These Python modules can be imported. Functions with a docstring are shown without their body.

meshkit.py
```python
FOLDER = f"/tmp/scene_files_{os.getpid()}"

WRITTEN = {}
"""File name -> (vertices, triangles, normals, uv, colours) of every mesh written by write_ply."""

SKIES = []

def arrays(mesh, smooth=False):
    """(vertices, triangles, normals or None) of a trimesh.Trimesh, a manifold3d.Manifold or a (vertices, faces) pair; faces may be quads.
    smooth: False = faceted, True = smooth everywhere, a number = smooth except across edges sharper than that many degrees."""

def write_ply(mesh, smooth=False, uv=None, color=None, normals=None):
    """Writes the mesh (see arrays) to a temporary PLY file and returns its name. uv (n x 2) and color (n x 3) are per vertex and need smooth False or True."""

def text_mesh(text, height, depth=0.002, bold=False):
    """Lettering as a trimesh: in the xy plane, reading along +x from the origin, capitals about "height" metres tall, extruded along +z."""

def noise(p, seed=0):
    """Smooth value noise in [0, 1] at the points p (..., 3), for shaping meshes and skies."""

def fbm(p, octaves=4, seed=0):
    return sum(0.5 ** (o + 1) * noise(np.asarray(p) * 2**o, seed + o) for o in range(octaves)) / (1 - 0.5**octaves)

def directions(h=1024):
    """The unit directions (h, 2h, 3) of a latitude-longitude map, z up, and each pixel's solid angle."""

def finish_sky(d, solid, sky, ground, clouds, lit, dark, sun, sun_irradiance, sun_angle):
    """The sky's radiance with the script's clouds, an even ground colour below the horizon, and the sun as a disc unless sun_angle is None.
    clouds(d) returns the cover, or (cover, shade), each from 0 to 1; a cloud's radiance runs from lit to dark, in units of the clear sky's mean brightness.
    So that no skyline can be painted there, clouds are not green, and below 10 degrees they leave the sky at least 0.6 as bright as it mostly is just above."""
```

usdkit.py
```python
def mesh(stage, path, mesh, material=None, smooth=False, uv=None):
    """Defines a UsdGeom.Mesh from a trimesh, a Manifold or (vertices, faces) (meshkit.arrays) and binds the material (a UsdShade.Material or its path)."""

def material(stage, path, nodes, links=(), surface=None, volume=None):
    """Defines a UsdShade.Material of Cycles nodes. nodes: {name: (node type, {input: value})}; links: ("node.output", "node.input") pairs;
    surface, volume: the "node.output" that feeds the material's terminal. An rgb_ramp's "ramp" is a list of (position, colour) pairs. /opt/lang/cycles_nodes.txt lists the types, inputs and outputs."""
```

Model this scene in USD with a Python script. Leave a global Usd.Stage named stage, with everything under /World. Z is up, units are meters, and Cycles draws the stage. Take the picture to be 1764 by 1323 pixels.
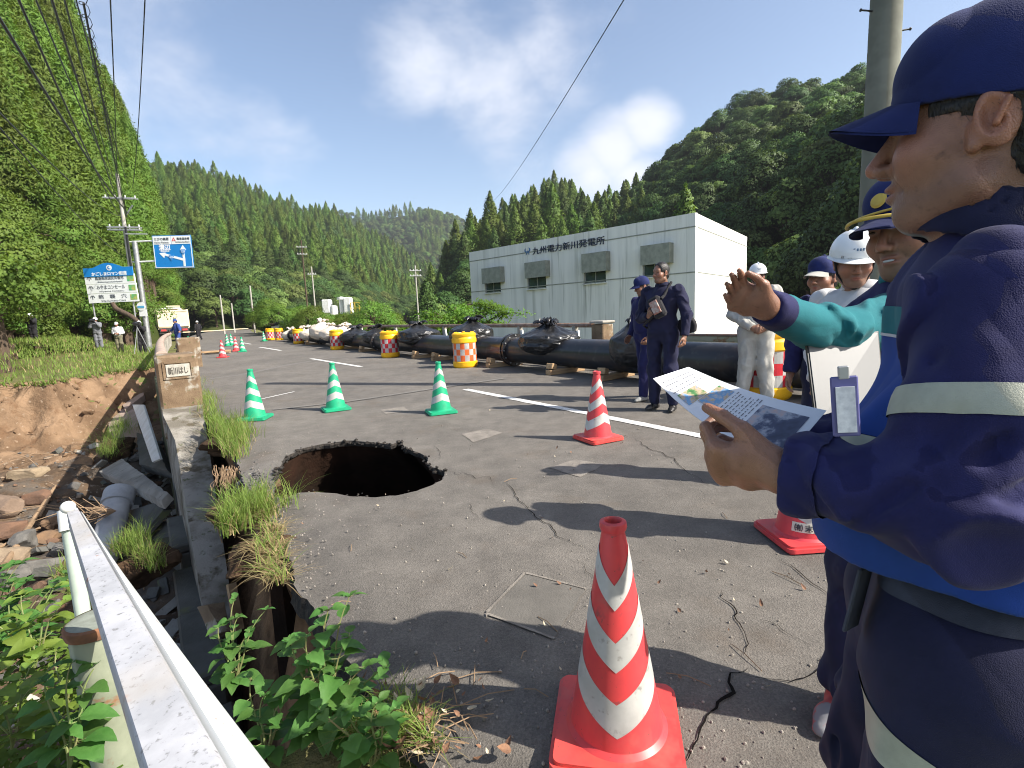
import math, random
import numpy as np, trimesh, usdkit, meshkit
import shapely, shapely.geometry as sg, shapely.affinity as sa
from scipy.spatial import Delaunay, cKDTree
from scipy.ndimage import gaussian_filter
from pxr import Usd, UsdGeom, UsdLux, UsdShade, Sdf, Gf, Vt

stage = Usd.Stage.CreateInMemory()
UsdGeom.SetStageUpAxis(stage, 'Z'); UsdGeom.SetStageMetersPerUnit(stage, 1.0)
UsdGeom.Xform.Define(stage, '/World')
# ---------------------------------------------------------------- camera
F, PITCH, ROLL, EYE = 884., math.radians(8.0), math.radians(2.5), 1.30
EXPOSURE = 1.08
_f = np.array([0, math.cos(PITCH), -math.sin(PITCH)]); _r = np.array([1., 0, 0]); _u = np.cross(_r, _f)
_r, _u = math.cos(ROLL)*_r - math.sin(ROLL)*_u, math.sin(ROLL)*_r + math.cos(ROLL)*_u
cam = UsdGeom.Camera.Define(stage, '/World/camera')
cam.CreateHorizontalApertureAttr(36.0); cam.CreateFocalLengthAttr(F/1764*36); cam.CreateExposureAttr(EXPOSURE)
cam.CreateClippingRangeAttr(Gf.Vec2f(0.05, 20000))
cam.AddTransformOp().Set(Gf.Matrix4d(*_r, 0, *_u, 0, *(-_f), 0, 0, 0, EYE, 1))
# ---------------------------------------------------------------- sun and sky
SUN_AZ, SUN_EL = math.radians(109), math.radians(39)
SUN = np.array([math.sin(SUN_AZ)*math.cos(SUN_EL), math.cos(SUN_AZ)*math.cos(SUN_EL), math.sin(SUN_EL)])
sun = UsdLux.DistantLight.Define(stage, '/World/sun')
sun.CreateIntensityAttr(1.25); sun.CreateAngleAttr(0.53); sun.CreateColorAttr(Gf.Vec3f(1.0, 0.94, 0.85)); sun.CreateNormalizeAttr(True)
_z = SUN; _x = np.cross([0, 0, 1], _z); _x /= np.linalg.norm(_x); _y = np.cross(_z, _x)
sun.AddTransformOp().Set(Gf.Matrix4d(*_x, 0, *_y, 0, *_z, 0, 0, 0, 0, 1))

def ray(x, y): return ((x-882)/F)*_r + ((661.5-y)/F)*_u + _f
def at(x, y, Y):
    "the point seen at photograph pixel x, y at the distance Y ahead"
    d = ray(x, y); return np.array([0, 0, EYE]) + d*Y/d[1]
def gp(x, y, z=0.):
    "the point of height z seen at pixel x, y"
    d = ray(x, y); return np.array([0, 0, EYE]) + d*(z-EYE)/d[2]
def unit(v): v = np.asarray(v, float); return v/np.linalg.norm(v)

def cloud_dome():
    n, l = {}, []
    n['tc'] = ('texture_coordinate', {})
    n['sky'] = ('sky_texture', dict(sky_type='single_scattering', sun_disc=False, sun_elevation=SUN_EL, sun_rotation=SUN_AZ, altitude=200, air_density=1.0, aerosol_density=2.2, ozone_density=1.5))
    n['m'] = ('mapping', dict(scale=(1, 1, 1.7)))
    n['no'] = ('noise_texture', dict(scale=4.2, detail=9, roughness=.56, distortion=.15))
    n['no2'] = ('noise_texture', dict(scale=1.9, detail=5, roughness=.5))
    l += [('tc.generated', 'm.vector'), ('m.vector', 'no.vector'), ('m.vector', 'no2.vector')]
    # banks of cloud: each a soft lobe about one direction of the sky
    lobes = [((720, 110), .075, .62), ((850, 120), .10, .66), ((930, 60), .09, .66), ((800, 30), .10, .52), ((1040, 15), .10, .36), ((1062, 262), .048, 1.0), ((1112, 222), .038, 1.0), ((1020, 300), .05, .85), ((1090, 300), .05, .85), ((870, 270), .07, .34), ((140, 260), .20, .66), ((400, 245), .07, .40), ((120, 60), .08, .5), ((330, 250), .12, .45)]
    prev = None
    for i, ((px_, py_), w, a) in enumerate(lobes):
        d = unit(ray(px_, py_))
        n[f'd{i}'] = ('mix_vector', dict(fac=0.0)); 
        n[f's{i}'] = ('mapping', dict(mapping_type='point', location=tuple(-d)))
        n[f'g{i}'] = ('gradient_texture', dict(gradient_type='spherical'))
        n[f'k{i}'] = ('mapping', dict(mapping_type='point', scale=(.5/w, .5/w, .5/w)))
        n[f'a{i}'] = ('math', dict(math_type='multiply', value2=a))
        del n[f'd{i}']
        l += [('tc.generated', f's{i}.vector'), (f's{i}.vector', f'k{i}.vector'), (f'k{i}.vector', f'g{i}.vector'), (f'g{i}.fac', f'a{i}.value1')]
        if prev is None: prev = f'a{i}.value'
        else:
            n[f'x{i}'] = ('math', dict(math_type='maximum')); l += [(prev, f'x{i}.value1'), (f'a{i}.value', f'x{i}.value2')]; prev = f'x{i}.value'
    n['nn'] = ('math', dict(math_type='multiply_add', value2=1.5, value3=-.80)); l += [('no.fac', 'nn.value1')]
    n['sum'] = ('math', dict(math_type='add')); l += [(prev, 'sum.value1'), ('nn.value', 'sum.value2')]
    n['cov'] = ('map_range', dict(range_type='smoothstep', from_min=.06, from_max=.85, to_min=0, to_max=.92, clamp=True)); l += [('sum.value', 'cov.value')]
    n['tone'] = ('rgb_ramp', dict(ramp=[(.25, (3.8, 3.95, 4.6)), (.75, (5.3, 5.4, 5.8))])); l += [('no2.fac', 'tone.fac')]
    n['mx'] = ('mix', dict(mix_type='mix')); l += [('cov.result', 'mx.fac'), ('sky.color', 'mx.color1'), ('tone.color', 'mx.color2')]
    n['bg'] = ('background_shader', dict(strength=SKY_STRENGTH)); l += [('mx.color', 'bg.color')]
    return usdkit.material(stage, '/World/Looks/sky', n, l, surface='bg.background')
SKY_STRENGTH = 0.098
UsdGeom.Scope.Define(stage, '/World/Looks')
dome = UsdLux.DomeLight.Define(stage, '/World/sky')
UsdShade.MaterialBindingAPI.Apply(dome.GetPrim()).Bind(cloud_dome())

# ---------------------------------------------------------------- helpers
_count = {}
def number(path):
    k = _count.get(path, 0); _count[path] = k+1
    return path if k == 0 else f'{path}_{k:03d}'
def tag(p, label=None, cat=None, group=None, kind=None):
    p = p.GetPrim() if hasattr(p, 'GetPrim') else p
    for k, v in (('label', label), ('category', cat), ('group', group), ('kind', kind)):
        if v: p.SetCustomDataByKey(k, v)
    return p
def thing(name, label, cat, loc=(0, 0, 0), rz=0., sc=1., group=None, kind=None, ref=None):
    x = UsdGeom.Xform.Define(stage, number('/World/'+name)); p = x.GetPrim()
    if ref is not None: p.GetReferences().AddInternalReference(ref); p.SetInstanceable(True)
    x.AddTranslateOp().Set(Gf.Vec3d(*map(float, loc))); x.AddRotateZOp().Set(math.degrees(rz))
    s = (sc,)*3 if np.ndim(sc) == 0 else sc; x.AddScaleOp().Set(Gf.Vec3f(*map(float, s)))
    return tag(p, label, cat, group, kind)
def proto(name):
    p = stage.CreateClassPrim('/World/'+name); p.SetTypeName('Xform'); return p
def part(parent, name, mesh, mat, smooth=False, label=None, kind=None):
    base = str(parent.GetPath()) if hasattr(parent, 'GetPath') else parent
    m = usdkit.mesh(stage, number(base+'/'+name), mesh, mat, smooth)
    return tag(m, label, None, None, kind)
def solo(name, mesh, mat, label=None, cat=None, group=None, kind=None, smooth=False):
    return tag(usdkit.mesh(stage, number('/World/'+name), mesh, mat, smooth), label, cat, group, kind)
def struct(name, mesh, mat, smooth=False): return solo(name, mesh, mat, kind='structure', smooth=smooth)
cat_ = trimesh.util.concatenate
def xf(m, loc=(0, 0, 0), rz=0., rx=0., ry=0., sc=None):
    m = m.copy()
    if sc is not None: m.apply_scale(sc)
    T = trimesh.transformations.euler_matrix(rx, ry, rz, 'sxyz'); T[:3, 3] = loc; m.apply_transform(T); return m
def box(sx, sy, sz, c=(0, 0, 0), rz=0., rx=0., ry=0., bev=0.):
    if bev > 0:
        x, y, z, b = sx/2, sy/2, sz/2, bev
        P = [(a*(x-(k != 0)*b), e*(y-(k != 1)*b), f*(z-(k != 2)*b)) for a in (-1, 1) for e in (-1, 1) for f in (-1, 1) for k in range(3)]
        m = trimesh.convex.convex_hull(np.array(P))
    else: m = trimesh.creation.box((sx, sy, sz))
    return xf(m, c, rz, rx, ry)
def tube(P, r, n=10, cap=True):
    P = np.asarray(P, float); r = np.broadcast_to(np.asarray(r, float), (len(P),)); T = np.gradient(P, axis=0); T /= np.maximum(np.linalg.norm(T, axis=1, keepdims=True), 1e-9)
    a = np.array([0, 0, 1.]) if abs(T[0][2]) < .9 else np.array([1., 0, 0]); N = np.cross(T[0], a); N /= np.linalg.norm(N); V = []
    th = np.linspace(0, 2*np.pi, n, endpoint=False)
    for i in range(len(P)):
        N = N - T[i]*(N@T[i]); N /= np.linalg.norm(N); B = np.cross(T[i], N)
        V.append(P[i]+r[i]*(np.cos(th)[:, None]*N+np.sin(th)[:, None]*B))
    V = np.vstack(V); Fc = []
    for i in range(len(P)-1):
        for j in range(n):
            a_, b_, c_, d_ = i*n+j, i*n+(j+1) % n, (i+1)*n+(j+1) % n, (i+1)*n+j; Fc += [(a_, b_, c_), (a_, c_, d_)]
    if cap:
        V = np.vstack([V, P[0], P[-1]]); k = len(V)
        for j in range(n): Fc += [(k-2, (j+1) % n, j), (k-1, (len(P)-1)*n+j, (len(P)-1)*n+(j+1) % n)]
    return trimesh.Trimesh(V, Fc, process=False)
def lathe(prof, n=32, c=(0, 0, 0)):
    prof = np.asarray(prof, float); th = np.linspace(0, 2*np.pi, n, endpoint=False)
    V = np.stack([prof[:, 0][:, None]*np.cos(th), prof[:, 0][:, None]*np.sin(th), np.repeat(prof[:, 1][:, None], n, 1)], -1).reshape(-1, 3); Fc = []
    for i in range(len(prof)-1):
        for j in range(n):
            a, b, c2, d = i*n+j, i*n+(j+1) % n, (i+1)*n+(j+1) % n, (i+1)*n+j; Fc += [(a, b, c2), (a, c2, d)]
    return trimesh.Trimesh(V+np.array(c), Fc, process=False)
def prism(poly, h, z=0.):
    m = trimesh.creation.extrude_polygon(poly if isinstance(poly, sg.Polygon) else sg.Polygon(poly), h, engine='earcut'); m.apply_translation((0, 0, z)); return m
def gridmesh(X, Y, Z):
    h, w = X.shape; i = np.arange(h*w).reshape(h, w)
    q = np.stack([i[:-1, :-1], i[:-1, 1:], i[1:, 1:], i[1:, :-1]], -1).reshape(-1, 4)
    return trimesh.Trimesh(np.stack([X, Y, Z], -1).reshape(-1, 3), np.vstack([q[:, :3], q[:, [0, 2, 3]]]), process=False)
def rock(seed, size, rough=.28, sub=2, flat=1.):
    m = trimesh.creation.icosphere(sub); v = m.vertices
    rng = np.random.default_rng(seed)
    for _ in range(9):      # planes knocked off a ball
        d = rng.normal(size=3); d /= np.linalg.norm(d); k = rng.uniform(.42, .78); h = v@d; v = v - np.maximum(h-k, 0)[:, None]*d
    v = v*(1+rough*(meshkit.fbm(v*2.1+seed*3.7, 3, seed)-.5))[:, None]
    m.vertices = v*np.array(size)*np.array([1, 1, flat]); return m
def poly_mesh(poly, cell, z=0., near=None):
    "a flat polygon as an even net of triangles"
    poly = shapely.segmentize(poly, cell); b = poly.bounds
    gx, gy = np.meshgrid(np.arange(b[0], b[2], cell), np.arange(b[1], b[3], cell)); rng = np.random.default_rng(3)
    pts = np.stack([gx.ravel(), gy.ravel()], 1)+rng.uniform(-.2, .2, (gx.size, 2))*cell
    inner = poly.buffer(-cell*.35); pts = pts[shapely.contains_xy(inner, pts[:, 0], pts[:, 1])]
    rings = [np.array(poly.exterior.coords)[:-1]]+[np.array(r.coords)[:-1] for r in poly.interiors]
    P = np.vstack([pts]+rings); T = Delaunay(P).simplices; c = P[T].mean(1); T = T[shapely.contains_xy(poly, c[:, 0], c[:, 1])]
    a = P[T]; T[np.cross(a[:, 1]-a[:, 0], a[:, 2]-a[:, 0]) < 0] = T[np.cross(a[:, 1]-a[:, 0], a[:, 2]-a[:, 0]) < 0][:, ::-1]
    return trimesh.Trimesh(np.c_[P, np.full(len(P), z)], T, process=False), rings

# ---------------------------------------------------------------- materials
def mat(name, c1, c2=None, scale=5., detail=5, lo=.38, hi=.62, rough=.6, bump=0., bscale=60., bdetail=4, metal=0., spec=.4, rnd=0., stretch=None, sheen=0., spots=None, coat=0., world=False, sss=0., trans=0., distort=0., extra=None):
    n = {'tc': ('texture_coordinate', {}), 'geo': ('geometry', {}), 'mp': ('mapping', dict(scale=stretch or (1, 1, 1))), 'p': ('principled_bsdf', dict(base_color=c1, roughness=rough, metallic=metal, specular_ior_level=spec, sheen_weight=sheen, coat_weight=coat))}
    if sss: n['p'][1].update(subsurface_weight=sss, subsurface_scale=.004, subsurface_radius=(1, .35, .2))
    n['p'][1].update(extra or {})
    l = [('geo.position' if world else 'tc.object', 'mp.vector')]; col = None
    if c2 is not None:
        n['no'] = ('noise_texture', dict(scale=scale, detail=detail, roughness=.6, distortion=distort)); n['mr'] = ('map_range', dict(from_min=lo, from_max=hi, to_min=0, to_max=1, clamp=True)); n['mx'] = ('mix', dict(color1=c1, color2=c2))
        l += [('mp.vector', 'no.vector'), ('no.fac', 'mr.value'), ('mr.result', 'mx.fac')]; col = 'mx.color'
    for i, (sc_, lo_, hi_, c3) in enumerate(spots or []):
        n[f'sn{i}'] = ('noise_texture', dict(scale=sc_, detail=4, roughness=.6)); n[f'sm{i}'] = ('map_range', dict(from_min=lo_, from_max=hi_, clamp=True)); n[f'sx{i}'] = ('mix', dict(color1=c1, color2=c3))
        l += [('mp.vector', f'sn{i}.vector'), (f'sn{i}.fac', f'sm{i}.value'), (f'sm{i}.result', f'sx{i}.fac')]
        if col: l += [(col, f'sx{i}.color1')]
        col = f'sx{i}.color'
    if rnd:
        n['oi'] = ('object_info', {}); n['rr'] = ('map_range', dict(to_min=1-rnd, to_max=1+rnd)); n['hs'] = ('hsv', dict(color=c1)); n['rh'] = ('map_range', dict(to_min=.5-rnd*.08, to_max=.5+rnd*.07))
        l += [('oi.random', 'rr.value'), ('rr.result', 'hs.value'), ('oi.random', 'rh.value'), ('rh.result', 'hs.hue')]
        if col: l += [(col, 'hs.color')]
        col = 'hs.color'
    if col: l += [(col, 'p.base_color')]
    if bump:
        n['bn'] = ('noise_texture', dict(scale=bscale, detail=bdetail, roughness=.65)); n['bu'] = ('bump', dict(strength=1.0, distance=bump))
        l += [('mp.vector', 'bn.vector'), ('bn.fac', 'bu.height'), ('bu.normal', 'p.normal')]
    surf = 'p.BSDF'
    if trans:
        n['tr'] = ('translucent_bsdf', dict(color=c1)); n['ms'] = ('mix_closure', dict(fac=trans)); n['br'] = ('hsv', dict(hue=.485, saturation=1.1, value=1.5, color=c1)); l += [('br.color', 'tr.color'), ('p.BSDF', 'ms.closure1'), ('tr.BSDF', 'ms.closure2')]
        if col: l += [(col, 'br.color')]
        surf = 'ms.closure'
    return usdkit.material(stage, '/World/Looks/'+name, n, l, surface=surf)
# ---------------------------------------------------------------- road frame: s along the road, t across it (to the right), both in metres
RD, RN = np.array([-.58, .8146]), np.array([.8146, .58])
def bend(s): return np.where(np.asarray(s) > 0, .00075*np.asarray(s, float)**2, 0)
def rd(s, t, z=0.):
    s, t = np.asarray(s, float), np.asarray(t, float); q = t+bend(s)
    return np.stack([s*RD[0]+q*RN[0], s*RD[1]+q*RN[1], np.broadcast_to(z, q.shape)], -1)
def st(p):
    p = np.asarray(p, float); s = p[..., 0]*RD[0]+p[..., 1]*RD[1]; return s, p[..., 0]*RN[0]+p[..., 1]*RN[1]-bend(s)
RZ = math.atan2(RD[1], RD[0])           # heading of the road
def sstep(a, b, x): x = np.clip((x-a)/(b-a), 0, 1); return x*x*(3-2*x)

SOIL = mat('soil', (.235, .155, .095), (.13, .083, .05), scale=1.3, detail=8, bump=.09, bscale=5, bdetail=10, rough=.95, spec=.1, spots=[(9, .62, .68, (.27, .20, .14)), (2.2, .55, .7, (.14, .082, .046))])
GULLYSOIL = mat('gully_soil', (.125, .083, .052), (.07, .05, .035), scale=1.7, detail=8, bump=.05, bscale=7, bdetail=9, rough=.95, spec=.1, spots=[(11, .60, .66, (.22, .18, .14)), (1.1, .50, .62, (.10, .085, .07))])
DARKSOIL = mat('dark_soil', (.10, .062, .038), (.055, .035, .022), scale=3, detail=7, bump=.05, bscale=9, bdetail=8, rough=.95, spec=.1)
TURF = mat('turf', (.10, .13, .035), (.15, .125, .06), scale=1.6, detail=6, bump=.03, bscale=20, rough=.95, spec=.1)
WOODFLOOR = mat('forest_floor', (.030, .045, .012), (.05, .06, .02), scale=.2, detail=6, rough=1, spec=.0)
# asphalt: grain, worn pale tracks, stains
def asphalt():
    n = {'geo': ('geometry', {}), 'p': ('principled_bsdf', dict(roughness=.82, specular_ior_level=.32)),
         'big': ('noise_texture', dict(scale=.55, detail=6, roughness=.6)), 'mr': ('map_range', dict(from_min=.32, from_max=.68)), 'm1': ('mix', dict(color1=(.106, .096, .084), color2=(.155, .140, .121))),
         'mid': ('noise_texture', dict(scale=4.5, detail=5, roughness=.65)), 'mm': ('map_range', dict(from_min=.3, from_max=.7, to_min=.80, to_max=1.18)), 'm2': ('mix', dict(mix_type='multiply', fac=1.)),
         'vo': ('voronoi_texture', dict(scale=130, feature='f1')), 'vc': ('rgb_to_bw', {}), 'vr': ('map_range', dict(from_min=0, from_max=1, to_min=.80, to_max=1.22)), 'm3': ('mix', dict(mix_type='multiply', fac=1.)),
         'fn': ('noise_texture', dict(scale=160, detail=4, roughness=.7)), 'fm': ('map_range', dict(from_min=.3, from_max=.7, to_min=.72, to_max=1.26)), 'm4': ('mix', dict(mix_type='multiply', fac=1.)),
         'rust': ('noise_texture', dict(scale=1.7, detail=6, roughness=.62)), 'rm': ('map_range', dict(from_min=.56, from_max=.74, to_min=0, to_max=.5)), 'm5': ('mix', dict(color2=(.105, .078, .054))),
         'hh': ('math', dict(math_type='multiply_add', value2=.6)), 'bu': ('bump', dict(strength=1., distance=.005)), 'bw': ('math', dict(math_type='multiply', value2=.5))}
    l = [('geo.position', f'{k}.vector') for k in ('big', 'mid', 'vo', 'fn', 'rust')]
    l += [('big.fac', 'mr.value'), ('mr.result', 'm1.fac'), ('mid.fac', 'mm.value'), ('m1.color', 'm2.color1'), ('mm.result', 'm2.color2'), ('vo.color', 'vc.color'), ('vc.val', 'vr.value'), ('m2.color', 'm3.color1'), ('vr.result', 'm3.color2'),
          ('fn.fac', 'fm.value'), ('m3.color', 'm4.color1'), ('fm.result', 'm4.color2'), ('rust.fac', 'rm.value'), ('rm.result', 'm5.fac'), ('m4.color', 'm5.color1'), ('m5.color', 'p.base_color'),
          ('vo.distance', 'bw.value1'), ('bw.value', 'hh.value1'), ('fn.fac', 'hh.value3'), ('hh.value', 'bu.height'), ('bu.normal', 'p.normal')]
    return usdkit.material(stage, '/World/Looks/asphalt', n, l, surface='p.BSDF')
ASPHALT = asphalt()
ASPHALT_EDGE = mat('broken_asphalt', (.014, .013, .012), (.045, .037, .030), scale=30, bump=.012, bscale=70, rough=.95)
PATCH = mat('repair_mortar', (.155, .138, .118), (.225, .2, .17), scale=9, detail=7, bump=.006, bscale=120, rough=.9, spots=[(26, .6, .68, (.12, .11, .10))])
LINE = mat('road_paint', (.62, .61, .58), (.36, .35, .33), scale=18, detail=8, lo=.48, hi=.66, bump=.003, bscale=150, rough=.8, world=True)

# ---- road slab with the sinkhole cut out of it
rng = np.random.default_rng(11)
def jag(P, amp, step, seed):
    L = sg.LineString(P); d = np.arange(0, L.length, step); Q = np.array([L.interpolate(x).coords[0] for x in d]); k = np.c_[d*9, d*0+seed, d*0]
    return Q+amp*np.c_[meshkit.fbm(k*1.3, 4, seed)-.5, meshkit.fbm(k*1.3+50, 4, seed)-.5]*2
edge_px = [(1000, 1560), (850, 1420), (760, 1310), (690, 1235), (620, 1155), (560, 1065), (520, 1010), (497, 955), (490, 910), (455, 872), (425, 838), (412, 800), (402, 770), (385, 742), (368, 718), (352, 692)]
EDGE = jag([gp(x, y)[:2] for x, y in edge_px], .035, .05, 5)
left_far = [rd(s, .62)[:2] for s in (10.3, 14, 20, 30, 45, 60, 80, 100, 130)]
right = [rd(s, 8.05)[:2] for s in (130, 100, 80, 60, 45, 30, 20, 10, 0, -8)]
ROADPOLY = sg.Polygon(np.vstack([[rd(-8, .9)[:2]], EDGE, left_far, right])).buffer(0)
hole_px = [(468, 846), (474, 812), (490, 786), (520, 770), (556, 763), (600, 757), (640, 760), (672, 764), (690, 758), (700, 770), (722, 778), (736, 784), (738, 798), (752, 804), (767, 808), (762, 821), (742, 832), (715, 841), (690, 847), (650, 851), (610, 849), (565, 844), (520, 842), (490, 850)]
HOLE = np.array([gp(x, y)[:2] for x, y in hole_px]); HOLE = jag(np.vstack([HOLE, HOLE[:1]]), .022, .035, 8)
holepoly = sg.Polygon(HOLE).buffer(0)
if holepoly.geom_type != 'Polygon': holepoly = max(holepoly.geoms, key=lambda g: g.area)
nearbox = sg.box(-6, .3, 4, 9)
def sag(m):
    p = m.vertices; d = shapely.distance(shapely.points(p[:, :2]), holepoly)
    front = np.clip((4.75-p[:, 1])/.8, 0, 1)
    m.vertices[:, 2] -= (.012*front+.012)*np.exp(-(d/.55)**2)
    e = shapely.distance(shapely.points(p[:, :2]), sg.LineString(EDGE)); m.vertices[:, 2] -= .05*np.exp(-(e/.16)**2)
def slab(poly, cell):
    m, rings = poly_mesh(poly, cell); sag(m); return m
near = ROADPOLY.intersection(nearbox).difference(holepoly); far = ROADPOLY.difference(nearbox)
if near.geom_type != 'Polygon': near = max(near.geoms, key=lambda g: g.area)
parts_ = [slab(near, .09)]+[slab(g, 2.5) for g in getattr(far, 'geoms', [far]) if g.area > .05]
ROAD = struct('road', cat_(parts_), ASPHALT, smooth=30)
# broken edges of the asphalt layer, along the hole and along the washed out side
def skirt(P, depth, out, seed, closed=False, mat_=ASPHALT_EDGE, z0=-.004, name='asphalt_edge'):
    P = np.asarray(P); T = np.gradient(P, axis=0); N = np.c_[T[:, 1], -T[:, 0]]; N /= np.maximum(np.linalg.norm(N, axis=1, keepdims=True), 1e-9); R = []
    m0 = trimesh.Trimesh(np.c_[P, P[:, 0]*0], [[0, 1, 2]], process=False); sag(m0); top = m0.vertices[:, 2]
    for i, (dz, o) in enumerate(zip(depth, out)):
        k = np.c_[P*14, P[:, 0]*0+i*1.7]; R.append(np.c_[P+N*(o+(.03 if i else 0)*(meshkit.fbm(k, 3, seed+i)-.5))[:, None], top+z0+dz*(1 if i == 0 else 1+.3*(meshkit.noise(k*.5, seed)-.5))])
    R = np.array(R); return gridmesh(R[..., 0], R[..., 1], R[..., 2])
hl = np.array(holepoly.exterior.coords); 
if sg.LinearRing(hl).is_ccw: hl = hl[::-1]          # normal N then points outwards of the hole
m_h = skirt(hl, [0.004, -.018, -.05, -.085], [0, .006, -.012, -.10], 3)
m_e = skirt(EDGE[::-1], [0.004, -.05, -.10, -.13], [0, .012, .02, -.02], 4)
part(ROAD, 'broken_edge', m_h, ASPHALT_EDGE); part(ROAD, 'broken_edge', m_e, ASPHALT_EDGE)
# the cavity under the road
c0 = np.array(holepoly.centroid.coords[0]); R = []
ring = np.array([holepoly.exterior.interpolate(u, normalized=True).coords[0] for u in np.linspace(0, 1, 120)])
for i, (z, k) in enumerate([(-.075, 1.05), (-.25, 1.16), (-.5, 1.35), (-.9, 1.55), (-1.6, 1.6), (-2.3, 1.45), (-2.8, .9), (-3.0, .05)]):
    o = ring-c0; an_ = np.arctan2(o[:, 1], o[:, 0]); lim = .25+.55*np.clip(np.cos(an_), 0, 1)+1.9*np.clip(np.sin(an_), 0, 1)**1.5*np.clip(1+np.cos(an_)*1.2, .1, 1)      # thin neck on the gully side
    q = c0+o*(1+(k-1)*(lim if k > 1 else lim*0+1))[:, None]; kk = np.c_[q*2.2, q[:, 0]*0+z*2]; q = q+(o/np.linalg.norm(o, axis=1, keepdims=True))*(.14*(meshkit.fbm(kk, 4, 9)-.5)*(i > 0))[:, None]
    R.append(np.c_[q, np.full(len(q), z)+.1*(meshkit.noise(kk*1.7, 3)-.5)*(i > 0)])
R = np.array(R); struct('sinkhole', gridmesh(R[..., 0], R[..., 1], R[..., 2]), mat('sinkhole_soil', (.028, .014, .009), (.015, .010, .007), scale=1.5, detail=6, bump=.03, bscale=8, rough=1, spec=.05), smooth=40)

# ---- washed out bank, gully and left shoulder (one sheet of earth)
def left_z(s, t):
    P = np.stack([s, t, s*0], -1)
    nz = meshkit.fbm(P*.55, 5, 2)-.5; n2 = meshkit.fbm(P*2.3, 4, 6)-.5
    sh_near = -.06-.28*sstep(.5, -.6, t)-.45*sstep(-.4, -3, t)
    far_rise = .05*np.clip(-t-1.5, 0, 4)+.10*np.clip(-t-6.5, 0, 60)+.10*np.clip(s-20, 0, 8)*sstep(-1, -5, t)
    shoulder = np.where(s < 8, sh_near, -.06+far_rise)+.10*n2
    rim = 20.6-.75*np.clip(t+3.2, -1, 5)*0+1.1*nz+2.2*sstep(-3, 0, t)          # top of the bank
    shoulder = shoulder+0*s; n3 = meshkit.fbm(P*4.5+9, 3, 16)-.5
    floor = -2.75+.16*n3+.9*sstep(9, 17.5, s)+.55*nz+.22*n2+.35*sstep(-2, -6, t)
    g = sstep(1.9, 3.0, s+.5*nz)*(1-sstep(rim-2.6, rim, s+.9*n2))*sstep(-15, -12.5, t+nz)
    z = shoulder*(1-g)+floor*g; return z+np.clip(4*g*(1-g), 0, 1)*(.42*n2+.30*n3)
ss = np.concatenate([np.arange(-6, 1.5, .25), np.arange(1.5, 26, .11), np.arange(26, 80, 1.2)]); tt = np.concatenate([np.arange(-60, -14, 2.), np.arange(-14, -6, .3), np.arange(-6, .95, .11)])
S, T_ = np.meshgrid(ss, tt, indexing='ij'); Z = left_z(S, T_)
Z = np.where(T_ > .62, np.minimum(Z, -.14), Z)
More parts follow.
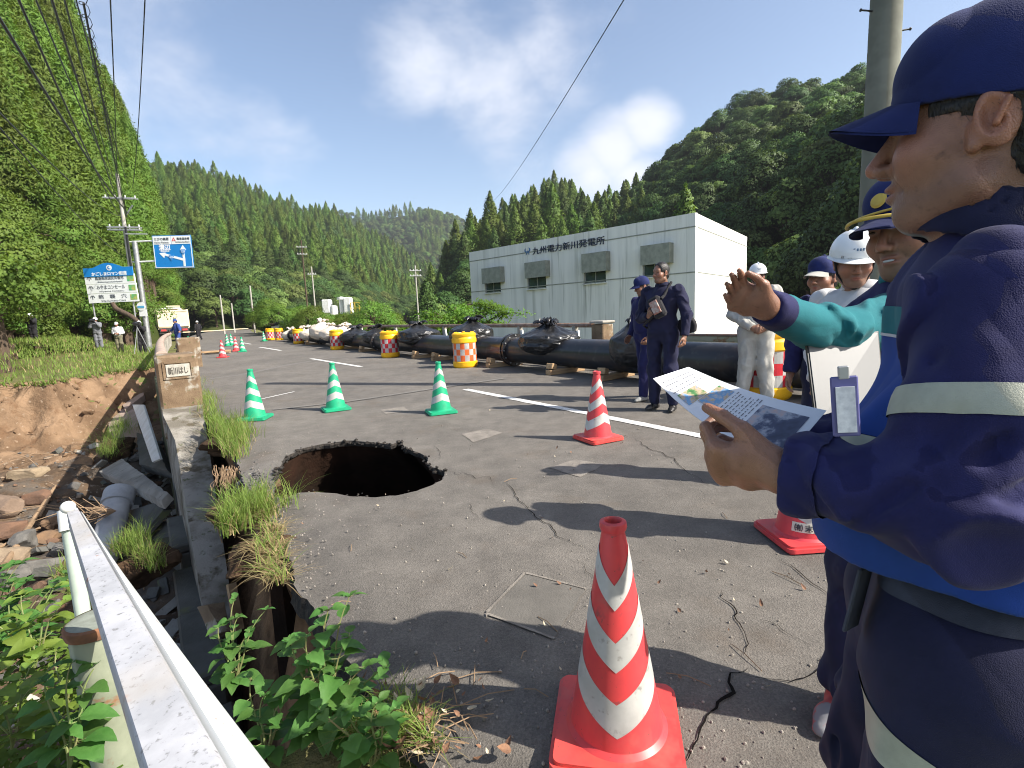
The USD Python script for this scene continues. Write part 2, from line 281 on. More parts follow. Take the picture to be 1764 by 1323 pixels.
# stays clear of the hollow behind the wall
hollow = (sstep(1.7, 2.6, S)*(1-sstep(9.2, 9.9, S))*sstep(-.4, .1, T_)); Z = np.minimum(Z, -.10-hollow*2.6)
Q = rd(S, T_); gm = gridmesh(Q[..., 0], Q[..., 1], Z); gm.invert()
fs, ft = st(gm.triangles_center[:, :2]); up = gm.face_normals[:, 2]
turf = ((fs > 20.2)|(fs < 2.0)) & (np.abs(up) > .75)
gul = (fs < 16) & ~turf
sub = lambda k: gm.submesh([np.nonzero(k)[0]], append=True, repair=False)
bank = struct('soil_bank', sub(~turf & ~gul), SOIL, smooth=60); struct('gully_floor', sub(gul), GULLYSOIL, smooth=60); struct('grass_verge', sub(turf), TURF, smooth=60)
# earth face under the broken road edge
E2 = EDGE[::-1]; Tn = np.gradient(E2, axis=0); Nn = np.c_[Tn[:, 1], -Tn[:, 0]]; Nn /= np.linalg.norm(Nn, axis=1, keepdims=True)
if (Nn@RN).mean() > 0: Nn = -Nn                                            # towards the gully
R = []
for i, (z, o) in enumerate([(-.11, -.02), (-.22, .0), (-.5, -.10), (-.9, -.16), (-1.4, -.06), (-2., .12), (-2.9, .3)]):
    k = np.c_[E2*3.1, E2[:, 0]*0+i]; R.append(np.c_[E2+Nn*(o+.22*(meshkit.fbm(k, 4, 12)-.5))[:, None], np.full(len(E2), z)])
R = np.array(R); struct('earth_face', gridmesh(R[..., 0], R[..., 1], R[..., 2]), mat('cut_soil', (.24, .14, .075), (.09, .055, .032), scale=2.2, detail=7, bump=.04, bscale=9, rough=1, spec=.05), smooth=50)

# ---- the valley: bank on the right of the road, valley floor
ss = np.concatenate([np.arange(-30, 60, 2.), np.arange(60, 200, 6.)]); tt = np.array([7.7, 8.0, 8.5, 9.2, 10, 11, 12.5, 14, 16, 20, 26])
S, T_ = np.meshgrid(ss, tt, indexing='ij'); Z = -.10-.0*S-(3.6*sstep(8.6, 14.5, T_))+.25*(meshkit.fbm(np.stack([S*.3, T_*.5, S*0], -1), 4, 5)-.5)*sstep(8.3, 9.5, T_)
Q = rd(S, T_); m = gridmesh(Q[..., 0], Q[..., 1], Z); m.invert(); struct('river_bank', m, TURF, smooth=60)
gx = np.linspace(-1500, 1500, 61); GX, GY = np.meshgrid(gx, gx, indexing='ij'); m = gridmesh(GX, GY, np.full_like(GX, -4.2)); m.invert(); struct('valley_floor', m, WOODFLOOR)
m = gridmesh(*[a for a in np.moveaxis(rd(*np.meshgrid([-30, -8, -4, 0], [-12, -6, .8, 9.], indexing='ij'), -.2), -1, 0)]); m.invert(); struct('rear_ground', m, TURF)

# ---- hills: each is a slope from its foot up to its crest and down behind; the crest is as high as its skyline needs at its real distance
HILLS = {}
def hill(key, sky, foot, tree_h, back=.5, seed=1, prof=1.25, nv=26, nu=70, rough=6.):
    """sky: (pixel x, y, distance) of the tree tops along the crest; foot: (distance, height) at each of them"""
    az, el, D, RF, ZF = [], [], [], [], []
    for (x, y, R_), (rf, zf) in zip(sky, foot):
        d = ray(x, y); h = math.hypot(d[0], d[1]); az.append(math.atan2(d[0], d[1])); el.append(d[2]/h); D.append(R_); RF.append(rf); ZF.append(zf)
    u = np.linspace(0, 1, nu); k = np.linspace(0, 1, len(az)); az, el, D, RF, ZF = (np.interp(u, k, a) for a in (az, el, D, RF, ZF))
    crest = EYE+el*D-tree_h
    v = np.concatenate([np.linspace(0, 1, nv), 1+np.linspace(.06, .9, 8)]); U, V = np.meshgrid(np.arange(nu), v, indexing='ij')
    r = np.where(V <= 1, RF[U]+(D-RF)[U]*V, D[U]+(V-1)*(D-RF)[U]*1.2)
    up_ = np.clip(V, 0, 1)**prof; z = ZF[U]+(crest-ZF)[U]*up_-np.clip(V-1, 0, 9)*(D-RF)[U]*back
    x, y = r*np.sin(az[U]), r*np.cos(az[U]); nz = meshkit.fbm(np.stack([x, y, x*0], -1)/55., 4, seed)-.5
    z = z+rough*nz*np.sin(np.clip(V, 0, 1)*np.pi)**.7
    m = gridmesh(x, y, z); struct('hillside', m, WOODFLOOR, smooth=True); HILLS[key] = (x, y, z, nv); return m
# a: steep cedar slope close on the left; b: middle left; c: far centre; d: cedar hill behind the power house; e: dark broadleaf hill on the right
hill('a', [(-420, -560, 84), (-200, -460, 82), (-60, -280, 80), (40, -110, 80), (95, -8, 84), (160, 122, 90), (205, 197, 97), (228, 248, 105), (246, 325, 118), (262, 396, 134), (275, 466, 152)],
     [(36, -.6), (38, -.6), (44, -.6), (48, -.6), (50, -.6), (51, -.5), (53, -.5), (56, -.5), (66, -.4), (88, -.3), (118, -.2)], 11, seed=3, prof=.9, rough=4)
hill('b', [(130, 262, 420), (230, 248, 430), (280, 258, 430), (330, 270, 430), (400, 298, 430), (440, 320, 440), (500, 338, 450), (545, 348, 470), (575, 352, 490), (620, 382, 520), (680, 415, 560), (740, 448, 600), (790, 500, 640)],
     [(130, 0), (135, 0), (130, 0), (120, 0), (125, -1), (130, -2), (140, -3), (150, -3.5), (170, -4), (200, -4), (260, -4), (330, -4), (420, -4)], 17, seed=5, prof=1.12, rough=26)
hill('c', [(480, 380, 1000), (560, 362, 1000), (585, 358, 1000), (640, 364, 1000), (690, 357, 980), (740, 350, 960), (790, 366, 960), (830, 384, 980), (900, 400, 1000)],
     [(600, -4)]*9, 16, seed=8, prof=1.1, rough=60)
hill('d', [(735, 520, 170), (760, 470, 180), (790, 420, 200), (840, 360, 230), (880, 332, 250), (915, 316, 262), (960, 300, 275), (1000, 318, 280), (1040, 332, 285), (1080, 318, 290), (1120, 300, 300), (1200, 290, 320)],
     [(90, -4), (95, -4), (95, -4), (95, -4), (95, -4), (92, -4), (88, -4), (85, -4), (80, -4), (78, -4), (75, -4), (70, -4)], 16, seed=12, prof=1.05, rough=16)
hill('e', [(1060, 345, 190), (1110, 305, 200), (1150, 262, 205), (1210, 214, 210), (1270, 178, 212), (1330, 158, 215), (1400, 143, 215), (1490, 128, 215), (1560, 118, 215), (1700, 90, 215), (1900, 60, 215), (2200, 40, 210)],
     [(110, -4), (100, -4), (90, -4), (80, -4), (72, -4), (65, -4), (60, -3), (54, -2), (48, -2), (42, -2), (38, -2), (36, -2)], 9, seed=15, prof=.9, rough=18)
# ---------------------------------------------------------------- trees
def leafmat(name, c1, c2, scale=.35, trans=.22, rnd=.28, rough=.65): return mat(name, c1, c2, scale=scale, detail=4, lo=.35, hi=.65, rough=rough, spec=.25, rnd=rnd, trans=trans)
CEDAR = [leafmat('cedar_leaf', (.062, .115, .014), (.108, .160, .024)), leafmat('cedar_leaf_dark', (.042, .088, .018), (.074, .128, .024))]
BROAD = [leafmat('broad_leaf', (.052, .100, .018), (.090, .142, .028)), leafmat('broad_leaf_dark', (.036, .074, .018), (.062, .108, .026)), leafmat('broad_leaf_pale', (.10, .15, .035), (.14, .19, .05))]
SHRUB = leafmat('shrub_leaf', (.070, .140, .018), (.125, .19, .032), scale=1.2, trans=.3)
BARK = mat('bark', (.11, .075, .05), (.06, .042, .03), scale=3, stretch=(6, 6, 1), bump=.03, bscale=8, rough=.95)
def leaf_cloud(C, Nrm, size, rng, jitter=.55, aspect=.6, nrm_keep=.75):
    """small leaf cards centred at C facing roughly along Nrm; shaded with the normals of their clump"""
    k = len(C); N = Nrm+jitter*rng.normal(size=(k, 3)); N /= np.linalg.norm(N, axis=1, keepdims=True); flip = (N*Nrm).sum(1) < 0; N[flip] *= -1
    a = np.cross(N, rng.normal(size=(k, 3))); a /= np.linalg.norm(a, axis=1, keepdims=True); b = np.cross(N, a)
    s = np.broadcast_to(size, (k,))*rng.uniform(.6, 1.35, k); a = a*s[:, None]*.5; b = b*s[:, None]*.5*aspect
    V = np.stack([C-a, C+b-.1*a, C+a, C-b-.1*a], 1).reshape(-1, 3); i = np.arange(k)*4
    Fc = np.vstack([np.c_[i, i+2, i+1], np.c_[i, i+3, i+2]])
    nn = nrm_keep*Nrm+(1-nrm_keep)*N; nn /= np.linalg.norm(nn, axis=1, keepdims=True)
    return V, Fc, np.repeat(nn, 4, 0)
def add_leaves(parent, name, clouds, mat_, label=None, kind=None):
    V = np.vstack([c[0] for c in clouds]); o = np.cumsum([0]+[len(c[0]) for c in clouds]); Fc = np.vstack([c[1]+k for c, k in zip(clouds, o)]); N = np.vstack([c[2] for c in clouds])
    tri = V[Fc]; g = np.cross(tri[:, 1]-tri[:, 0], tri[:, 2]-tri[:, 0]); bad = (g*N[Fc[:, 0]]).sum(1) < 0; Fc[bad] = Fc[bad][:, ::-1]
    m = part(parent, name, (V, Fc), mat_, False, label, kind); m.CreateNormalsAttr(Vt.Vec3fArray.FromNumpy(N.astype(np.float32))) if hasattr(m, 'CreateNormalsAttr') else UsdGeom.Mesh(m).CreateNormalsAttr(Vt.Vec3fArray.FromNumpy(N.astype(np.float32)))
    UsdGeom.Mesh(m).SetNormalsInterpolation('vertex'); return m
def cedar_proto(name, H_, Rb, seed, mat_, n=1500, size=.62, asp=.42):
    rng = np.random.default_rng(seed); p = proto(name); C, N = [], []
    nb = int(n/14)                                         # plumes: drooping boughs round the stem, each a tuft of cards
    for i in range(nb):
        f = rng.uniform(0, 1)**.8; z = H_*(.16+.84*f); r = Rb*(1-f)**.72*rng.uniform(.75, 1.12)*(.65+.35*min(1, f*6)); a = rng.uniform(0, 2*np.pi)
        d = np.array([math.cos(a), math.sin(a), 0]); k = 14
        u = rng.uniform(.45, 1.05, k)**.7; c = d*(r*u)[:, None]+np.array([0, 0, z])+np.c_[rng.normal(0, .16*Rb*(1-f)+.09, (k, 2)), (u-.7)*.5*r+rng.normal(0, .25+.25*(1-f), k)]
        C.append(c); nn = d*.75+np.array([0, 0, .55]); N.append(np.repeat(nn[None]/np.linalg.norm(nn), k, 0)+.35*unit(rng.normal(size=3)))
    C.append(np.c_[rng.normal(0, .12, (26, 2)), H_*rng.uniform(.93, 1.04, 26)]); N.append(np.tile([0, -.3, .9], (26, 1)))
    C, N = np.vstack(C), np.vstack(N); N /= np.linalg.norm(N, axis=1, keepdims=True)
    part(p, 'trunk', tube([(0, 0, -1), (0, 0, H_*.5), (0, 0, H_*.96)], [.17, .11, .02], 6), BARK)
    add_leaves(p, 'crown', [leaf_cloud(C, N, size, rng, aspect=asp)], mat_); return p
def broad_proto(name, H_, R_, seed, mat_, lobes=15, per=95, size=.8, flat=.62):
    rng = np.random.default_rng(seed); p = proto(name); clouds = []; limbs = [tube([(0, 0, -1), (.1, 0, H_*.3), (0, .1, H_*.6)], [.3, .24, .14], 6)]
    for i in range(lobes):
        a = i*2.4+rng.uniform(-.4, .4); f = math.sqrt((i+.5)/lobes); c = np.array([math.cos(a)*f*R_*.78, math.sin(a)*f*R_*.78, H_*.52+(1-f**2)*H_*.34-f**2*H_*.12+rng.uniform(-.06, .06)*H_]); r = R_*rng.uniform(.30, .46)
        d = rng.normal(size=(per, 3)); d /= np.linalg.norm(d, axis=1, keepdims=True); d[:, 2] = np.where(d[:, 2] < -.25, -d[:, 2], d[:, 2]); q = c+d*r*np.array([1, 1, flat+.2])*rng.uniform(.72, 1.06, (per, 1))
        n2 = d*.8+unit(c-np.array([0, 0, H_*.45]))*.35; n2 /= np.linalg.norm(n2, axis=1, keepdims=True); clouds.append(leaf_cloud(q, n2, size, rng, aspect=.7))
        if i % 2 == 0: limbs.append(tube([(0, 0, H_*.35), c*.6+np.array([0, 0, H_*.2]), c], [.13, .09, .03], 5))
    part(p, 'trunk', cat_(limbs), BARK); add_leaves(p, 'crown', clouds, mat_); return p
cedars = [cedar_proto(f'class_cedar_{i}', h, r, 20+i, CEDAR[i % 2], n) for i, (h, r, n) in enumerate([(17, 3.9, 3400), (15, 3.6, 3200), (18, 3.9, 3400), (13, 3.6, 3000)])]
near_cedars = [cedar_proto(f'class_near_cedar_{i}', h, r, 40+i, CEDAR[0], n, size=.34, asp=.26) for i, (h, r, n) in enumerate([(13, 2.3, 15000), (11.5, 2.1, 14000), (14, 2.5, 16000)])]
broads = [broad_proto(f'class_broadleaf_{i}', h, r, 60+i, BROAD[b], size=.40, per=300, lobes=17) for i, (h, r, b) in enumerate([(9, 4.6, 0), (8.5, 4.2, 1), (10, 5.0, 1), (8, 4.0, 0), (9, 4.4, 2)])]
near_broads = [broad_proto(f'class_near_broadleaf_{i}', h, r, 90+i, BROAD[b], size=.22, per=620, lobes=14) for i, (h, r, b) in enumerate([(5.5, 3.0, 2), (5, 2.7, 0)])]
shrubs = [broad_proto(f'class_shrub_{i}', h, r, 80+i, SHRUB, lobes=13, per=420, size=.105, flat=.7) for i, (h, r) in enumerate([(2.6, 1.7), (2.0, 1.5), (3.2, 2.0)])]

def on_hill(key, n, seed, vmin=0., vmax=1.02, gap=4.):
    x, y, z, nv = HILLS[key]; rng = np.random.default_rng(seed); nu = x.shape[0]; top = nv-1+2
    from scipy.ndimage import map_coordinates as mc
    u = rng.uniform(0, nu-1, n); v = vmin*(nv-1)+rng.uniform(0, 1, n)*(min(vmax*(nv-1), top)-vmin*(nv-1))
    r = np.hypot(x, y); rv = mc(r, [u, v], order=1); keep = rng.uniform(0, 1, n) < rv/rv.max()         # even over the ground, not over the fan
    P = np.stack([mc(a, [u, v], order=1) for a in (x, y, z)], -1)[keep]; v = v[keep]
    t = cKDTree(P); dead = np.zeros(len(P), bool)
    for i, j in sorted(t.query_pairs(gap)):
        if not dead[i]: dead[j] = True
    return P[~dead], v[~dead]/(nv-1)
def in_view(P, h):
    q = P+np.array([0, 0, h*.7-EYE]); a, b, c = q@_r, q@_u, q@_f; c2 = np.maximum(c, .1); x, y = 882+F*a/c2, 661.5-F*b/c2
    return (c > 1) & (x > -60) & (x < 1824) & (y > -160) & (y < 1323)
def blocks(p, r):
    "would hide the road signs or the people of the verge"
    q = np.asarray(p)+[0, 0, 2.-EYE]; c = q@_f; x = 882+F*(q@_r)/max(c, .1); Y = p[1]
    y = 661.5-F*(q@_u)/max(c, .1)
    R_ = math.hypot(p[0], p[1])
    return (95 < x < 365 and R_ < 45.2) or (205 < x < 350 and y > 470 and 38 < Y < 64) or (r > 4 and 165 < x < 262 and Y < 45 and y > 250) or (-10 < x < 125 and y > 500 and Y < 27.5) or (60 < x < 130 and y > 380 and R_ < 44.5) or (255 < x < 350 and y > 480 and Y < 64)
forest = []     # (kind, point, scale, proto, hill)
def plant(key, kinds, n, seed, gap, sc=(.8, 1.2), share=None, **kw):
    P, v = on_hill(key, n, seed, gap=gap, **kw); rng = np.random.default_rng(seed+1); patch = meshkit.fbm(P/60., 3, seed)
    for p, q, vv in zip(P, patch, v):
        if key == 'a' and blocks(p, 5. if kinds[0] != 's' else 2.): continue
        k = share(q, vv, rng, p) if share else kinds[0]
        forest.append((k, p, rng.uniform(*sc), key, rng.uniform(0, 6.28)))
plant('a', ['nc'], 26000, 1, 2.3, (.75, 1.15), lambda q, v, r, p: 's' if v < .13 else ('nb' if (q > .60 and v < .45) else 'nc'), vmin=-.04)
plant('a', ['s'], 14000, 9, 1.7, (.9, 1.7), vmin=-.05, vmax=.75)
plant('b', ['c'], 36000, 2, 4.6, (.75, 1.15), lambda q, v, r, p: 'b' if q > .53 or (v < .22 and p[0] > -130) else 'c')
plant('c', ['b'], 26000, 3, 8.5, (1., 1.5), lambda q, v, r, p: 'c' if q > .62 else 'b')
plant('d', ['c'], 14000, 4, 4.8, (.7, 1.1), lambda q, v, r, p: 'b' if (q > .55) else 'c')
plant('e', ['b'], 22000, 5, 5.0, (.7, 1.25), lambda q, v, r, p: 'b')
rng = np.random.default_rng(77)
protos = dict(nb=near_broads, nc=near_cedars, c=cedars, b=broads, s=shrubs)
TEXT = {('nb', 'a'): ('broadleaf_tree', 'pale round leafy tree among cedars of the steep slope by the signs', 'tree', 'leafy trees on the steep slope close on the left'),
        ('nc', 'a'): ('cedar_tree', 'feathery green cedar on the steep slope above the road signs', 'tree', 'cedars on the steep slope close on the left'),
        ('b', 'a'): ('broadleaf_tree', 'round leafy tree among cedars of the steep slope by the road signs', 'tree', 'leafy trees on the steep slope close on the left'),
        ('s', 'a'): ('wild_shrub', 'bright green shrub at the foot of the steep cedar slope', 'shrub', 'shrubs at the foot of the steep slope'),
        ('c', 'b'): ('cedar_tree', 'pointed cedar on the sunlit hill beyond the dump truck', 'tree', 'cedars on the sunlit hill beyond the truck'),
        ('b', 'b'): ('broadleaf_tree', 'rounded broadleaf tree on the sunlit hill beyond the dump truck', 'tree', 'broadleaf trees on the sunlit hill beyond the truck'),
        ('c', 'd'): ('cedar_tree', 'pointed cedar on the hill right behind the white power house', 'tree', 'cedars behind the white power house'),
        ('b', 'd'): ('broadleaf_tree', 'rounded tree among cedars behind the white power house', 'tree', 'broadleaf trees behind the white power house'),
        ('b', 'e'): ('broadleaf_tree', 'dark rounded tree on the shaded hill behind the tall concrete pole', 'tree', 'dark trees on the shaded hill behind the pole'),
        ('c', 'c'): ('cedar_tree', 'tiny cedar on the farthest blue green hill', 'tree', 'trees of the farthest hill'), ('b', 'c'): ('broadleaf_tree', 'tiny tree on the farthest blue green hill', 'tree', 'trees of the farthest hill')}
view = in_view(np.array([f[1] for f in forest]), 10.)
by = {}
for ok, f in zip(view, forest):
    if ok: by.setdefault({'nc': 'c', 'nb': 'b'}.get(f[0], f[0]), []).append(f)
rest = []
for kind, fs_ in by.items():
    fs_.sort(key=lambda f: np.linalg.norm(f[1])/(f[2]))
    lim = 296 if kind != 's' else 60
    for i, f in enumerate(fs_):
        k, p, sc_, key, a = f
        if i < lim and (k, key) in TEXT:
            nm, lb, ct, gr = TEXT[(k, key)]; pr = protos[k][int(rng.integers(len(protos[k])))]
            thing(nm, lb, ct, p-np.array([0, 0, .4]), a, (sc_, sc_, sc_*rng.uniform(.92, 1.1)), gr, ref=pr.GetPath())
        else: rest.append(f)
pi = UsdGeom.PointInstancer.Define(stage, '/World/distant_forest'); allp = near_broads+near_cedars+cedars+broads+shrubs; order = {k: [allp.index(x) for x in v] for k, v in protos.items()}
holder = [UsdGeom.Xform.Define(stage, f'/World/distant_forest/tree_kind_{i:03d}') for i in range(len(allp))]
for h, pr in zip(holder, allp): h.GetPrim().GetReferences().AddInternalReference(pr.GetPath())
pi.CreatePrototypesRel().SetTargets([h.GetPath() for h in holder])
pi.CreatePositionsAttr(Vt.Vec3fArray.FromNumpy(np.array([f[1]-np.array([0, 0, .4]) for f in rest], np.float32)))
pi.CreateProtoIndicesAttr(Vt.IntArray.FromNumpy(np.array([order[f[0]][int(rng.integers(len(order[f[0]])))] for f in rest], np.int32)))
pi.CreateScalesAttr(Vt.Vec3fArray.FromNumpy(np.array([[f[2]]*3 for f in rest], np.float32)))
pi.CreateOrientationsAttr(Vt.QuathArray([Gf.Quath(math.cos(f[4]/2), 0, 0, math.sin(f[4]/2)) for f in rest]))
tag(pi, 'mass of cedar and broadleaf trees covering the farther slopes', 'forest', kind='stuff')
# undergrowth between verge and slope, and along the river side of the road
def bush(x, y, z, sc_, label, group, k=None, rz=None):
    thing('wild_shrub', label, 'shrub', (x, y, z), rng.uniform(0, 6.28) if rz is None else rz, sc_, group, ref=shrubs[int(rng.integers(3)) if k is None else k].GetPath())
for i in range(270):
    s_ = rng.uniform(22, 70); t_ = -4.4-1.2*max(0, (26-s_)/5)-rng.uniform(0, 1)**1.5*16+min(3.0, (s_-24)*.12)
    q = rd(s_, t_)
    if blocks(q, 2): continue
    bush(q[0], q[1], float(left_z(np.array(s_), np.array(t_)))-.3, rng.uniform(.75, 1.5)*(1+.5*min(1, max(0, -t_-8)/6)), 'tangled green shrub on the grassy verge below the cedar slope', 'shrubs along the grassy verge on the left')
for i in range(95):
    s_ = rng.uniform(24, 75); t_ = 8.9+rng.uniform(0, 1)**1.4*7; q = rd(s_, t_)
    bush(q[0], q[1], -.3-2.2*float(sstep(8.6, 14.5, t_))+.2, rng.uniform(.55, 1.1)*(1.15 if s_ > 45 else .8), 'leafy green shrub on the river side beyond the white and black sacks', 'shrubs beyond the railing on the river side')
print('trees', {k: len(v) for k, v in by.items()}, 'instanced', len(rest))
# ---------------------------------------------------------------- lettering in Japanese and Latin characters
import glob
def letters(text, height, depth=.004, weight=0.):
    "flat lettering in the xy plane, reading along +x from the origin, about height tall"
    try:
        from PIL import Image, ImageDraw, ImageFont
        font = ImageFont.truetype(glob.glob('/opt/blender-*/*/datafiles/fonts/Noto Sans CJK Regular.woff2')[0], 72)
        x0, y0, x1, y1 = font.getbbox(text, anchor='ls', stroke_width=int(weight))
        im = Image.new('L', (x1-x0+8, y1-y0+8)); ImageDraw.Draw(im).text((4-x0, 4-y0), text, 255, font, anchor='ls', stroke_width=int(weight))
        on = np.pad(np.asarray(im) > 127, ((0, 0), (1, 1))).astype(np.int8); rows, st_ = np.nonzero(np.diff(on, axis=1) == 1); en = np.nonzero(np.diff(on, axis=1) == -1)[1]
        sh = shapely.union_all(shapely.box(st_, -rows-1, en, -rows)).buffer(.5).buffer(-.5).simplify(.6); k = height/60.
        sh = sa.affine_transform(sh, [k, 0, 0, k, -4*k, (4-y0-8)*k])
        return cat_([trimesh.creation.extrude_polygon(g, depth, engine='earcut') for g in getattr(sh, 'geoms', [sh])])
    except Exception:
        return meshkit.text_mesh(text if text.isascii() else 'E'*len(text), height, depth)
def fit(m, w=None, c=(0, 0), h=None):
    b = m.bounds; s = np.array([w/(b[1][0]-b[0][0]) if w else 1, 1, 1.]); s[1] = h/(b[1][1]-b[0][1]) if h else (s[0] if w else 1)
    m = m.copy(); m.vertices = (m.vertices-[*(b.mean(0)[:2]), b[0][2]])*s+[c[0], c[1], 0]; return m
def frame4(o, ax, ay, az=None):
    T = np.eye(4); ax = unit(ax); ay = np.asarray(ay, float); ay = unit(ay-ax*(ay@ax)); T[:3, 0], T[:3, 1], T[:3, 2], T[:3, 3] = ax, ay, np.cross(ax, ay), o; return T
def put(m, T): m = m.copy(); m.apply_transform(T); return m
def onplane(x, y, p0, n): d = ray(x, y); e = np.array([0, 0, EYE]); return e+d*(((p0-e)@n)/(d@n))
def onroad(x, y, t):
    "where the sight line through pixel x, y crosses the upright surface that follows the road at t"
    lo, hi = .5, 400.
    f = lambda Y: st(at(x, y, Y)[:2])[1]-t
    for _ in range(60):
        mid = (lo+hi)/2; lo, hi = (mid, hi) if (f(mid) > 0) == (f(lo) > 0) else (lo, mid)
    return at(x, y, lo)

STEEL = mat('galvanised_steel', (.42, .43, .43), (.30, .31, .31), scale=6, rough=.45, metal=.7, spots=[(14, .62, .72, (.22, .20, .17))])
WHITE = mat('white_paint', (.72, .73, .72), (.60, .60, .57), scale=4, rough=.45, spots=[(30, .66, .72, (.33, .27, .20))])
RUSTY = mat('rusty_brown_paint', (.17, .10, .07), (.26, .20, .16), scale=5, stretch=(1, 1, 1), rough=.75, bump=.002, spots=[(16, .58, .66, (.20, .08, .03))])
CONC = mat('weathered_concrete', (.34, .32, .28), (.21, .195, .17), scale=1.7, detail=8, bump=.006, bscale=60, rough=.9, spots=[(6, .6, .7, (.12, .11, .085))])
MOSSY = mat('mossy_concrete', (.13, .085, .05), (.20, .14, .085), scale=4, detail=8, bump=.008, bscale=50, rough=.95, spots=[(2.2, .53, .60, (.34, .32, .27)), (11, .62, .68, (.08, .085, .03))])
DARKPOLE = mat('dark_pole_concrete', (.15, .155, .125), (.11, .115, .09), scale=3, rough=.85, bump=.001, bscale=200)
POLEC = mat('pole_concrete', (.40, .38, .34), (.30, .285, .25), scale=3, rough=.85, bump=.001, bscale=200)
BLACKPE = mat('black_pipe', (.012, .012, .015), (.022, .021, .022), scale=2, rough=.28, spec=.5, spots=[(1.3, .56, .75, (.06, .036, .026)), (7, .55, .72, (.05, .046, .042))])
TARP = mat('black_bag', (.012, .012, .013), (.02, .02, .021), scale=3, rough=.34, spec=.55, bump=.01, bscale=9, bdetail=5)
SACK = mat('pale_sack', (.62, .55, .46), (.50, .43, .35), scale=4, rough=.85, bump=.012, bscale=7)
TIMBER = mat('timber', (.42, .28, .15), (.28, .18, .10), scale=3, stretch=(1, 8, 8), rough=.8)
GLASSD = mat('window_glass', (.018, .035, .035), (.03, .05, .05), scale=2, rough=.08, spec=.6)
BLACK = mat('black_plastic', (.015, .015, .016), rough=.45)
RED = mat('cone_red', (.60, .058, .055), (.50, .045, .05), scale=7, rough=.42, rnd=.06, spots=[(22, .60, .72, (.30, .06, .06)), (5, .56, .72, (.42, .10, .085)), (70, .66, .72, (.16, .06, .05))])
REFL = mat('reflective_white', (.46, .455, .43), (.37, .365, .345), scale=9, rough=.38, rnd=.06, spots=[(30, .60, .70, (.26, .25, .23)), (6, .54, .70, (.33, .32, .29))])
GREEN = mat('cone_green', (.012, .33, .16), (.015, .26, .13), scale=7, rough=.42, spots=[(25, .65, .72, (.02, .12, .07))])
YEL = mat('barrel_yellow', (.85, .46, .012), (.76, .38, .01), scale=4, rough=.4)
CRED = mat('check_red', (.52, .025, .035), (.42, .02, .03), scale=12, rough=.4); CORG = mat('check_orange', (.66, .13, .03), (.58, .10, .03), scale=12, rough=.4)

# ---------------------------------------------------------------- the white power house
Cc = at(1198, 366, 30.); zt = Cc[2]
lo, hi = 30., 90.
for _ in range(50):
    mid = (lo+hi)/2; lo, hi = (mid, hi) if at(808, 435, mid)[2] < zt else (lo, mid)
BL = at(808, 435, lo); lo, hi = 20., 90.
for _ in range(50):
    mid = (lo+hi)/2; lo, hi = (mid, hi) if at(1287, 408, mid)[2] < zt else (lo, mid)
BR = at(1287, 408, lo)
fa = unit((BL-Cc)*[1, 1, 0]); fb = unit((BR-Cc)*[1, 1, 0]); LA, LB = np.linalg.norm((BL-Cc)[:2]), np.linalg.norm((BR-Cc)[:2]); fn = unit(np.cross(fa, [0, 0, 1.])); fn = fn if fn@Cc < 0 else -fn
gn = unit(np.cross(fb, [0, 0, 1.])); gn = gn if gn@Cc < 0 else -gn
WALLM = mat('white_wall', (.68, .67, .63), (.57, .565, .535), scale=1.1, stretch=(1.6, 1.6, .08), detail=7, lo=.4, hi=.7, rough=.8, world=True, spots=[(1.9, .58, .72, (.33, .33, .30)), (.8, .55, .75, (.42, .42, .38))], bump=.002, bscale=40)
HOODM = mat('hood_concrete', (.26, .27, .23), (.19, .20, .17), scale=3, rough=.9, bump=.004, bscale=30)
house = thing('power_house', 'big white power house with four hooded windows and dark lettering along its top', 'building')
zb = -4.3; wt = .3
base4 = [Cc[:2], BL[:2], (BL+fb*LB)[:2], BR[:2]]
def wall_between(a, b, z0, z1, thick=.3, off=0.):
    a, b = np.array(a), np.array(b); d = unit(b-a); nrm = np.array([d[1], -d[0]]); L = np.linalg.norm(b-a)
    return box(L, thick, z1-z0, ((a+b)/2).tolist()+[(z0+z1)/2], math.atan2(d[1], d[0]))
def opened_front():
    P = sg.box(0, zb, LA, zt-.0); holes = []
    for (x0, y0, x1, y1) in [(835, 484, 863, 503), (908, 475, 941, 496), (1006, 461, 1044, 486), (1107, 452, 1146, 475)]:
        a, b = onplane(x0, y0, Cc, fn), onplane(x1, y1, Cc, fn); u0, u1 = sorted([(a-Cc)@fa, (b-Cc)@fa]); z0, z1 = sorted([a[2], b[2]]); holes.append((u0, z0, u1, z1))
    return P, holes
FP, HOLES_ = opened_front()
for h in HOLES_: FP = FP.difference(sg.box(*h))
TF = frame4(np.array([Cc[0], Cc[1], 0]), fa, (0, 0, 1)); zs = TF[:3, 2]@fn
fm = prism(FP, .3); fm.apply_translation((0, 0, -.3 if zs > 0 else 0)); part(house, 'wall', put(fm, TF), WALLM)
ctr = np.mean(base4, 0)
for a, b in ((base4[0]+fn[:2]*-.302*0, base4[3]), (base4[3], base4[2]), (base4[2], base4[1])):
    a, b = np.array(a), np.array(b); nin = unit(ctr-(a+b)/2); d = unit(b-a); nn_ = np.array([d[1], -d[0]]); nn_ = nn_ if nn_@nin > 0 else -nn_
    part(house, 'wall', wall_between(a+nn_*.15+d*.302, b+nn_*.15-d*.302*0, zb, zt-.004), WALLM)
part(house, 'roof', prism(sg.Polygon(base4).buffer(-.35), .2, zt-.6), HOODM)
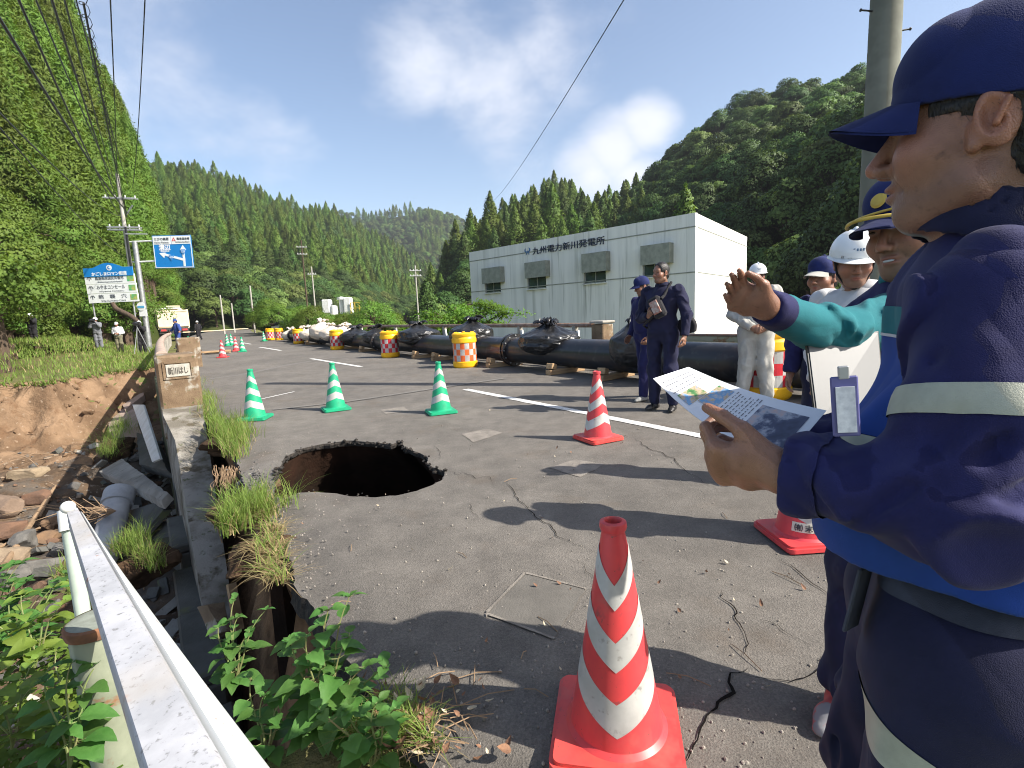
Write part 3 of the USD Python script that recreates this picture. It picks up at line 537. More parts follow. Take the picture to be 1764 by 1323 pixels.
for (x0, y0, x1, y1) in [(808, 452, 1198, 388), (812, 507, 1195, 463)]:        # panel joints, recessed look by a thin shadow gap strip
    a, b = onplane(x0, y0, Cc, fn), onplane(x1, y1, Cc, fn); zz = (a[2]+b[2])/2
    part(house, 'joint', wall_between(Cc[:2]+fn[:2]*.004, BL[:2]+fn[:2]*.004, zz-.035, zz+.035, .02), HOODM)
    part(house, 'joint', wall_between(Cc[:2]+gn[:2]*.004, BR[:2]+gn[:2]*.004, zz-.03, zz+.03, .02), HOODM)
for i, (u0, z0, u1, z1) in enumerate(HOLES_):
    c = Cc*[1, 1, 0]+fa*(u0+u1)/2; rz = math.atan2(fa[1], fa[0]); w, h = u1-u0, z1-z0
    win = part(house, 'window', box(w-.01, .02, h-.01, c+fn*-.14+[0, 0, (z0+z1)/2], rz), GLASSD); wp = win.GetPath()
    part(str(wp), 'frame', cat_([box(.06, .06, h-.02, c+fn*-.11+[0, 0, (z0+z1)/2]+fa*k, rz) for k in (-w/2+.04, 0, w/2-.04)]+[box(w-.2, .055, .06, c+fn*-.11+[0, 0, zz], rz) for zz in (z0+.05, z1-.05)]), STEEL)
    part(str(wp), 'sill', box(w+.1, .16, .06, c+fn*.06+[0, 0, z0-.035], rz), WALLM)
    hp = [(829, 463, 862, 486), (903, 453, 940, 476), (1001, 438, 1044, 466), (1103, 424, 1153, 452)][i]
    a, b = onplane(hp[0], hp[1], Cc+fn*.5, fn), onplane(hp[2], hp[3], Cc+fn*.5, fn); hw, hh = abs((a-b)@fa), abs(a[2]-b[2]); cc = (a+b)/2-fn*.25
    part(house, 'window_hood', cat_([box(hw, .5, .1, cc+[0, 0, hh/2-.05], rz), box(hw, .08, hh-.1, cc+fn*.21-[0, 0, .05], rz)]+[box(.08, .42, hh-.1, cc+fa*k-fn*.04-[0, 0, .05], rz) for k in (-hw/2+.04, hw/2-.04)]), HOODM)
BLUEINK = mat('sign_ink', (.012, .02, .05), rough=.5)
a, b = onplane(918, 433, Cc, fn), onplane(1042, 413, Cc, fn); L = np.linalg.norm((b-a)[:2]); rr = -fa
TT = frame4(((a+b)/2)*[1, 1, 0]+[0, 0, (a[2]+b[2])/2]+fn*.005, rr, (0, 0, 1))
part(house, 'lettering', put(fit(letters('九州電力新川発電所', .7, .05, 0), L, h=.52), TT), BLUEINK)
a = onplane(909, 434, Cc, fn); TT = frame4(a+fn*.01, rr, (0, 0, 1))
part(house, 'emblem', put(cat_([xf(prism(sg.Point(0, 0).buffer(.15).difference(sg.Point(.06, .03).buffer(.12)), .04), (dx, dy, 0), r) for dx, dy, r in ((-.14, .12, .3), (.14, .14, 2.2), (.02, -.14, 4.2))]), TT), mat('emblem_blue', (.08, .16, .30), rough=.5))

# ---------------------------------------------------------------- utility poles and wires
def crossarms(z, w, rz): return [box(w, .09, .09, (0, .12, z), rz), box(w, .09, .09, (0, -.12, z), rz)]
def insul(x, z, rz): return xf(lathe([(.0, 0), (.05, 0), (.05, .04), (.025, .06), (.06, .09), (.03, .12), (.05, .15), (0, .17)], 10), (x*math.cos(rz), x*math.sin(rz), z))
def power_pole(base, H_, r0, r1, label, arms=((.93, 1.6), (.80, 1.5)), rz=.3, mat_=POLEC, sleeve=False):
    p = thing('utility_pole', label, 'utility pole', base)
    part(p, 'post', tube([(0, 0, -1), (0, 0, H_*.5), (0, 0, H_)], [r0, (r0+r1)/2, r1], 14), mat_, 40)
    for f, w in arms:
        part(p, 'crossarm', cat_(crossarms(H_*f, w, rz)), STEEL)
        for x in np.linspace(-w*.45, w*.45, 4): part(p, 'insulator', insul(x, H_*f+.05, rz), WHITE, 40)
    if sleeve: part(p, 'cable_bundle', tube([(.0+r0, -.1, H_*.1), (r0*.9, -.12, H_*.4), (r0*.8, -.1, H_*.7)], .07, 8), BLACK)
    return p
pa = at(213, 380, 37.); LP = np.array([pa[0], pa[1], .0]); ptop = at(196, 300, 37.)[2]
power_pole(LP, ptop, .17, .10, 'tall striped utility pole with crossarms left of the road signs', ((.865, 1.9), (.70, 1.9), (.685, 1.9)), .35, POLEC, True)
part('/World/utility_pole', 'side_bracket', box(1.3, .07, .07, (.75, 0, ptop*.66), .35), STEEL); part('/World/utility_pole', 'brace', box(.07, .07, .8, (.4, .15, ptop*.80), 0, 0, .7), STEEL)
for (x, yb, yt, Y, lab) in [(528, 512, 413, 95, 'old grey utility pole above the bushes, left of a thinner white pole'), (542, 520, 459, 80, 'thin white utility pole right beside the old grey pole'), (719, 520, 457, 75, 'pale utility pole in front of the valley, left of the power house'), (437, 552, 492, 70, 'thin pale pole behind the hedge beyond the traffic cones'), (384, 550, 508, 70, 'short pale pole just right of the dump truck'), (402, 552, 522, 78, 'shortest pale pole in front of the cedar hill')]:
    b = at(x, yb, Y); tz = at(x, yt, Y)[2]; power_pole((b[0], b[1], -2.), tz+2., .16 if x == 528 else .12, .10, lab, ((.93, 1.7), (.86, 1.7)) if x in (528, 719) else (((.9, 1.2),) if x == 542 else ()), .5, BARK if x == 528 else POLEC)
WIRE = mat('wire', (.012, .012, .013), rough=.5)
def wire(a, b, sagz, r, label, spiral=False, group='overhead wires running to the left pole'):
    a, b = np.array(a, float), np.array(b, float); u = np.linspace(0, 1, 60 if not spiral else 500)[:, None]; P = a+(b-a)*u; P[:, 2] -= (4*sagz*u*(1-u))[:, 0]
    if spiral:
        k = np.arange(len(P))*.9; d = unit(b-a); n1 = unit(np.cross(d, [0, 0, 1.])); n2 = np.cross(d, n1); P2 = P+.07*np.cos(k)[:, None]*n1+.07*np.sin(k)[:, None]*n2
        m = cat_([tube(P[::8], r, 5), tube(P2, r*.35, 4)])
    else: m = tube(P, r, 5)
    solo('overhead_wire', m, WIRE, label, 'wire', group)
W_ = [((196, 305), (110, -5), 9, .010, 0), ((201, 322), (190, -5), 12, .010, 0), ((228, 324), (250, -5), 13, .010, 0), ((204, 322), (60, -5), 8.5, .009, 0), ((206, 352), (88, -5), 8, .012, 0), ((226, 372), (-5, 25), 9, .019, 0), ((205, 372), (-5, 190), 10, .012, 0), ((212, 440), (-5, 215), 10, .010, 0), ((218, 374), (142, -5), 9.5, .013, 1), ((208, 374), (30, -5), 8, .013, 0), ((222, 322), (130, -5), 10, .009, 0)]
WL = ['thin wire from the pole top to the upper left corner', 'thin wire from the top crossarm, second from the right', 'thin wire reaching the top edge farthest to the right', 'thin wire crossing the upper cedar slope', 'black cable over the cedar slope below the top wire', 'thickest black cable, ending highest on the left edge', 'black cable ending midway down the left edge', 'lowest thin cable, drooping to the left edge', 'cable wrapped in a white-looking spiral of thin wire', 'black cable left of the pole top, over dark cedars', 'thin wire between the spiral cable and the slope edge']
for ((x0, y0), (x1, y1), Y, r, sp), lb in zip(W_, WL):
    wire(at(x0, y0, 37.), at(x1, y1, Y), .35, r*1.5, lb, bool(sp))
wire(at(845, 350, 160), at(1078, -6, 26), 1.2, .028, 'single wire crossing the open sky above the power house', group='wire across the sky')
# wires of the old pole in the valley
for i, (y, lab) in enumerate([(426, 'faint wire from the old grey pole, topmost of four'), (434, 'faint wire from the old grey pole, second of four'), (441, 'faint wire from the old grey pole, third of four'), (448, 'faint wire from the old grey pole, lowest of four')]):
    wire(at(528, y, 95), at(300, y+2, 110), .8, .018, lab, group='faint wires left of the old grey pole')
# the tall concrete pole on the right
b = at(1522, 100, 7.4); bp = thing('concrete_pole', 'tall round concrete utility pole with step bolts behind the officials', 'utility pole', (b[0], b[1], -.1))
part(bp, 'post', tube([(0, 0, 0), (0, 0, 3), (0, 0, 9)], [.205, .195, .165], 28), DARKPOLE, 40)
for (x, y, sgn) in ((1490, 20, -1), (1560, 53, 1), (1490, 210, -1)):
    z = at(x, y, 7.4)[2]+.1; part(bp, 'step_bolt', cat_([tube([(.18*sgn, 0, z), (.33*sgn, 0, z+.02)], .011, 8), tube([(.33*sgn, 0, z+.02), (.345*sgn, 0, z+.02)], .02, 8)]), BLACK)
z = at(1497, 300, 7.4)[2]; part(bp, 'number_plate', box(.10, .01, .2, (-.05, -.205, z)), WHITE)

# ---------------------------------------------------------------- road signs
SIGNB = mat('sign_blue', (.012, .19, .52), rough=.35); SIGNW = mat('sign_white', (.74, .76, .76), rough=.35); SIGNG = mat('sign_green', (.05, .36, .16), (.45, .42, .10), scale=3, rough=.4); SIGNR = mat('sign_red', (.5, .04, .04), rough=.4); SIGNK = mat('sign_black', (.03, .03, .04), rough=.4)
Ys = 34.
p0 = at(252, 560, Ys); ground_z = 0.
sp = thing('direction_sign', 'blue and white overhead direction sign on grey steel pole', 'road sign', (p0[0], p0[1], 0))
top = at(233, 416, Ys)[2]; part(sp, 'pole', tube([(0, 0, -.4), (0, 0, top)], [.17, .15], 20), STEEL, 40)
A, B = at(262, 407, Ys), at(329, 411, Ys); D = at(337, 467, Ys); PW = np.linalg.norm((B-A)); PH = B[2]-D[2]; mid = (A+B)/2-[p0[0], p0[1], 0]; facing = 0.
TS = frame4(np.array([mid[0], mid[1]-.03, A[2]-PH/2]), (1, .0, -.02), (0, 0, 1))
for yy in (.36, -.26): part(sp, 'bracket', tube([(-.3, 0, A[2]-PH/2+yy*PH), (mid[0]+PW*.3, 0.06, A[2]-PH/2+yy*PH)], .05, 8), WHITE)
part(sp, 'panel', put(box(PW, PH, .05, (0, 0, 0)), TS), SIGNB); k = .0255; e = PW/2; f = PH/2
part(sp, 'white_panel', put(cat_([box(PW*.46, PH*.25, .012, (-PW*.255, f-PH*.145, .031)), box(PW*.50, PH*.25, .012, (PW*.238, f-PH*.145, .031))]), TS), SIGNW)
part(sp, 'border', put(cat_([box(PW*.98, .04, .01, (0, -f+.04, .03)), box(.04, PH*.72, .01, (-e+.04, -PH*.12, .03)), box(.04, PH*.72, .01, (e-.04, -PH*.12, .03))]), TS), SIGNW)
part(sp, 'lettering', put(cat_([fit(letters('えびの高原', .3, .006, 1), PW*.38, (-PW*.26, f-PH*.11)), fit(letters('Ebino Plateau', .1, .006), PW*.36, (-PW*.26, f-PH*.215), .12), fit(letters('霧島温泉郷', .3, .006, 1), PW*.33, (PW*.30, f-PH*.11)), fit(letters('Kirishima Spa Resort', .1, .006), PW*.36, (PW*.28, f-PH*.215), .12)]), TS@trimesh.transformations.translation_matrix((0, 0, .038))), SIGNK)
part(sp, 'spa_mark', put(prism(sg.Polygon([(-.13, -.1), (.13, -.1), (0, .14)]).difference(sg.Polygon([(-.06, -.06), (.06, -.06), (0, .06)])), .006), TS@trimesh.transformations.translation_matrix((PW*.055, f-PH*.13, .038))), SIGNR)
arrow = shapely.union_all([sg.box(PW*.27-.07, -f+.1, PW*.27+.07, PH*.06), sg.Polygon([(PW*.27-.2, PH*.05), (PW*.27+.2, PH*.05), (PW*.27, PH*.2)]), sg.LineString([(PW*.27, -f+.5), (-PW*.27, -PH*.06)]).buffer(.07, cap_style='flat'), sg.Polygon([(-PW*.24, -PH*.19), (-PW*.19, -.02*PH), (-PW*.36, -PH*.035)])])
part(sp, 'arrow', put(cat_([trimesh.creation.extrude_polygon(g, .008, engine='earcut') for g in getattr(arrow, 'geoms', [arrow])]+[fit(letters('溝辺', .3, .006, 2), PW*.3, (-PW*.2, PH*.14)), fit(letters('Mizobe', .1, .006, 1), PW*.22, (-PW*.2, PH*.03))]), TS@trimesh.transformations.translation_matrix((0, 0, .027))), SIGNW)
mat('route_blue', (.05, .24, .55), rough=.35)
for rx_, ry_ in ((PW*.27, -PH*.02), (-PW*.05, -PH*.19)): part(sp, 'route_marker', put(cat_([fit(prism(sg.Polygon([(0, -.2), (-.2, .1), (-.16, .2), (.16, .2), (.2, .1)]), .012), .35, (rx_, ry_))]), TS@trimesh.transformations.translation_matrix((0, 0, .037))), '/World/Looks/route_blue')
part(sp, 'route_number', put(cat_([fit(letters('223', .1, .006, 1), .24, (PW*.27, 0)), fit(letters('470', .1, .006, 1), .24, (-PW*.05, -PH*.17))]), TS@trimesh.transformations.translation_matrix((0, 0, .05))), SIGNW)
zz = at(246, 528, Ys)[2]; part(sp, 'notice', cat_([lathe([(0, 0), (.27, 0), (.27, .03), (0, .03)], 24)]).apply_transform(frame4((-.02, -.2, zz), (1, 0, 0), (0, 0, 1))), SIGNW)
part(sp, 'notice_plate', cat_([box(.5, .02, .42, (.04, -.19, zz-.42))]), SIGNW); part(sp, 'notice_print', box(.42, .01, .13, (-.02, -.24, zz-.03)), mat('notice_blue', (.10, .35, .6), rough=.4))
# tourist board on two thin posts
Yt = 33.; q0 = at(206, 560, Yt); tb = thing('tourist_sign', 'white tourist direction board with blue arched top beside the grey pole', 'road sign', (q0[0], q0[1], .1))
def PX(x, y): return at(x, y, Yt)-np.array([q0[0], q0[1], .1])
a, b = PX(146, 478), PX(230, 473); w = b[0]-a[0]; cx = (a[0]+b[0])/2; zc = (a[2]+b[2])/2
arch = [(-w/2, -.36), (w/2, -.36), (w/2, .18)]+[(x*w/2, .18+.28*max(0, math.cos(min(1, abs(x)/.62)*math.pi/2))**1.2) for x in np.linspace(.9, -.9, 25)]+[(-w/2, .18)]
def TB(x0, y0, x1, y1, dz=0.): u = PX(x0, y0); v = PX(x1, y1); return frame4(np.array([(u[0]+v[0])/2, -.06-dz, (u[2]+v[2])/2]), (1, 0, 0), (0, 0, 1))
T0 = TB(148, 466, 228, 466); part(tb, 'header', put(prism(sg.Polygon(arch), .05), T0), SIGNB); T1 = T0@trimesh.transformations.translation_matrix((0, 0, .052))
part(tb, 'header_lettering', put(cat_([fit(letters('かごしまロマン街道', .2, .006, 2), w*.72, (.05, -.2)), fit(prism(sg.Point(0, 0).buffer(.17), .006), .34, (.1, .16))]), T1), SIGNW)
part(tb, 'emblem', put(prism(sg.Point(0, 0).buffer(.10).difference(sg.Point(.04, .02).buffer(.07)), .008), T1@trimesh.transformations.translation_matrix((.1, .16, .007))), SIGNB)
for i, (y0, tx, en, cols) in enumerate([(482, '霧島高原国民休養地', 'Kirishima Kogen Kokumin Kyuyochi', 0), (496, 'みやまコンセール', 'Miyama Conseru', 1), (512, '熊　襲　穴', 'Site Kumaso Cave', 1)]):
    y0 = [481, 497, 513][i]; T = TB(150+i*3, y0, 232+i*3, y0); h = .56
    part(tb, 'board', put(box(w*1.02, h, .05), T), SIGNW); T2 = T@trimesh.transformations.translation_matrix((0, 0, .026))
    part(tb, 'board_lettering', put(cat_([fit(letters(tx, .2, .006, 1), w*.58, (-.03, .09), .26), fit(letters(en, .1, .006), w*.5, (0, -.17), .12), fit(prism(shapely.union_all([sg.box(-.03, -.18, .03, .1), sg.LineString([(-.17, -.02), (-.1, .13), (.1, .13), (.17, -.02)]).buffer(.035)]), .006), .3, (-w*.42, .06))]), T2), mat('board_ink', (.10, .11, .13), rough=.5) if i == 0 else '/World/Looks/board_ink')
    part(tb, 'pictogram', put(box(w*.14, h*.62, .01, (w*.42, .0, 0)), T2), SIGNG)
for x in (150, 236): u = PX(x, 560); part(tb, 'post', tube([(PX(156 if x == 150 else 226, 500)[0], 0.02, -.6), (PX(156 if x == 150 else 226, 500)[0], .02, zc+.1)], .05, 10), STEEL, 40)
# ---------------------------------------------------------------- markings, cracks and patches of the road
def strip(P, w, z=.006, seed=0, rag=.0, taper=False):
    P = np.asarray(P, float)[:, :2]; L = sg.LineString(P); d = np.linspace(0, L.length, max(3, int(L.length/.025))); Q = np.array([L.interpolate(x).coords[0] for x in d]); T = np.gradient(Q, axis=0); N = np.c_[-T[:, 1], T[:, 0]]; N /= np.maximum(np.linalg.norm(N, axis=1, keepdims=True), 1e-9)
    k = np.c_[d*11, d*0, d*0+seed]; a = w/2*(1+rag*2*(meshkit.fbm(k, 4, seed)-.5)); b = w/2*(1+rag*2*(meshkit.fbm(k+31, 4, seed)-.5))
    if taper: f = np.clip(np.minimum(d/L.length*6, (1-d/L.length)*3), .12, 1); a, b = a*f, b*f
    m = gridmesh(np.stack([Q[:, 0]+N[:, 0]*a, Q[:, 0]-N[:, 0]*b]).T, np.stack([Q[:, 1]+N[:, 1]*a, Q[:, 1]-N[:, 1]*b]).T, np.full((len(Q), 2), z)); m.invert() if m.face_normals[0][2] < 0 else None
    m0 = trimesh.Trimesh(m.vertices*[1, 1, 0], m.faces, process=False); sag(m0); m.vertices[:, 2] += m0.vertices[:, 2]; return m
for P in ([(802, 671), (1035, 717), (1265, 763)], [(536, 618), (622, 632)], [(447, 598), (484, 604)], [(415, 590), (432, 593)]):
    part(ROAD, 'lane_line', strip([gp(*p) for p in P], .135, .006, rag=.16), LINE)
part(ROAD, 'lane_line', strip([gp(440, 690), gp(507, 675)], .05, .005, rag=.5), LINE)
CRACKM = mat('crack_shade', (.012, .011, .010), rough=1., spec=.0); JOINT = mat('joint_filler', (.03, .028, .026), rough=.8); PALE = mat('pale_joint', (.17, .158, .14), (.12, .11, .10), scale=12, rough=.9)
part(ROAD, 'joint_band', strip([gp(470, 706), gp(600, 692), gp(760, 668), gp(870, 652)], .16, .004, rag=.25), PALE)
part(ROAD, 'joint', strip([gp(470, 707), gp(600, 693), gp(760, 669), gp(870, 653)], .022, .008, rag=.3), JOINT)
part(ROAD, 'joint_band', strip([gp(340, 656), gp(420, 645), gp(500, 628), gp(580, 615)], .2, .004, rag=.3), PALE)
cracks = [([(768, 806), (790, 815), (800, 812), (822, 822), (835, 818), (850, 832)], .012), ([(870, 830), (885, 855), (905, 870), (920, 890), (945, 905), (960, 925), (1000, 940), (1020, 955)], .012), ([(750, 765), (760, 785), (758, 790)], .007), ([(805, 865), (815, 880), (822, 895)], .006),
          ([(1095, 755), (1120, 775), (1150, 785), (1180, 810), (1210, 830), (1240, 850)], .012), ([(1335, 965), (1365, 980), (1400, 1005), (1440, 1040)], .011), ([(1240, 1015), (1262, 1050), (1275, 1085), (1280, 1115), (1283, 1150)], .010),
          ([(1283, 1150), (1268, 1170), (1255, 1190), (1240, 1215), (1222, 1240), (1205, 1270), (1190, 1300), (1180, 1330)], .019), ([(1283, 1165), (1320, 1172), (1365, 1178), (1400, 1160), (1430, 1130)], .008), ([(1300, 1060), (1350, 1090), (1410, 1120)], .006), ([(980, 965), (1010, 985), (1030, 1005)], .005)]
for i, (P, w) in enumerate(cracks):
    Q = jag([gp(*p)[:2] for p in P], .045, .016, 20+i); part(ROAD, 'crack', strip(np.c_[Q, Q[:, 0]*0], w*.45, .006, seed=i, rag=1.2, taper=True), CRACKM)
def quad_patch(P, seed, mat_=PATCH, name='repair_patch'):
    Q = jag([gp(*p)[:2] for p in P+P[:1]], .012, .03, seed); m, _ = poly_mesh(sg.Polygon(Q).buffer(0), .12, .004); m0 = trimesh.Trimesh(m.vertices*[1, 1, 0], m.faces, process=False); sag(m0); m.vertices[:, 2] += m0.vertices[:, 2]; part(ROAD, name, m, mat_)
quad_patch([(838, 1056), (905, 988), (1010, 1016), (955, 1100)], 1, mat('old_patch', (.125, .115, .10), (.10, .092, .08), scale=7, rough=.9, bump=.004, bscale=120)); quad_patch([(946, 806), (990, 792), (1042, 800), (1000, 823)], 2); quad_patch([(795, 748), (838, 739), (866, 746), (815, 762)], 3); quad_patch([(655, 706), (695, 701), (706, 708), (664, 714)], 4)
for P in ([(838, 1056), (905, 988)], [(905, 988), (1010, 1016)], [(838, 1058), (955, 1102)]): part(ROAD, 'patch_rim', strip([gp(*p) for p in P], .018, .007, rag=.7), PATCH)
# kerb between the road and the river side, under the pipe
kb = [rd(s, 7.95, .07) for s in np.arange(-8, 70, 2.)]
for i, (a, b) in enumerate(zip(kb[:-1], kb[1:])): part(ROAD, 'kerb', box(np.linalg.norm((b-a)[:2])-.01, .18, .26, (a+b)/2, math.atan2((b-a)[1], (b-a)[0]), bev=.02), CONC)

# ---------------------------------------------------------------- traffic cones
def cone(name, px, body, label, group=None, h=.69, apex=-1, yaw=0., rise=.10, tilt=0, fine=1, note=False, dz=0., face=0.):
    p = gp(*px, dz); o = thing(name, label, 'traffic cone', p, yaw, 1., group)
    b = .19; rnd = sg.box(-b, -b, b, b).buffer(-.035).buffer(.035, quad_segs=5)
    base = cat_([prism(rnd, .022, .010), prism(rnd.buffer(-.012), .012, .032)]+[box(.09, .09, .012, (sx*.13, sy*.13, .006)) for sx in (-1, 1) for sy in (-1, 1)])
    part(o, 'base', base, body, 40)
    r0, r1, z0, z1 = .138, .033, .044, h-.03; R = lambda z: r0+(r1-r0)*(z-z0)/(z1-z0)
    part(o, 'body', lathe([(r0+.02, z0-.004), (r0, z0+.012), (R(z1), z1), (R(z1)+.004, z1+.002), (R(z1)+.007, z1+.012), (R(z1)+.005, z1+.026), (R(z1)-.006, z1+.03), (R(z1)-.012, z1+.022), (R(z1)-.014, z1-.12)], 44*fine), body, 40)
    th = np.linspace(-np.pi, np.pi, 64*fine+1); tri = 1-np.abs(np.abs(th)/(np.pi/2)-1)            # 0 in front, 1 at the sides
    off = rise*tri*(1 if apex < 0 else -1)
    for zc, hh in ((.54, .070), (.375, .082), (.20, .092)):
        zz = np.stack([zc*h/.69+off-hh/2+hh*f for f in (0, .33, .66, 1)]); zz = np.clip(zz-(rise/2 if apex < 0 else -rise/2), z0+.02, z1-.012); rr = R(zz)+.0022
        part(o, 'reflective_band', gridmesh(rr*np.sin(th+face), -rr*np.cos(th+face), zz), REFL, True)
    if note:
        n_ = part(o, 'name_label', gridmesh(*[np.stack([f(z) for z in (.085, .135)]) for f in (lambda z: (R(z)+.003)*np.sin(np.linspace(-1.0, .25, 14)), lambda z: -(R(z)+.003)*np.cos(np.linspace(-1.0, .25, 14)), lambda z: np.full(14, z))]), mat('label_tape', (.55, .52, .44), rough=.5), True)
        t = letters('㈲ 末 広', .034, .002, 1); t = fit(t, .13, (0, 0)); V = t.vertices; a = (V[:, 0])/(R(.11))-.375; t.vertices = np.c_[(R(V[:, 1]+.11)+.0045+V[:, 2])*np.sin(a), -(R(V[:, 1]+.11)+.0045+V[:, 2])*np.cos(a), V[:, 1]+.11]; part(o, 'label_lettering', t, SIGNK)
    return o
cone('traffic_cone', (1062, 1262), RED, 'big red cone with grey chevron bands nearest the camera', fine=2, rise=.115, yaw=-.20, face=.02, h=.69)
cone('traffic_cone', (1030, 757), RED, 'red and white cone standing alone in the middle of the road', rise=.09, yaw=-1.1)
cone('traffic_cone', (1383, 927), RED, 'red cone with a lettered label, half hidden behind the raised paper', rise=.09, yaw=.05, note=True, fine=2)
cone('traffic_cone', (440, 722), GREEN, 'green and white cone standing in grass beside the concrete end block', rise=.07, apex=1, yaw=.1)
cone('traffic_cone', (579, 706), GREEN, 'green and white cone behind the hole, middle of three', rise=.07, apex=1, yaw=.5)
cone('traffic_cone', (760, 711), GREEN, 'green and white cone behind the hole, nearest the lane line', rise=.07, apex=1, yaw=.35)
for (x, y, m, lab) in [(384, 616, RED, 'small far red cone beside the dark debris on the road'), (407, 605, RED, 'smaller red cone just left of the far green cone'), (418, 606, GREEN, 'small far green cone right of the two red ones'), (392, 596, GREEN, 'tiny green cone left of its twin, beyond the red cones'), (399, 594, GREEN, 'tiny green cone right of its twin, beyond the red cones'), (326, 599, GREEN, 'pale green cone standing beside the man in blue overalls'), (455, 588, GREEN, 'pale green cone left of the farthest yellow barrel')]:
    cone('traffic_cone', (x, y), m, lab, rise=.07, yaw=x*.7, apex=1 if m is GREEN else -1)
# caution bar between far cones
p, q = at(316, 579, 46), at(428, 573, 56); p[2] = q[2] = .75
solo('caution_bar', tube([p, (p+q)/2-[0, 0, .02], q], .05, 8), mat('bar_stripes', (.6, .45, .25), (.55, .5, .4), scale=1.2, rough=.5), 'long faded striped bar across the far road behind the blue man', 'barrier bar')

# ---------------------------------------------------------------- cushion barrels
def barrel(px, red, label, yaw=0., sc=1.):
    p = gp(*px); o = thing('cushion_barrel', label, 'barrel', p, yaw, sc, 'yellow checkered cushion barrels')
    R = .29; prof = [(0, .0), (R-.02, .0), (R, .02), (R+.012, .05), (R+.012, .14), (R-.006, .155), (R-.006, .60), (R+.012, .615), (R+.012, .70), (R+.0, .715), (R-.01, .75), (R+.004, .77), (R+.004, .82), (R-.03, .845), (R-.09, .85), (R-.10, .83), (0, .82)]
    part(o, 'drum', lathe(prof, 36), YEL, 40)
    part(o, 'lid_lug', cat_([box(.09, .07, .04, (.20*math.cos(a), .20*math.sin(a), .85), a, bev=.01) for a in (0, 1.57, 3.14, 4.71)]), YEL)
    n = 16; z0, z1 = .16, .595; rows = 3; A, B = [], []
    for r in range(rows):
        for c in range(n):
            th = np.linspace(2*np.pi*c/n, 2*np.pi*(c+1)/n, 4); rr = R-.003; za, zb_ = z0+(z1-z0)*r/rows, z0+(z1-z0)*(r+1)/rows
            (A if (r+c) % 2 else B).append(gridmesh(np.stack([rr*np.cos(th)]*2), np.stack([rr*np.sin(th)]*2), np.stack([np.full(4, za), np.full(4, zb_)])))
    for k in A: part(o, 'reflective_check', k, red)
    part(o, 'white_band', cat_(B), REFL); return o
for i, (x, y, m, lab, sc_) in enumerate([(802, 632, CORG, 'yellow barrel with orange checks, nearest on the left of the flange', 1.), (673, 615, CRED, 'yellow barrel with red checks between two black bags', 1.), (582, 602, CRED, 'yellow barrel where the pale sacks end and black bags begin', 1.), (515, 592, CRED, 'yellow barrel in the middle of the pale sacks', 1.), (482, 586, CRED, 'far yellow barrel touching another on its left', 1.), (466, 586, CRED, 'farthest yellow barrel, beside the pale green cone', 1.), (1318, 684, CRED, 'red checked barrel behind the man in pale work clothes', 1.08)]):
    barrel((x, y), m, lab, i*.35+.1, sc_)

# ---------------------------------------------------------------- the black pipeline on timbers
def pipe_seg(s0, s1, label):
    P = [rd(s, 7.15, .40) for s in np.linspace(s0, s1, 8)]; o = thing('steel_pipe', label, 'pipe', group='lengths of the black pipeline')
    part(o, 'tube', tube(P, .30, 28), BLACKPE, 50)
    for a, b in ((P[0], P[1]), (P[-1], P[-2])):
        d = unit(b-a); part(o, 'flange', tube([a, a+d*.05], .385, 28), BLACKPE, 30)
        n1 = np.array([d[1], -d[0], 0]); part(o, 'bolt_ring', cat_([tube([a-d*.03+(n1*math.cos(t)+np.array([0, 0, math.sin(t)]))*.345, a+d*.07+(n1*math.cos(t)+np.array([0, 0, math.sin(t)]))*.345], .018, 6) for t in np.arange(12)*math.pi/6]), STEEL)
    return o
sf = st(onroad(886, 620, 7.15)[:2])[0]
pipe_seg(sf-9.5, sf-.03, 'black pipe running behind the standing men'); pipe_seg(sf+.03, sf+9, 'black pipe with a reddish worn stretch behind the orange checked barrel'); pipe_seg(sf+9.06, sf+18, 'black pipe between the barrels under the black bags'); pipe_seg(sf+18.06, sf+26, 'far dark pipe under the pale sacks')
for i, (x, lab) in enumerate([(868, 'pale timber block under the pipe left of the flange'), (973, 'pale timber block under the pipe below the large black bag'), (1060, 'pale timber block under the pipe behind the walking man'), (770, 'timber block under the pipe right of the second black bag'), (735, 'timber block under the pipe left of the orange checked barrel'), (640, 'timber block under the pipe beside the red checked barrel'), (605, 'timber block under the pipe beside the end of the pale sacks'), (545, 'timber block under the pipe in front of the pale sacks')]):
    c = onroad(x, 630, 6.98); s_ = st(c[:2])[0]; a = math.atan2(RN[1], RN[0])+.1*(i % 3-1)
    b = thing('timber_block', lab, 'timber', rd(s_, 7.0, 0), a, 1., 'timbers carrying the pipeline')
    part(b, 'beam', box(.95, .16, .10, (0, 0, .052), 0, bev=.008), TIMBER); part(b, 'wedge', box(.16, .16, .12, (-.36, .02, .165), .2, 0, .25, bev=.01), TIMBER)

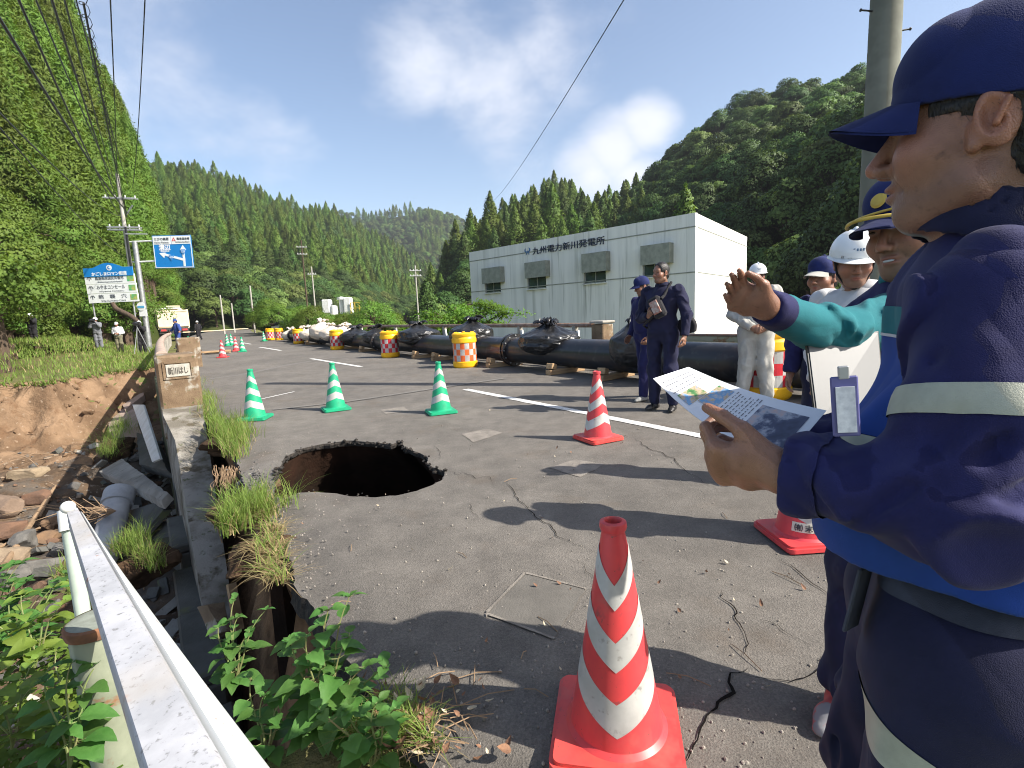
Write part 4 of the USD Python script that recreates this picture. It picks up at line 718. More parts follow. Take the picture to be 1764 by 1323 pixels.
# ---------------------------------------------------------------- sacks lying on the pipeline
def sack(seed, w, h, d, mat_, p, yaw, label, group, crumple=.5):
    rng = np.random.default_rng(seed); m = trimesh.creation.icosphere(5); v = m.vertices.copy(); a = np.arctan2(v[:, 1], v[:, 0]); z = v[:, 2]
    pl = sum(np.cos(a*k+rng.uniform(0, 6)+z*rng.uniform(-2, 2))/k for k in (5, 7, 11, 13)); ridge = 1-np.abs(2*meshkit.fbm(v*1.7+seed, 4, seed)-1)
    r = 1+.10*crumple*pl*sstep(-.4, .9, z)+.34*crumple*(ridge-.7)
    v = v*r[:, None]; v[:, 2] = np.where(v[:, 2] < 0, v[:, 2]*.8, v[:, 2]); k = sstep(.35, 1.0, z); v[:, :2] *= (1-.55*k)[:, None]; sx = .12*(rng.uniform()-.5)
    v[:, 0] += sx*k
    m.vertices = v*np.array([w/2, d/2, h/2]); o = thing('sack', label, 'sack', p, yaw, 1., group)
    part(o, 'bag', m, mat_, 60); fl = []
    for i in range(9):      # gathered mouth, loose ears of cloth
        an = rng.uniform(0, 6.28); L = rng.uniform(.5, 1.)*w*.34; u = np.linspace(0, 1, 7)[:, None]; cu = np.array([[sx*w/2, 0, h*.38]])+np.c_[np.cos(an)*L*u*.9, np.sin(an)*L*u*.7, h*.26*np.sin(u*2.3)*rng.uniform(.5, 1.2)]
        wd = (.06+.25*u*(1.15-u))*w*.5; n_ = np.array([-math.sin(an), math.cos(an), 0]); g = np.stack([cu+n_*wd*f+np.array([0, 0, 1])*(.035*math.cos(f*9+i)) for f in np.linspace(-1, 1, 6)]); fl.append(gridmesh(g[..., 0], g[..., 1], g[..., 2]))
    part(o, 'mouth', cat_(fl), mat_, True); part(o, 'tie', xf(lathe([(.09*w, -.02), (.11*w, 0), (.09*w, .02)], 14), (sx*w/2, 0, h*.40)), mat_)
    return o
def on_pipe(x, y, seed, w, h, mat_, label, group, t=7.15, crumple=.5, d=None):
    p = onroad(x, y, t); sack(seed, w, h, d or w*.95, mat_, p, RZ+seed*.4, label, group, crumple)
on_pipe(946, 588, 1, 1.30, .74, TARP, 'largest black bag, draped over the pipe in front of the railing', None, crumple=.75)
on_pipe(812, 577, 2, 1.15, .78, TARP, 'black bag directly behind the orange checked barrel', None, crumple=.75)
on_pipe(722, 579, 3, 1.35, .75, TARP, 'black bag between the two nearest left barrels', None, crumple=.7)
on_pipe(648, 581, 4, 1.1, .72, TARP, 'black bag left of the red checked barrel', None, crumple=.6)
on_pipe(612, 580, 5, 1.3, .78, TARP, 'black bag next to the last pale sack', None, crumple=.6)
p = onroad(1088, 598, 6.9); sack(6, .8, .85, .7, TARP, p, .4, 'black bag beside the legs of the man in navy cap', None, .4)
for i, (x, y, w, lab) in enumerate([(594, 576, 1.3, 'pale sack leaning on the black bags'), (572, 576, 1.2, 'pale sack left of the one by the black bags'), (556, 572, 1.35, 'tall pale sack with a peaked mouth'), (537, 577, 1.35, 'pale sack left of the peaked one'), (521, 577, 1.1, 'pale sack behind the barrel in the middle'), (502, 578, 1.2, 'pale sack at the far end of the row')]):
    on_pipe(x, y, 20+i, w*1.05, .85 if i != 2 else 1.1, SACK, lab, None, crumple=.3)

# ---------------------------------------------------------------- railing, post and beam on the river side
rl = thing('pipe_railing', 'rusty brown pipe railing along the river side behind the black bags', 'railing')
ts = 8.15; a, b = onroad(752, 557, ts), onroad(1022, 567, ts); sa_, sb_ = st(a[:2])[0], st(b[:2])[0]; zt_ = (a[2]+b[2])/2
for z in (zt_, zt_-.36): part(rl, 'rail', tube([rd(s, ts, z) for s in np.linspace(sb_, sa_+22, 16)], .055 if z == zt_ else .035, 10), RUSTY, 40)
for s in np.arange(sb_+.6, sa_+22, 2.2): part(rl, 'post', box(.09, .11, zt_-.02, rd(s, ts, (zt_-.02)/2), RZ), CONC); part(rl, 'post_foot', box(.13, .05, zt_*.9, rd(s-.10, ts, zt_*.42), RZ, 0, .12), WHITE)
c = onroad(1038, 595, ts); pc = thing('railing_block', 'dark mossy square post at the end of the pipe railing', 'post', rd(st(c[:2])[0], ts, 0), RZ)
part(pc, 'shaft', box(.36, .34, zt_+.05, (0, 0, zt_/2), bev=.02), MOSSY); part(pc, 'cap', box(.42, .40, .06, (0, 0, zt_+.07), bev=.02), CONC)
sb2 = st(onroad(1085, 580, ts)[:2])[0]
gb = thing('river_guardrail', 'weathered rust-topped guard beam behind the pale-clothed worker', 'guardrail')
prof = [(-.04, .30), (-.07, .24), (-.07, .17), (-.02, .08), (-.02, .04), (-.07, -.05), (-.07, -.12), (-.04, -.17)]
zg = onroad(1250, 578, ts)[2]-.30; SS = np.linspace(sb2, sb2-14, 15); G = np.array([[rd(s, ts+q, zg+z) for q, z in prof] for s in SS])
part(gb, 'beam', gridmesh(G[..., 0], G[..., 1], G[..., 2]), mat('weathered_beam', (.24, .23, .14), (.30, .28, .20), scale=2, rough=.7, spots=[(7, .56, .66, (.20, .10, .04))]), 30)
part(gb, 'top_edge', tube([rd(s, ts-.045, zg+.31) for s in SS], .022, 8), RUSTY)
for s in SS[1::3]: part(gb, 'post', tube([rd(s, ts+.06, -.2), rd(s, ts+.06, zg+.3)], .06, 12), WHITE)

# ---------------------------------------------------------------- plants by the river: a feathery tree, a leaning frond
def frond_tree():
    rng = np.random.default_rng(9); b = at(800, 560, 23.); o = thing('silk_tree', 'low spreading feathery tree between the valley and the power house', 'tree', (b[0], b[1], -2.5)); C, N, limbs = [], [], [tube([(0, 0, 0), (.1, .1, 1.6), (.0, .3, 2.6)], [.16, .12, .09], 8)]
    for i in range(30):
        a = rng.uniform(0, 6.28); L = rng.uniform(1.0, 3.0); up_ = rng.uniform(.5, 1.7)*(1.15-.25*L/2); u = np.linspace(0, 1, 12)
        P = np.c_[np.cos(a)*L*u, np.sin(a)*L*u, 2.5+up_*np.sin(u*2.0)*1.15]; limbs.append(tube(P, np.linspace(.05, .012, 12), 5))
        for k in range(3, 12):
            for j in range(26): C.append(P[k]+rng.normal(0, [.22, .22, .07])); N.append((.2*math.cos(a), .2*math.sin(a), .95))
    part(o, 'trunk', cat_(limbs), BARK, 40); add_leaves(o, 'crown', [leaf_cloud(np.array(C), np.array(N), .15, rng, jitter=.5, aspect=.5)], SHRUB)
frond_tree()
def branch(x0, y0, x1, y1, Y, label):
    rng = np.random.default_rng(4); a, b = at(x0, y0, Y), at(x1, y1, Y); o = thing('leafy_branch', label, 'branch'); u = np.linspace(0, 1, 16); P = a+(b-a)*u[:, None]; P[:, 2] += .35*np.sin(u*2.6); part(o, 'stem', tube(P, np.linspace(.03, .008, 16), 5), BARK); C = np.repeat(P[4:], 60, 0)+rng.normal(0, .14, ((len(P)-4)*60, 3))*[1.3, 1.3, .6]
    add_leaves(o, 'foliage', [leaf_cloud(C, np.tile(unit([-.2, -.4, .9]), (len(C), 1)), .13, rng)], SHRUB)
branch(805, 525, 872, 552, 22., 'feathery branch reaching across the left corner of the power house')

# ---------------------------------------------------------------- pump platform with tanks and yellow railing
b = at(582, 545, 62.); o = thing('pump_platform', 'concrete deck with white tanks and yellow railing over the bushes', 'platform', (b[0], b[1], 0)); ux = 62/F
def PP(x, y): return at(x, y, 62.)-np.array([b[0], b[1], 0])
z0 = PP(590, 541)[2]; x0, x1 = PP(560, 541)[0], PP(621, 541)[0]
part(o, 'deck', box(x1-x0, 3.5, .75, ((x0+x1)/2, 1.5, z0-.37), bev=.05), CONC); part(o, 'pier', box(1.2, 1.5, 8, ((x0+x1)/2+1, 1.5, z0-4.7)), CONC)
part(o, 'tank', box(.9, 1.2, 1.6, (PP(560, 530)[0], .8, z0+1.0), bev=.08), WHITE); part(o, 'tank', box(.8, 1.2, 1.9, (PP(597, 530)[0], .8, z0+1.0), bev=.08), WHITE)
part(o, 'pump', xf(lathe([(0, 0), (.45, 0), (.5, .3), (.45, 1.0), (0, 1.1)], 16), (PP(572, 530)[0], .6, z0)), WHITE, 40); part(o, 'pump', xf(lathe([(0, 0), (.3, 0), (.3, 1.7), (.5, 1.75), (.5, 2.), (0, 2.1)], 16), (PP(585, 530)[0], .9, z0)), WHITE, 40)
YR = mat('rail_yellow', (.60, .42, .06), rough=.5)
for x in (PP(604, 530)[0], PP(611, 530)[0], x1-.1): part(o, 'rail_post', box(.09, .09, 1.3, (x, .1, z0+.65)), YR)
for z in (.65, 1.27): part(o, 'rail', box(x1-PP(603, 530)[0], .08, .08, ((x1+PP(603, 530)[0])/2, .1, z0+z)), YR)

# ---------------------------------------------------------------- dump truck seen from behind, car behind the bushes
b = at(302, 577, 49.); tk = thing('dump_truck', 'cream dump truck seen from behind at the end of the road', 'truck', (b[0], b[1], 0.), .62)
CREAM = mat('cream_paint', (.66, .58, .40), (.58, .51, .35), scale=3, rough=.45); DARK = mat('dark_chassis', (.03, .03, .03), (.05, .045, .04), scale=6, rough=.7)
part(tk, 'cargo_body', cat_([box(2.5, 5.0, .12, (0, 3.0, 1.15)), box(.1, 5, 1.7, (-1.2, 3, 2.05), bev=.02), box(.1, 5, 1.7, (1.2, 3, 2.05), bev=.02), box(2.3, .1, 1.9, (0, 5.4, 2.15), bev=.02)]+[box(.14, .1, 1.7, (s, 3+k, 2.05)) for s in (-1.27, 1.27) for k in (-2, -1, 0, 1, 2)]), CREAM)
tg = part(tk, 'tailgate', box(2.46, .1, 1.6, (0, .45, 2.05), bev=.02), CREAM); part(str(tg.GetPath()), 'rib', cat_([box(2.4, .07, .10, (0, .38, z)) for z in (1.35, 2.75)]), CREAM)
part(tk, 'cab', cat_([box(2.3, 1.7, 1.9, (0, 6.6, 1.85), bev=.12), box(2.2, 1.4, .5, (0, 6.7, 3.0), bev=.1)]), WHITE); part(tk, 'cab_guard', box(1.2, .9, .12, (.35, 5.3, 3.35), bev=.02), CREAM)
part(tk, 'chassis', cat_([box(.9, 7.5, .35, (0, 3.5, .85)), box(2.4, .1, .2, (0, .5, .75)), box(2.3, .12, .35, (0, .42, 1.0))]), DARK)
for s in (-1, 1):
    for y in (1.5, 2.9, 6.4):
        w_ = part(tk, 'wheel', xf(lathe([(.2, -.24), (.46, -.26), (.52, -.2), (.52, .2), (.46, .26), (.2, .24)], 24), (s*.92, y, .52), 0, 0, math.pi/2), BLACK, 40); part(str(w_.GetPath()), 'hub', xf(lathe([(0, -.2), (.2, -.2), (.2, .2), (0, .2)], 16), (s*.92, y, .52), 0, 0, math.pi/2), STEEL)
    part(tk, 'mudguard', box(.55, .04, .6, (s*.95, .72, .7)), BLACK); part(tk, 'tail_light', box(.42, .06, .16, (s*.85, .34, .98), bev=.01), SIGNR); part(tk, 'mirror_arm', tube([(s*1.15, 7.3, 2.6), (s*1.6, 7.3, 2.9), (s*1.62, 7.3, 2.2)], .03, 6), STEEL); part(tk, 'mirror', box(.2, .08, .45, (s*1.64, 7.28, 2.5), bev=.02), BLACK)
part(tk, 'number_plate', box(.44, .03, .22, (.1, .35, .78)), WHITE)
b = at(497, 566, 52.); car = thing('parked_car', 'silver blue car half hidden behind the hedge and barrels', 'car', (b[0], b[1], -.05), RZ+math.pi/2*0+.2)
prof = [(-2.1, .35), (-2.15, .75), (-1.9, .92), (-1.2, 1.0), (-.55, 1.45), (.7, 1.5), (1.5, 1.05), (2.05, .95), (2.15, .6), (2.1, .3)]
CARP = mat('car_paint', (.30, .38, .48), (.26, .33, .42), scale=1, rough=.25, metal=.3, coat=.5)
part(car, 'body', xf(prism(sg.Polygon(prof).buffer(-.08).buffer(.08), 1.66), (0, .83, 0), 0, math.pi/2), CARP, 30)
gl = sg.Polygon([(-1.05, 1.0), (-.5, 1.40), (.66, 1.44), (1.3, 1.04)])
part(car, 'side_window', xf(prism(gl, 1.70), (0, .85, 0), 0, math.pi/2), GLASSD); part(car, 'windscreen', xf(box(.8, 1.4, .03, (-.88, 0, 1.235), 0, 0, -.60)), GLASSD)
for sx in (-1.3, 1.35):
    for sy in (-.74, .74): w_ = part(car, 'wheel', xf(lathe([(.12, -.1), (.30, -.11), (.33, -.07), (.33, .07), (.30, .11), (.12, .1)], 20), (sx, sy, .33), 0, math.pi/2), BLACK, 40); part(str(w_.GetPath()), 'rim', xf(lathe([(0, -.115), (.19, -.115), (.19, .115), (0, .115)], 12), (sx, sy, .33), 0, math.pi/2), STEEL)
for sy in (-.6, .6): part(car, 'headlight', box(.1, .36, .14, (-2.08, sy, .72), bev=.02), WHITE)
# ---------------------------------------------------------------- bridge end block, parapet, retaining wall
def rdbox(s0, s1, t0, t1, z0, z1, bev=.0): c = rd((s0+s1)/2, (t0+t1)/2, (z0+z1)/2); return box(s1-s0, t1-t0, z1-z0, c, RZ, bev=bev)
A0 = onplane(265, 612, rd(10.0, .3, 0), np.array([*RD, 0])); A1 = onplane(340, 611, rd(10.0, .3, 0), np.array([*RD, 0])); tl, tr = st(A0[:2])[1], st(A1[:2])[1]; ztop = (A0[2]+A1[2])/2
eb = thing('parapet_block', 'brown stained concrete end block of the parapet with a pale inscribed plate', 'parapet', rd(10.0, (tl+tr)/2, 0), RZ-math.pi/2); W = tr-tl
part(eb, 'block', box(W, .95, ztop+.55, (0, .475, (ztop-.55)/2), bev=.035), MOSSY)
part(eb, 'recess_frame', cat_([box(W*.66, .02, .03, (0, -.006, ztop-.12)), box(W*.66, .02, .03, (0, -.006, ztop-.375)), box(.03, .02, .285, (-W*.33, -.006, ztop-.247)), box(.03, .02, .285, (W*.33, -.006, ztop-.247))]), MOSSY)
part(eb, 'name_plate', box(W*.56, .02, .20, (0, -.004, ztop-.25), bev=.004), mat('name_stone', (.42, .40, .34), (.30, .28, .24), scale=14, rough=.9))
T = frame4((0, -.016, ztop-.25), (1, 0, 0), (0, 0, 1)); pl_ = letters('新川はし', .12, .006, 1); part(eb, 'plate_lettering', put(fit(pl_, W*.46, (0, 0), .12), T), mat('engraving', (.10, .09, .075), rough=.9))
# slanting wing wall under the block
ww = thing('wing_wall', 'pale concrete wing wall slanting down from the parapet block into the gully', 'wall')
prof = [(10.0, -.02), (9.55, -.05), (8.6, -.30), (7.4, -.72), (6.3, -1.2), (5.6, -1.75), (5.6, -3.1), (10.9, -3.1), (10.9, -.02)]
def wing(ta, tb):
    a = rd(np.array([p[0] for p in prof]), np.array([ta+.10*(p[0] < 9) for p in prof]), np.array([p[1] for p in prof])); b = rd(np.array([p[0] for p in prof]), np.array([tb-.22*(10-p[0])/4.4*(p[0] < 10) for p in prof]), np.array([p[1] for p in prof]))
    n = len(prof); tri = trimesh.creation.triangulate_polygon(sg.Polygon(prof), engine='earcut')[1]; V = np.vstack([a, b]); Fc = [tuple(t) for t in tri]+[tuple(np.array(t)[::-1]+n) for t in tri]
    for i in range(n): j = (i+1) % n; Fc += [(i, j, n+j), (i, n+j, n+i)]
    m = trimesh.Trimesh(V, Fc, process=False); m.fix_normals(); return m
WINGM = mat('wing_concrete', (.27, .25, .215), (.13, .115, .09), scale=2.4, detail=8, bump=.008, bscale=50, rough=.95, lo=.42, hi=.60, spots=[(3.1, .56, .64, (.085, .07, .045)), (13, .6, .7, (.09, .095, .05))])
part(ww, 'wall', wing(tl+.01, tr-.02), WINGM)
DARKW = mat('dark_wet_concrete', (.10, .098, .088), (.06, .06, .052), scale=2, detail=8, rough=.8, bump=.006, bscale=40, spots=[(3, .6, .7, (.10, .11, .04))])
rw = thing('retaining_wall', 'dark panelled retaining wall below the wing wall, with upright joints', 'wall')
for i, s in enumerate(np.arange(2.2, 8.4, 1.25)):
    part(rw, 'panel', rdbox(s, s+1.235, .02-.03*(i % 2), .22, -3.2, -1.45-.15*(i % 2)-.12*max(0, 4-i), .015), DARKW)
    part(rw, 'capping', rdbox(s+.01, s+1.2, -.06, .26, -1.44-.15*(i % 2)-.12*max(0, 4-i), -1.33-.15*(i % 2)-.12*max(0, 4-i), .02), DARKW)
part(rw, 'bridge_side', rdbox(10.98, 17.5, tl-.05, tl+.3, -3.2, -.06, .02), mat('algae_concrete', (.05, .075, .03), (.09, .085, .05), scale=3, stretch=(3, 3, .4), rough=.9, bump=.006, bscale=30))
# parapet rail on posts and the far end block
pr = thing('bridge_parapet', 'pale pinkish parapet rail running from the brown block to the sign pole', 'parapet')
PINK = mat('pink_concrete', (.38, .29, .235), (.29, .225, .18), scale=3, rough=.85, bump=.004, bscale=60)
part(pr, 'coping', tube([rd(s, .16, ztop-.06) for s in np.linspace(10.98, 46, 20)], .105, 14), PINK, 40)
for s in np.arange(11.4, 45, .9): part(pr, 'baluster', rdbox(s, s+.16, .09, .23, -.04, ztop-.13), CONC)
part(pr, 'plinth', rdbox(10.98, 22, .04, .32, -.5, -.0), CONC)
fb_ = thing('parapet_block', 'smaller far brown end block of the bridge parapet beside the blue man', 'parapet', rd(19.0, .9, 0), RZ-math.pi/2)
part(fb_, 'block', box(.62, .6, .98, (0, .3, .45), bev=.03), MOSSY)
# ---------------------------------------------------------------- wrecked guardrail at the near edge
GRM = mat('guardrail_white', (.66, .68, .67), (.58, .60, .59), scale=3, rough=.4, spots=[(60, .70, .74, (.25, .25, .24)), (8, .70, .73, (.36, .15, .07)), (30, .69, .73, (.30, .12, .06))])
GRD = mat('guardrail_dirty', (.44, .44, .46), (.32, .325, .34), scale=9, stretch=(1, 1, 1), rough=.6, spots=[(90, .58, .68, (.20, .20, .20)), (5, .60, .63, (.34, .15, .08)), (16, .66, .68, (.28, .11, .05)), (2.5, .52, .7, (.36, .33, .29))])
gr = thing('guardrail', 'peeling white guardrail beam with rust spots at the bottom left', 'guardrail')
ga, gb_ = np.array([.35, .012]), np.array([2.07, -.245])
def gsec(prof_, n=26, k0=0, k1=1):
    R = []
    for u in np.linspace(k0, k1, n):
        s, t = ga+(gb_-ga)*u; R.append([rd(s, t+(q+.052)*(.92-.60*u)-.012, z) for q, z in prof_])
    R = np.array(R); return gridmesh(R[..., 0], R[..., 1], R[..., 2])
part(gr, 'top_flange', gsec([(-.052, .690), (-.052, .734), (-.047, .740), (.030, .744), (.038, .744), (.045, .736)]), GRD, 15)
part(gr, 'face', gsec([(.047, .730), (.056, .736), (.075, .722), (.128, .652), (.146, .620), (.148, .56), (.10, .50), (.095, .46), (.145, .40), (.146, .34), (.09, .27)]), GRM, 20)
part(gr, 'back', gsec([(-.052, .700), (-.03, .60), (.04, .50), (.05, .30)]), GRD, 40)
gp1 = thing('guardrail_post', 'rusty capped steel tube post standing behind the white guardrail', 'post', gp(165, 1066, .30)*[1, 1, 0]); PO = mat('old_post', (.26, .28, .20), (.18, .20, .14), scale=6, rough=.6, spots=[(9, .58, .66, (.22, .09, .04))])
part(gp1, 'tube', tube([(.03, -.02, -1.6), (0, 0, .285)], .082, 24), PO, 40); part(gp1, 'cap', lathe([(0, .300), (.06, .303), (.088, .298)], 24), mat('cap_lichen', (.22, .24, .20), (.14, .15, .12), scale=14, rough=.8), 40); part(gp1, 'rim', lathe([(.084, .302), (.092, .296), (.094, .280), (.090, .262), (.083, .262)], 24), mat('rust', (.22, .10, .05), (.14, .07, .04), scale=20, rough=.9), 40)
gp2 = thing('guardrail_post', 'pale leaning end post with a white collar at the guardrail tip', 'post', gp(116, 890, .62))
part(gp2, 'tube', tube([(.0, 0, -.03), (.10, -.12, -.9)], .024, 16), mat('green_post', (.40, .47, .40), (.32, .38, .32), scale=8, rough=.5), 40); part(gp2, 'collar', tube([(-.01, .015, .02), (.008, -.01, -.05)], .03, 18), WHITE, 40); c = gp(117, 874, .70)-gp(116, 890, .62)
part(gp2, 'cap', xf(trimesh.creation.icosphere(2, .022), c, sc=None), WHITE, True)

# ---------------------------------------------------------------- wreckage in the gully
PIPEW = mat('grey_drain_pipe', (.36, .38, .40), (.28, .295, .31), scale=4, rough=.7, bump=.002, bscale=80)
def ground_at(x, y, guess=-2.4):
    d = ray(x, y); z = guess
    for _ in range(30):
        p = gp(x, y, z); s, t = st(p[:2]); z = .5*z+.5*float(left_z(np.array(s), np.array(t)))
    return gp(x, y, z)
a, b = gp(206, 852, -1.55), gp(178, 955, -2.2); dp = thing('drain_pipe', 'broken grey drain pipe lying below the tilted slabs', 'pipe'); d = unit(b-a)
part(dp, 'tube', tube([a, b+d*.5], .20, 24), PIPEW, 40); part(dp, 'socket', tube([a-d*.05, a+d*.22], .235, 24), PIPEW, 40)
def slab_px(pts, thick, label, m=CONC, name='concrete_slab'):
    "a broken slab whose top outline is seen at the given pixels and heights"
    P = np.array([gp(x, y, z) for x, y, z in pts]); c = P.mean(0); n = unit(np.cross(P[1]-P[0], P[2]-P[0])); n = n if n[2] > 0 else -n; o = thing(name, label, 'slab', c)
    rngs = np.random.default_rng(int(abs(c[0]*1000))); B = P-n*thick+rngs.normal(0, .015, P.shape); V = np.vstack([P, B])-c; h = trimesh.convex.convex_hull(V).subdivide_to_size(.12); h.vertices += .02*(meshkit.fbm(h.vertices*7+c, 3, 5)-.5)[:, None]; part(o, 'slab', h, m, 25); return o
slab_px([(170, 812, -1.75), (210, 790, -1.6), (290, 850, -1.25), (278, 862, -1.35)], .16, 'long tilted pale slab lying above the drain pipe')
slab_px([(235, 745, -1.5), (262, 752, -1.3), (288, 810, -1.2), (240, 800, -1.5)], .25, 'dark flat slab behind the long tilted slab', DARKW)
slab_px([(222, 880, -1.9), (270, 865, -1.5), (282, 878, -1.55), (228, 940, -2.0)], .14, 'dark slab standing on edge beside the drain pipe', DARKW)
slab_px([(255, 905, -1.95), (312, 893, -1.7), (314, 920, -1.8), (262, 930, -2.0)], .18, 'lower flat slab against the dark retaining wall', DARKW)
slab_px([(290, 935, -2.0), (315, 925, -1.9), (318, 970, -2.0), (292, 975, -2.1)], .12, 'small step slab at the foot of the dark wall', DARKW)
slab_px([(340, 1045, -1.0), (358, 1042, -.9), (380, 1090, -1.0), (362, 1102, -1.1)], .10, 'small brown brick-like chunk caught beside the wall', MOSSY)
slab_px([(190, 660, -.9), (240, 630, -.5), (248, 680, -.9), (215, 705, -1.2)], .2, 'pinkish broken bank slab left of the brown block', PINK)
slab_px([(185, 700, -1.3), (236, 685, -1.1), (238, 735, -1.4), (188, 745, -1.6)], .3, 'orange brown slab of earth and mortar near the green wall', PINK)
wp = thing('white_fragment', 'white broken sheet hanging beside the green mossy wall', 'debris'); P = np.array([gp(x, y, z) for x, y, z in [(228, 697, -.75), (247, 697, -.6), (276, 790, -1.0), (262, 796, -1.1)]])
part(wp, 'sheet', trimesh.convex.convex_hull(np.vstack([P, P+np.array([.02, .03, -.02])])), WHITE)
ROCKM = [mat('rock_tan', (.25, .185, .125), (.17, .125, .085), scale=3, detail=7, rough=.95, bump=.02, bscale=9, rnd=.15), mat('rock_grey', (.13, .122, .11), (.08, .076, .07), scale=4, detail=7, rough=.95, bump=.02, bscale=9, rnd=.2), mat('rock_rust', (.165, .095, .056), (.11, .068, .044), scale=4, detail=7, rough=.95, bump=.02, bscale=9, rnd=.15)]
big = [(50, 824, .33, 0, 'pale tan boulder alone on the gully slope, highest of all', 1), (18, 875, .38, 0, 'tan boulder at the left edge, below the pale lone boulder', 2), (55, 865, .30, 2, 'brown rounded boulder right of the tan left edge boulder', 3), (15, 920, .42, 2, 'large rusty boulder at the left edge of the gully', 4), (45, 942, .30, 1, 'grey boulder under the large rusty one', 5), (8, 965, .30, 0, 'tan slabby boulder lowest on the left edge', 6), (80, 935, .22, 2, 'rusty boulder in the middle of the rubble', 7), (100, 955, .20, 1, 'grey angular boulder near the guardrail tip', 8), (70, 985, .28, 1, 'dark grey boulder below the rubble, left of the guardrail', 9), (120, 945, .17, 1, 'small grey boulder right beside the guardrail end post', 10), (35, 905, .2, 1, 'grey stone wedged between tan and rusty boulders', 11), (95, 905, .2, 2, 'brown stone in shade above the guardrail tip', 12), (150, 800, .16, 0, 'tan stone in front of the dark grass clump', 13), (20, 1000, .3, 1, 'dark flat boulder above the leafy plant on the left', 14)]
for x, y, r, k, lb, sd in big:
    p = ground_at(x, y); q = rock(sd, (r*1.2, r*.9, r*.75), .35, 3); q = xf(q, (0, 0, r*.2), sd*1.1); solo('boulder', q, ROCKM[k], lb, 'boulder', smooth=16); pr_ = stage.GetPrimAtPath('/World/boulder' if sd == 1 else f'/World/boulder_{sd-1:03d}'); UsdGeom.Xformable(pr_).AddTranslateOp().Set(Gf.Vec3d(*map(float, p)))
rng = np.random.default_rng(31); cl = [[], [], []]
for i in range(900):
    s = rng.uniform(4, 18); t = -rng.uniform(.15, 7.5) if rng.uniform() < .75 else -rng.uniform(.1, 2.5); p = rd(s, t, float(left_z(np.array(s), np.array(t)))); r = min(.26, .035*(1/rng.uniform(.05, 1))**.6)*(1.2 if s < 11 else .75); q = rock(100+i, (r*1.2, r, r*.8), .3, 1); cl[int(rng.integers(3))].append(xf(q, p+[0, 0, r*.2], rng.uniform(0, 6)))
for c, m in zip(cl, ROCKM): solo('rubble', cat_(c), m, {0: 'tan', 1: 'grey', 2: 'rusty'}[ROCKM.index(m)]+' stones strewn over the floor of the gully', 'rubble', kind='stuff')
CHK = [[], []]
for i in range(120):
    s = rng.uniform(6.5, 17); t = -rng.uniform(-.05, 2.4)*rng.uniform(.3, 1.); p = rd(s, t, float(left_z(np.array(s), np.array(t)))); a = rng.uniform(.05, .22); m = box(a*rng.uniform(.8, 2.2), a, a*rng.uniform(.3, .8), (0, 0, 0)).subdivide().subdivide(); m.vertices += .12*a*(meshkit.fbm(m.vertices*9/a*.2+i, 3, i)-.5)[:, None]; CHK[i % 2].append(xf(m, p+[0, 0, a*.3], rng.uniform(0, 6), rng.uniform(-.7, .7), rng.uniform(-.7, .7)))
solo('concrete_rubble', cat_(CHK[0]), CONC, 'pale broken concrete lumps strewn below the parapet', 'rubble', kind='stuff'); solo('concrete_rubble', cat_(CHK[1]), DARKW, 'dark wet concrete lumps strewn below the parapet', 'rubble', kind='stuff')
WOOD = mat('dead_wood', (.30, .20, .12), (.20, .135, .08), scale=4, rough=.95, bump=.004, bscale=40)
for P, r, lb in [([(10, 985), (60, 905), (95, 850)], .05, 'long bare log leaning across the rubble on the left'), ([(70, 900), (85, 870), (98, 845)], .025, 'thin dead branch beside the long log'), ([(0, 955), (70, 920)], .03, 'grey dead branch at the left edge of the rubble')]:
    solo('dead_branch', tube([ground_at(x, y)+[0, 0, .12] for x, y in P], [r, r*.9, r*.6][:len(P)], 8), WOOD, lb, 'branch')
for x0, x1, lb in ((232, 214, 'a'),):
    pass
RODS = []; c0_ = gp(200, 880, -1.6)
for i in range(26): a = rng.uniform(2.2, 4.4); L = rng.uniform(.35, .8); RODS.append(tube([c0_, c0_+[math.cos(a)*L*.6, math.sin(a)*L*.2, .25*L*rng.uniform(-1, .9)], c0_+[math.cos(a)*L, math.sin(a)*L*.3, .4*L*rng.uniform(-1, 1)]], .006, 4))
solo('torn_roots', cat_(RODS), WOOD, 'spray of thin bare roots beside the drain pipe', 'roots', kind='stuff')
TB2 = []
for i in range(60):
    s = rng.uniform(5, 17); t = -rng.uniform(.1, 4.5); p = rd(s, t, float(left_z(np.array(s), np.array(t)))); a = rng.uniform(0, 6.3); L = rng.uniform(.25, 1.1); d = np.array([math.cos(a), math.sin(a), rng.uniform(.0, .35)]); TB2.append(tube([p+[0, 0, .05], p+d*L*.5+[0, 0, .09+.05*rng.normal()], p+d*L+[0, 0, .03]], [.012, .009, .004], 5))
solo('driftwood', cat_(TB2), WOOD, 'thin dead branches tangled in the rubble of the gully', 'branches', kind='stuff')
CL = []
for i in range(420):
    s = rng.uniform(15.5, 21.5); t = -rng.uniform(.2, 8.5); p = rd(s, t, float(left_z(np.array(s), np.array(t))))
    if p[2] > -.25: continue
    r = min(.24, .035*(1/rng.uniform(.04, 1))**.6); CL.append(xf(rock(900+i, (r*1.2, r, r*.8), .4, 1), p+[0, 0, r*.15], rng.uniform(0, 6)))
solo('soil_clods', cat_(CL), SOIL, 'lumps of brown earth lying on the collapsed bank', 'clods', kind='stuff')
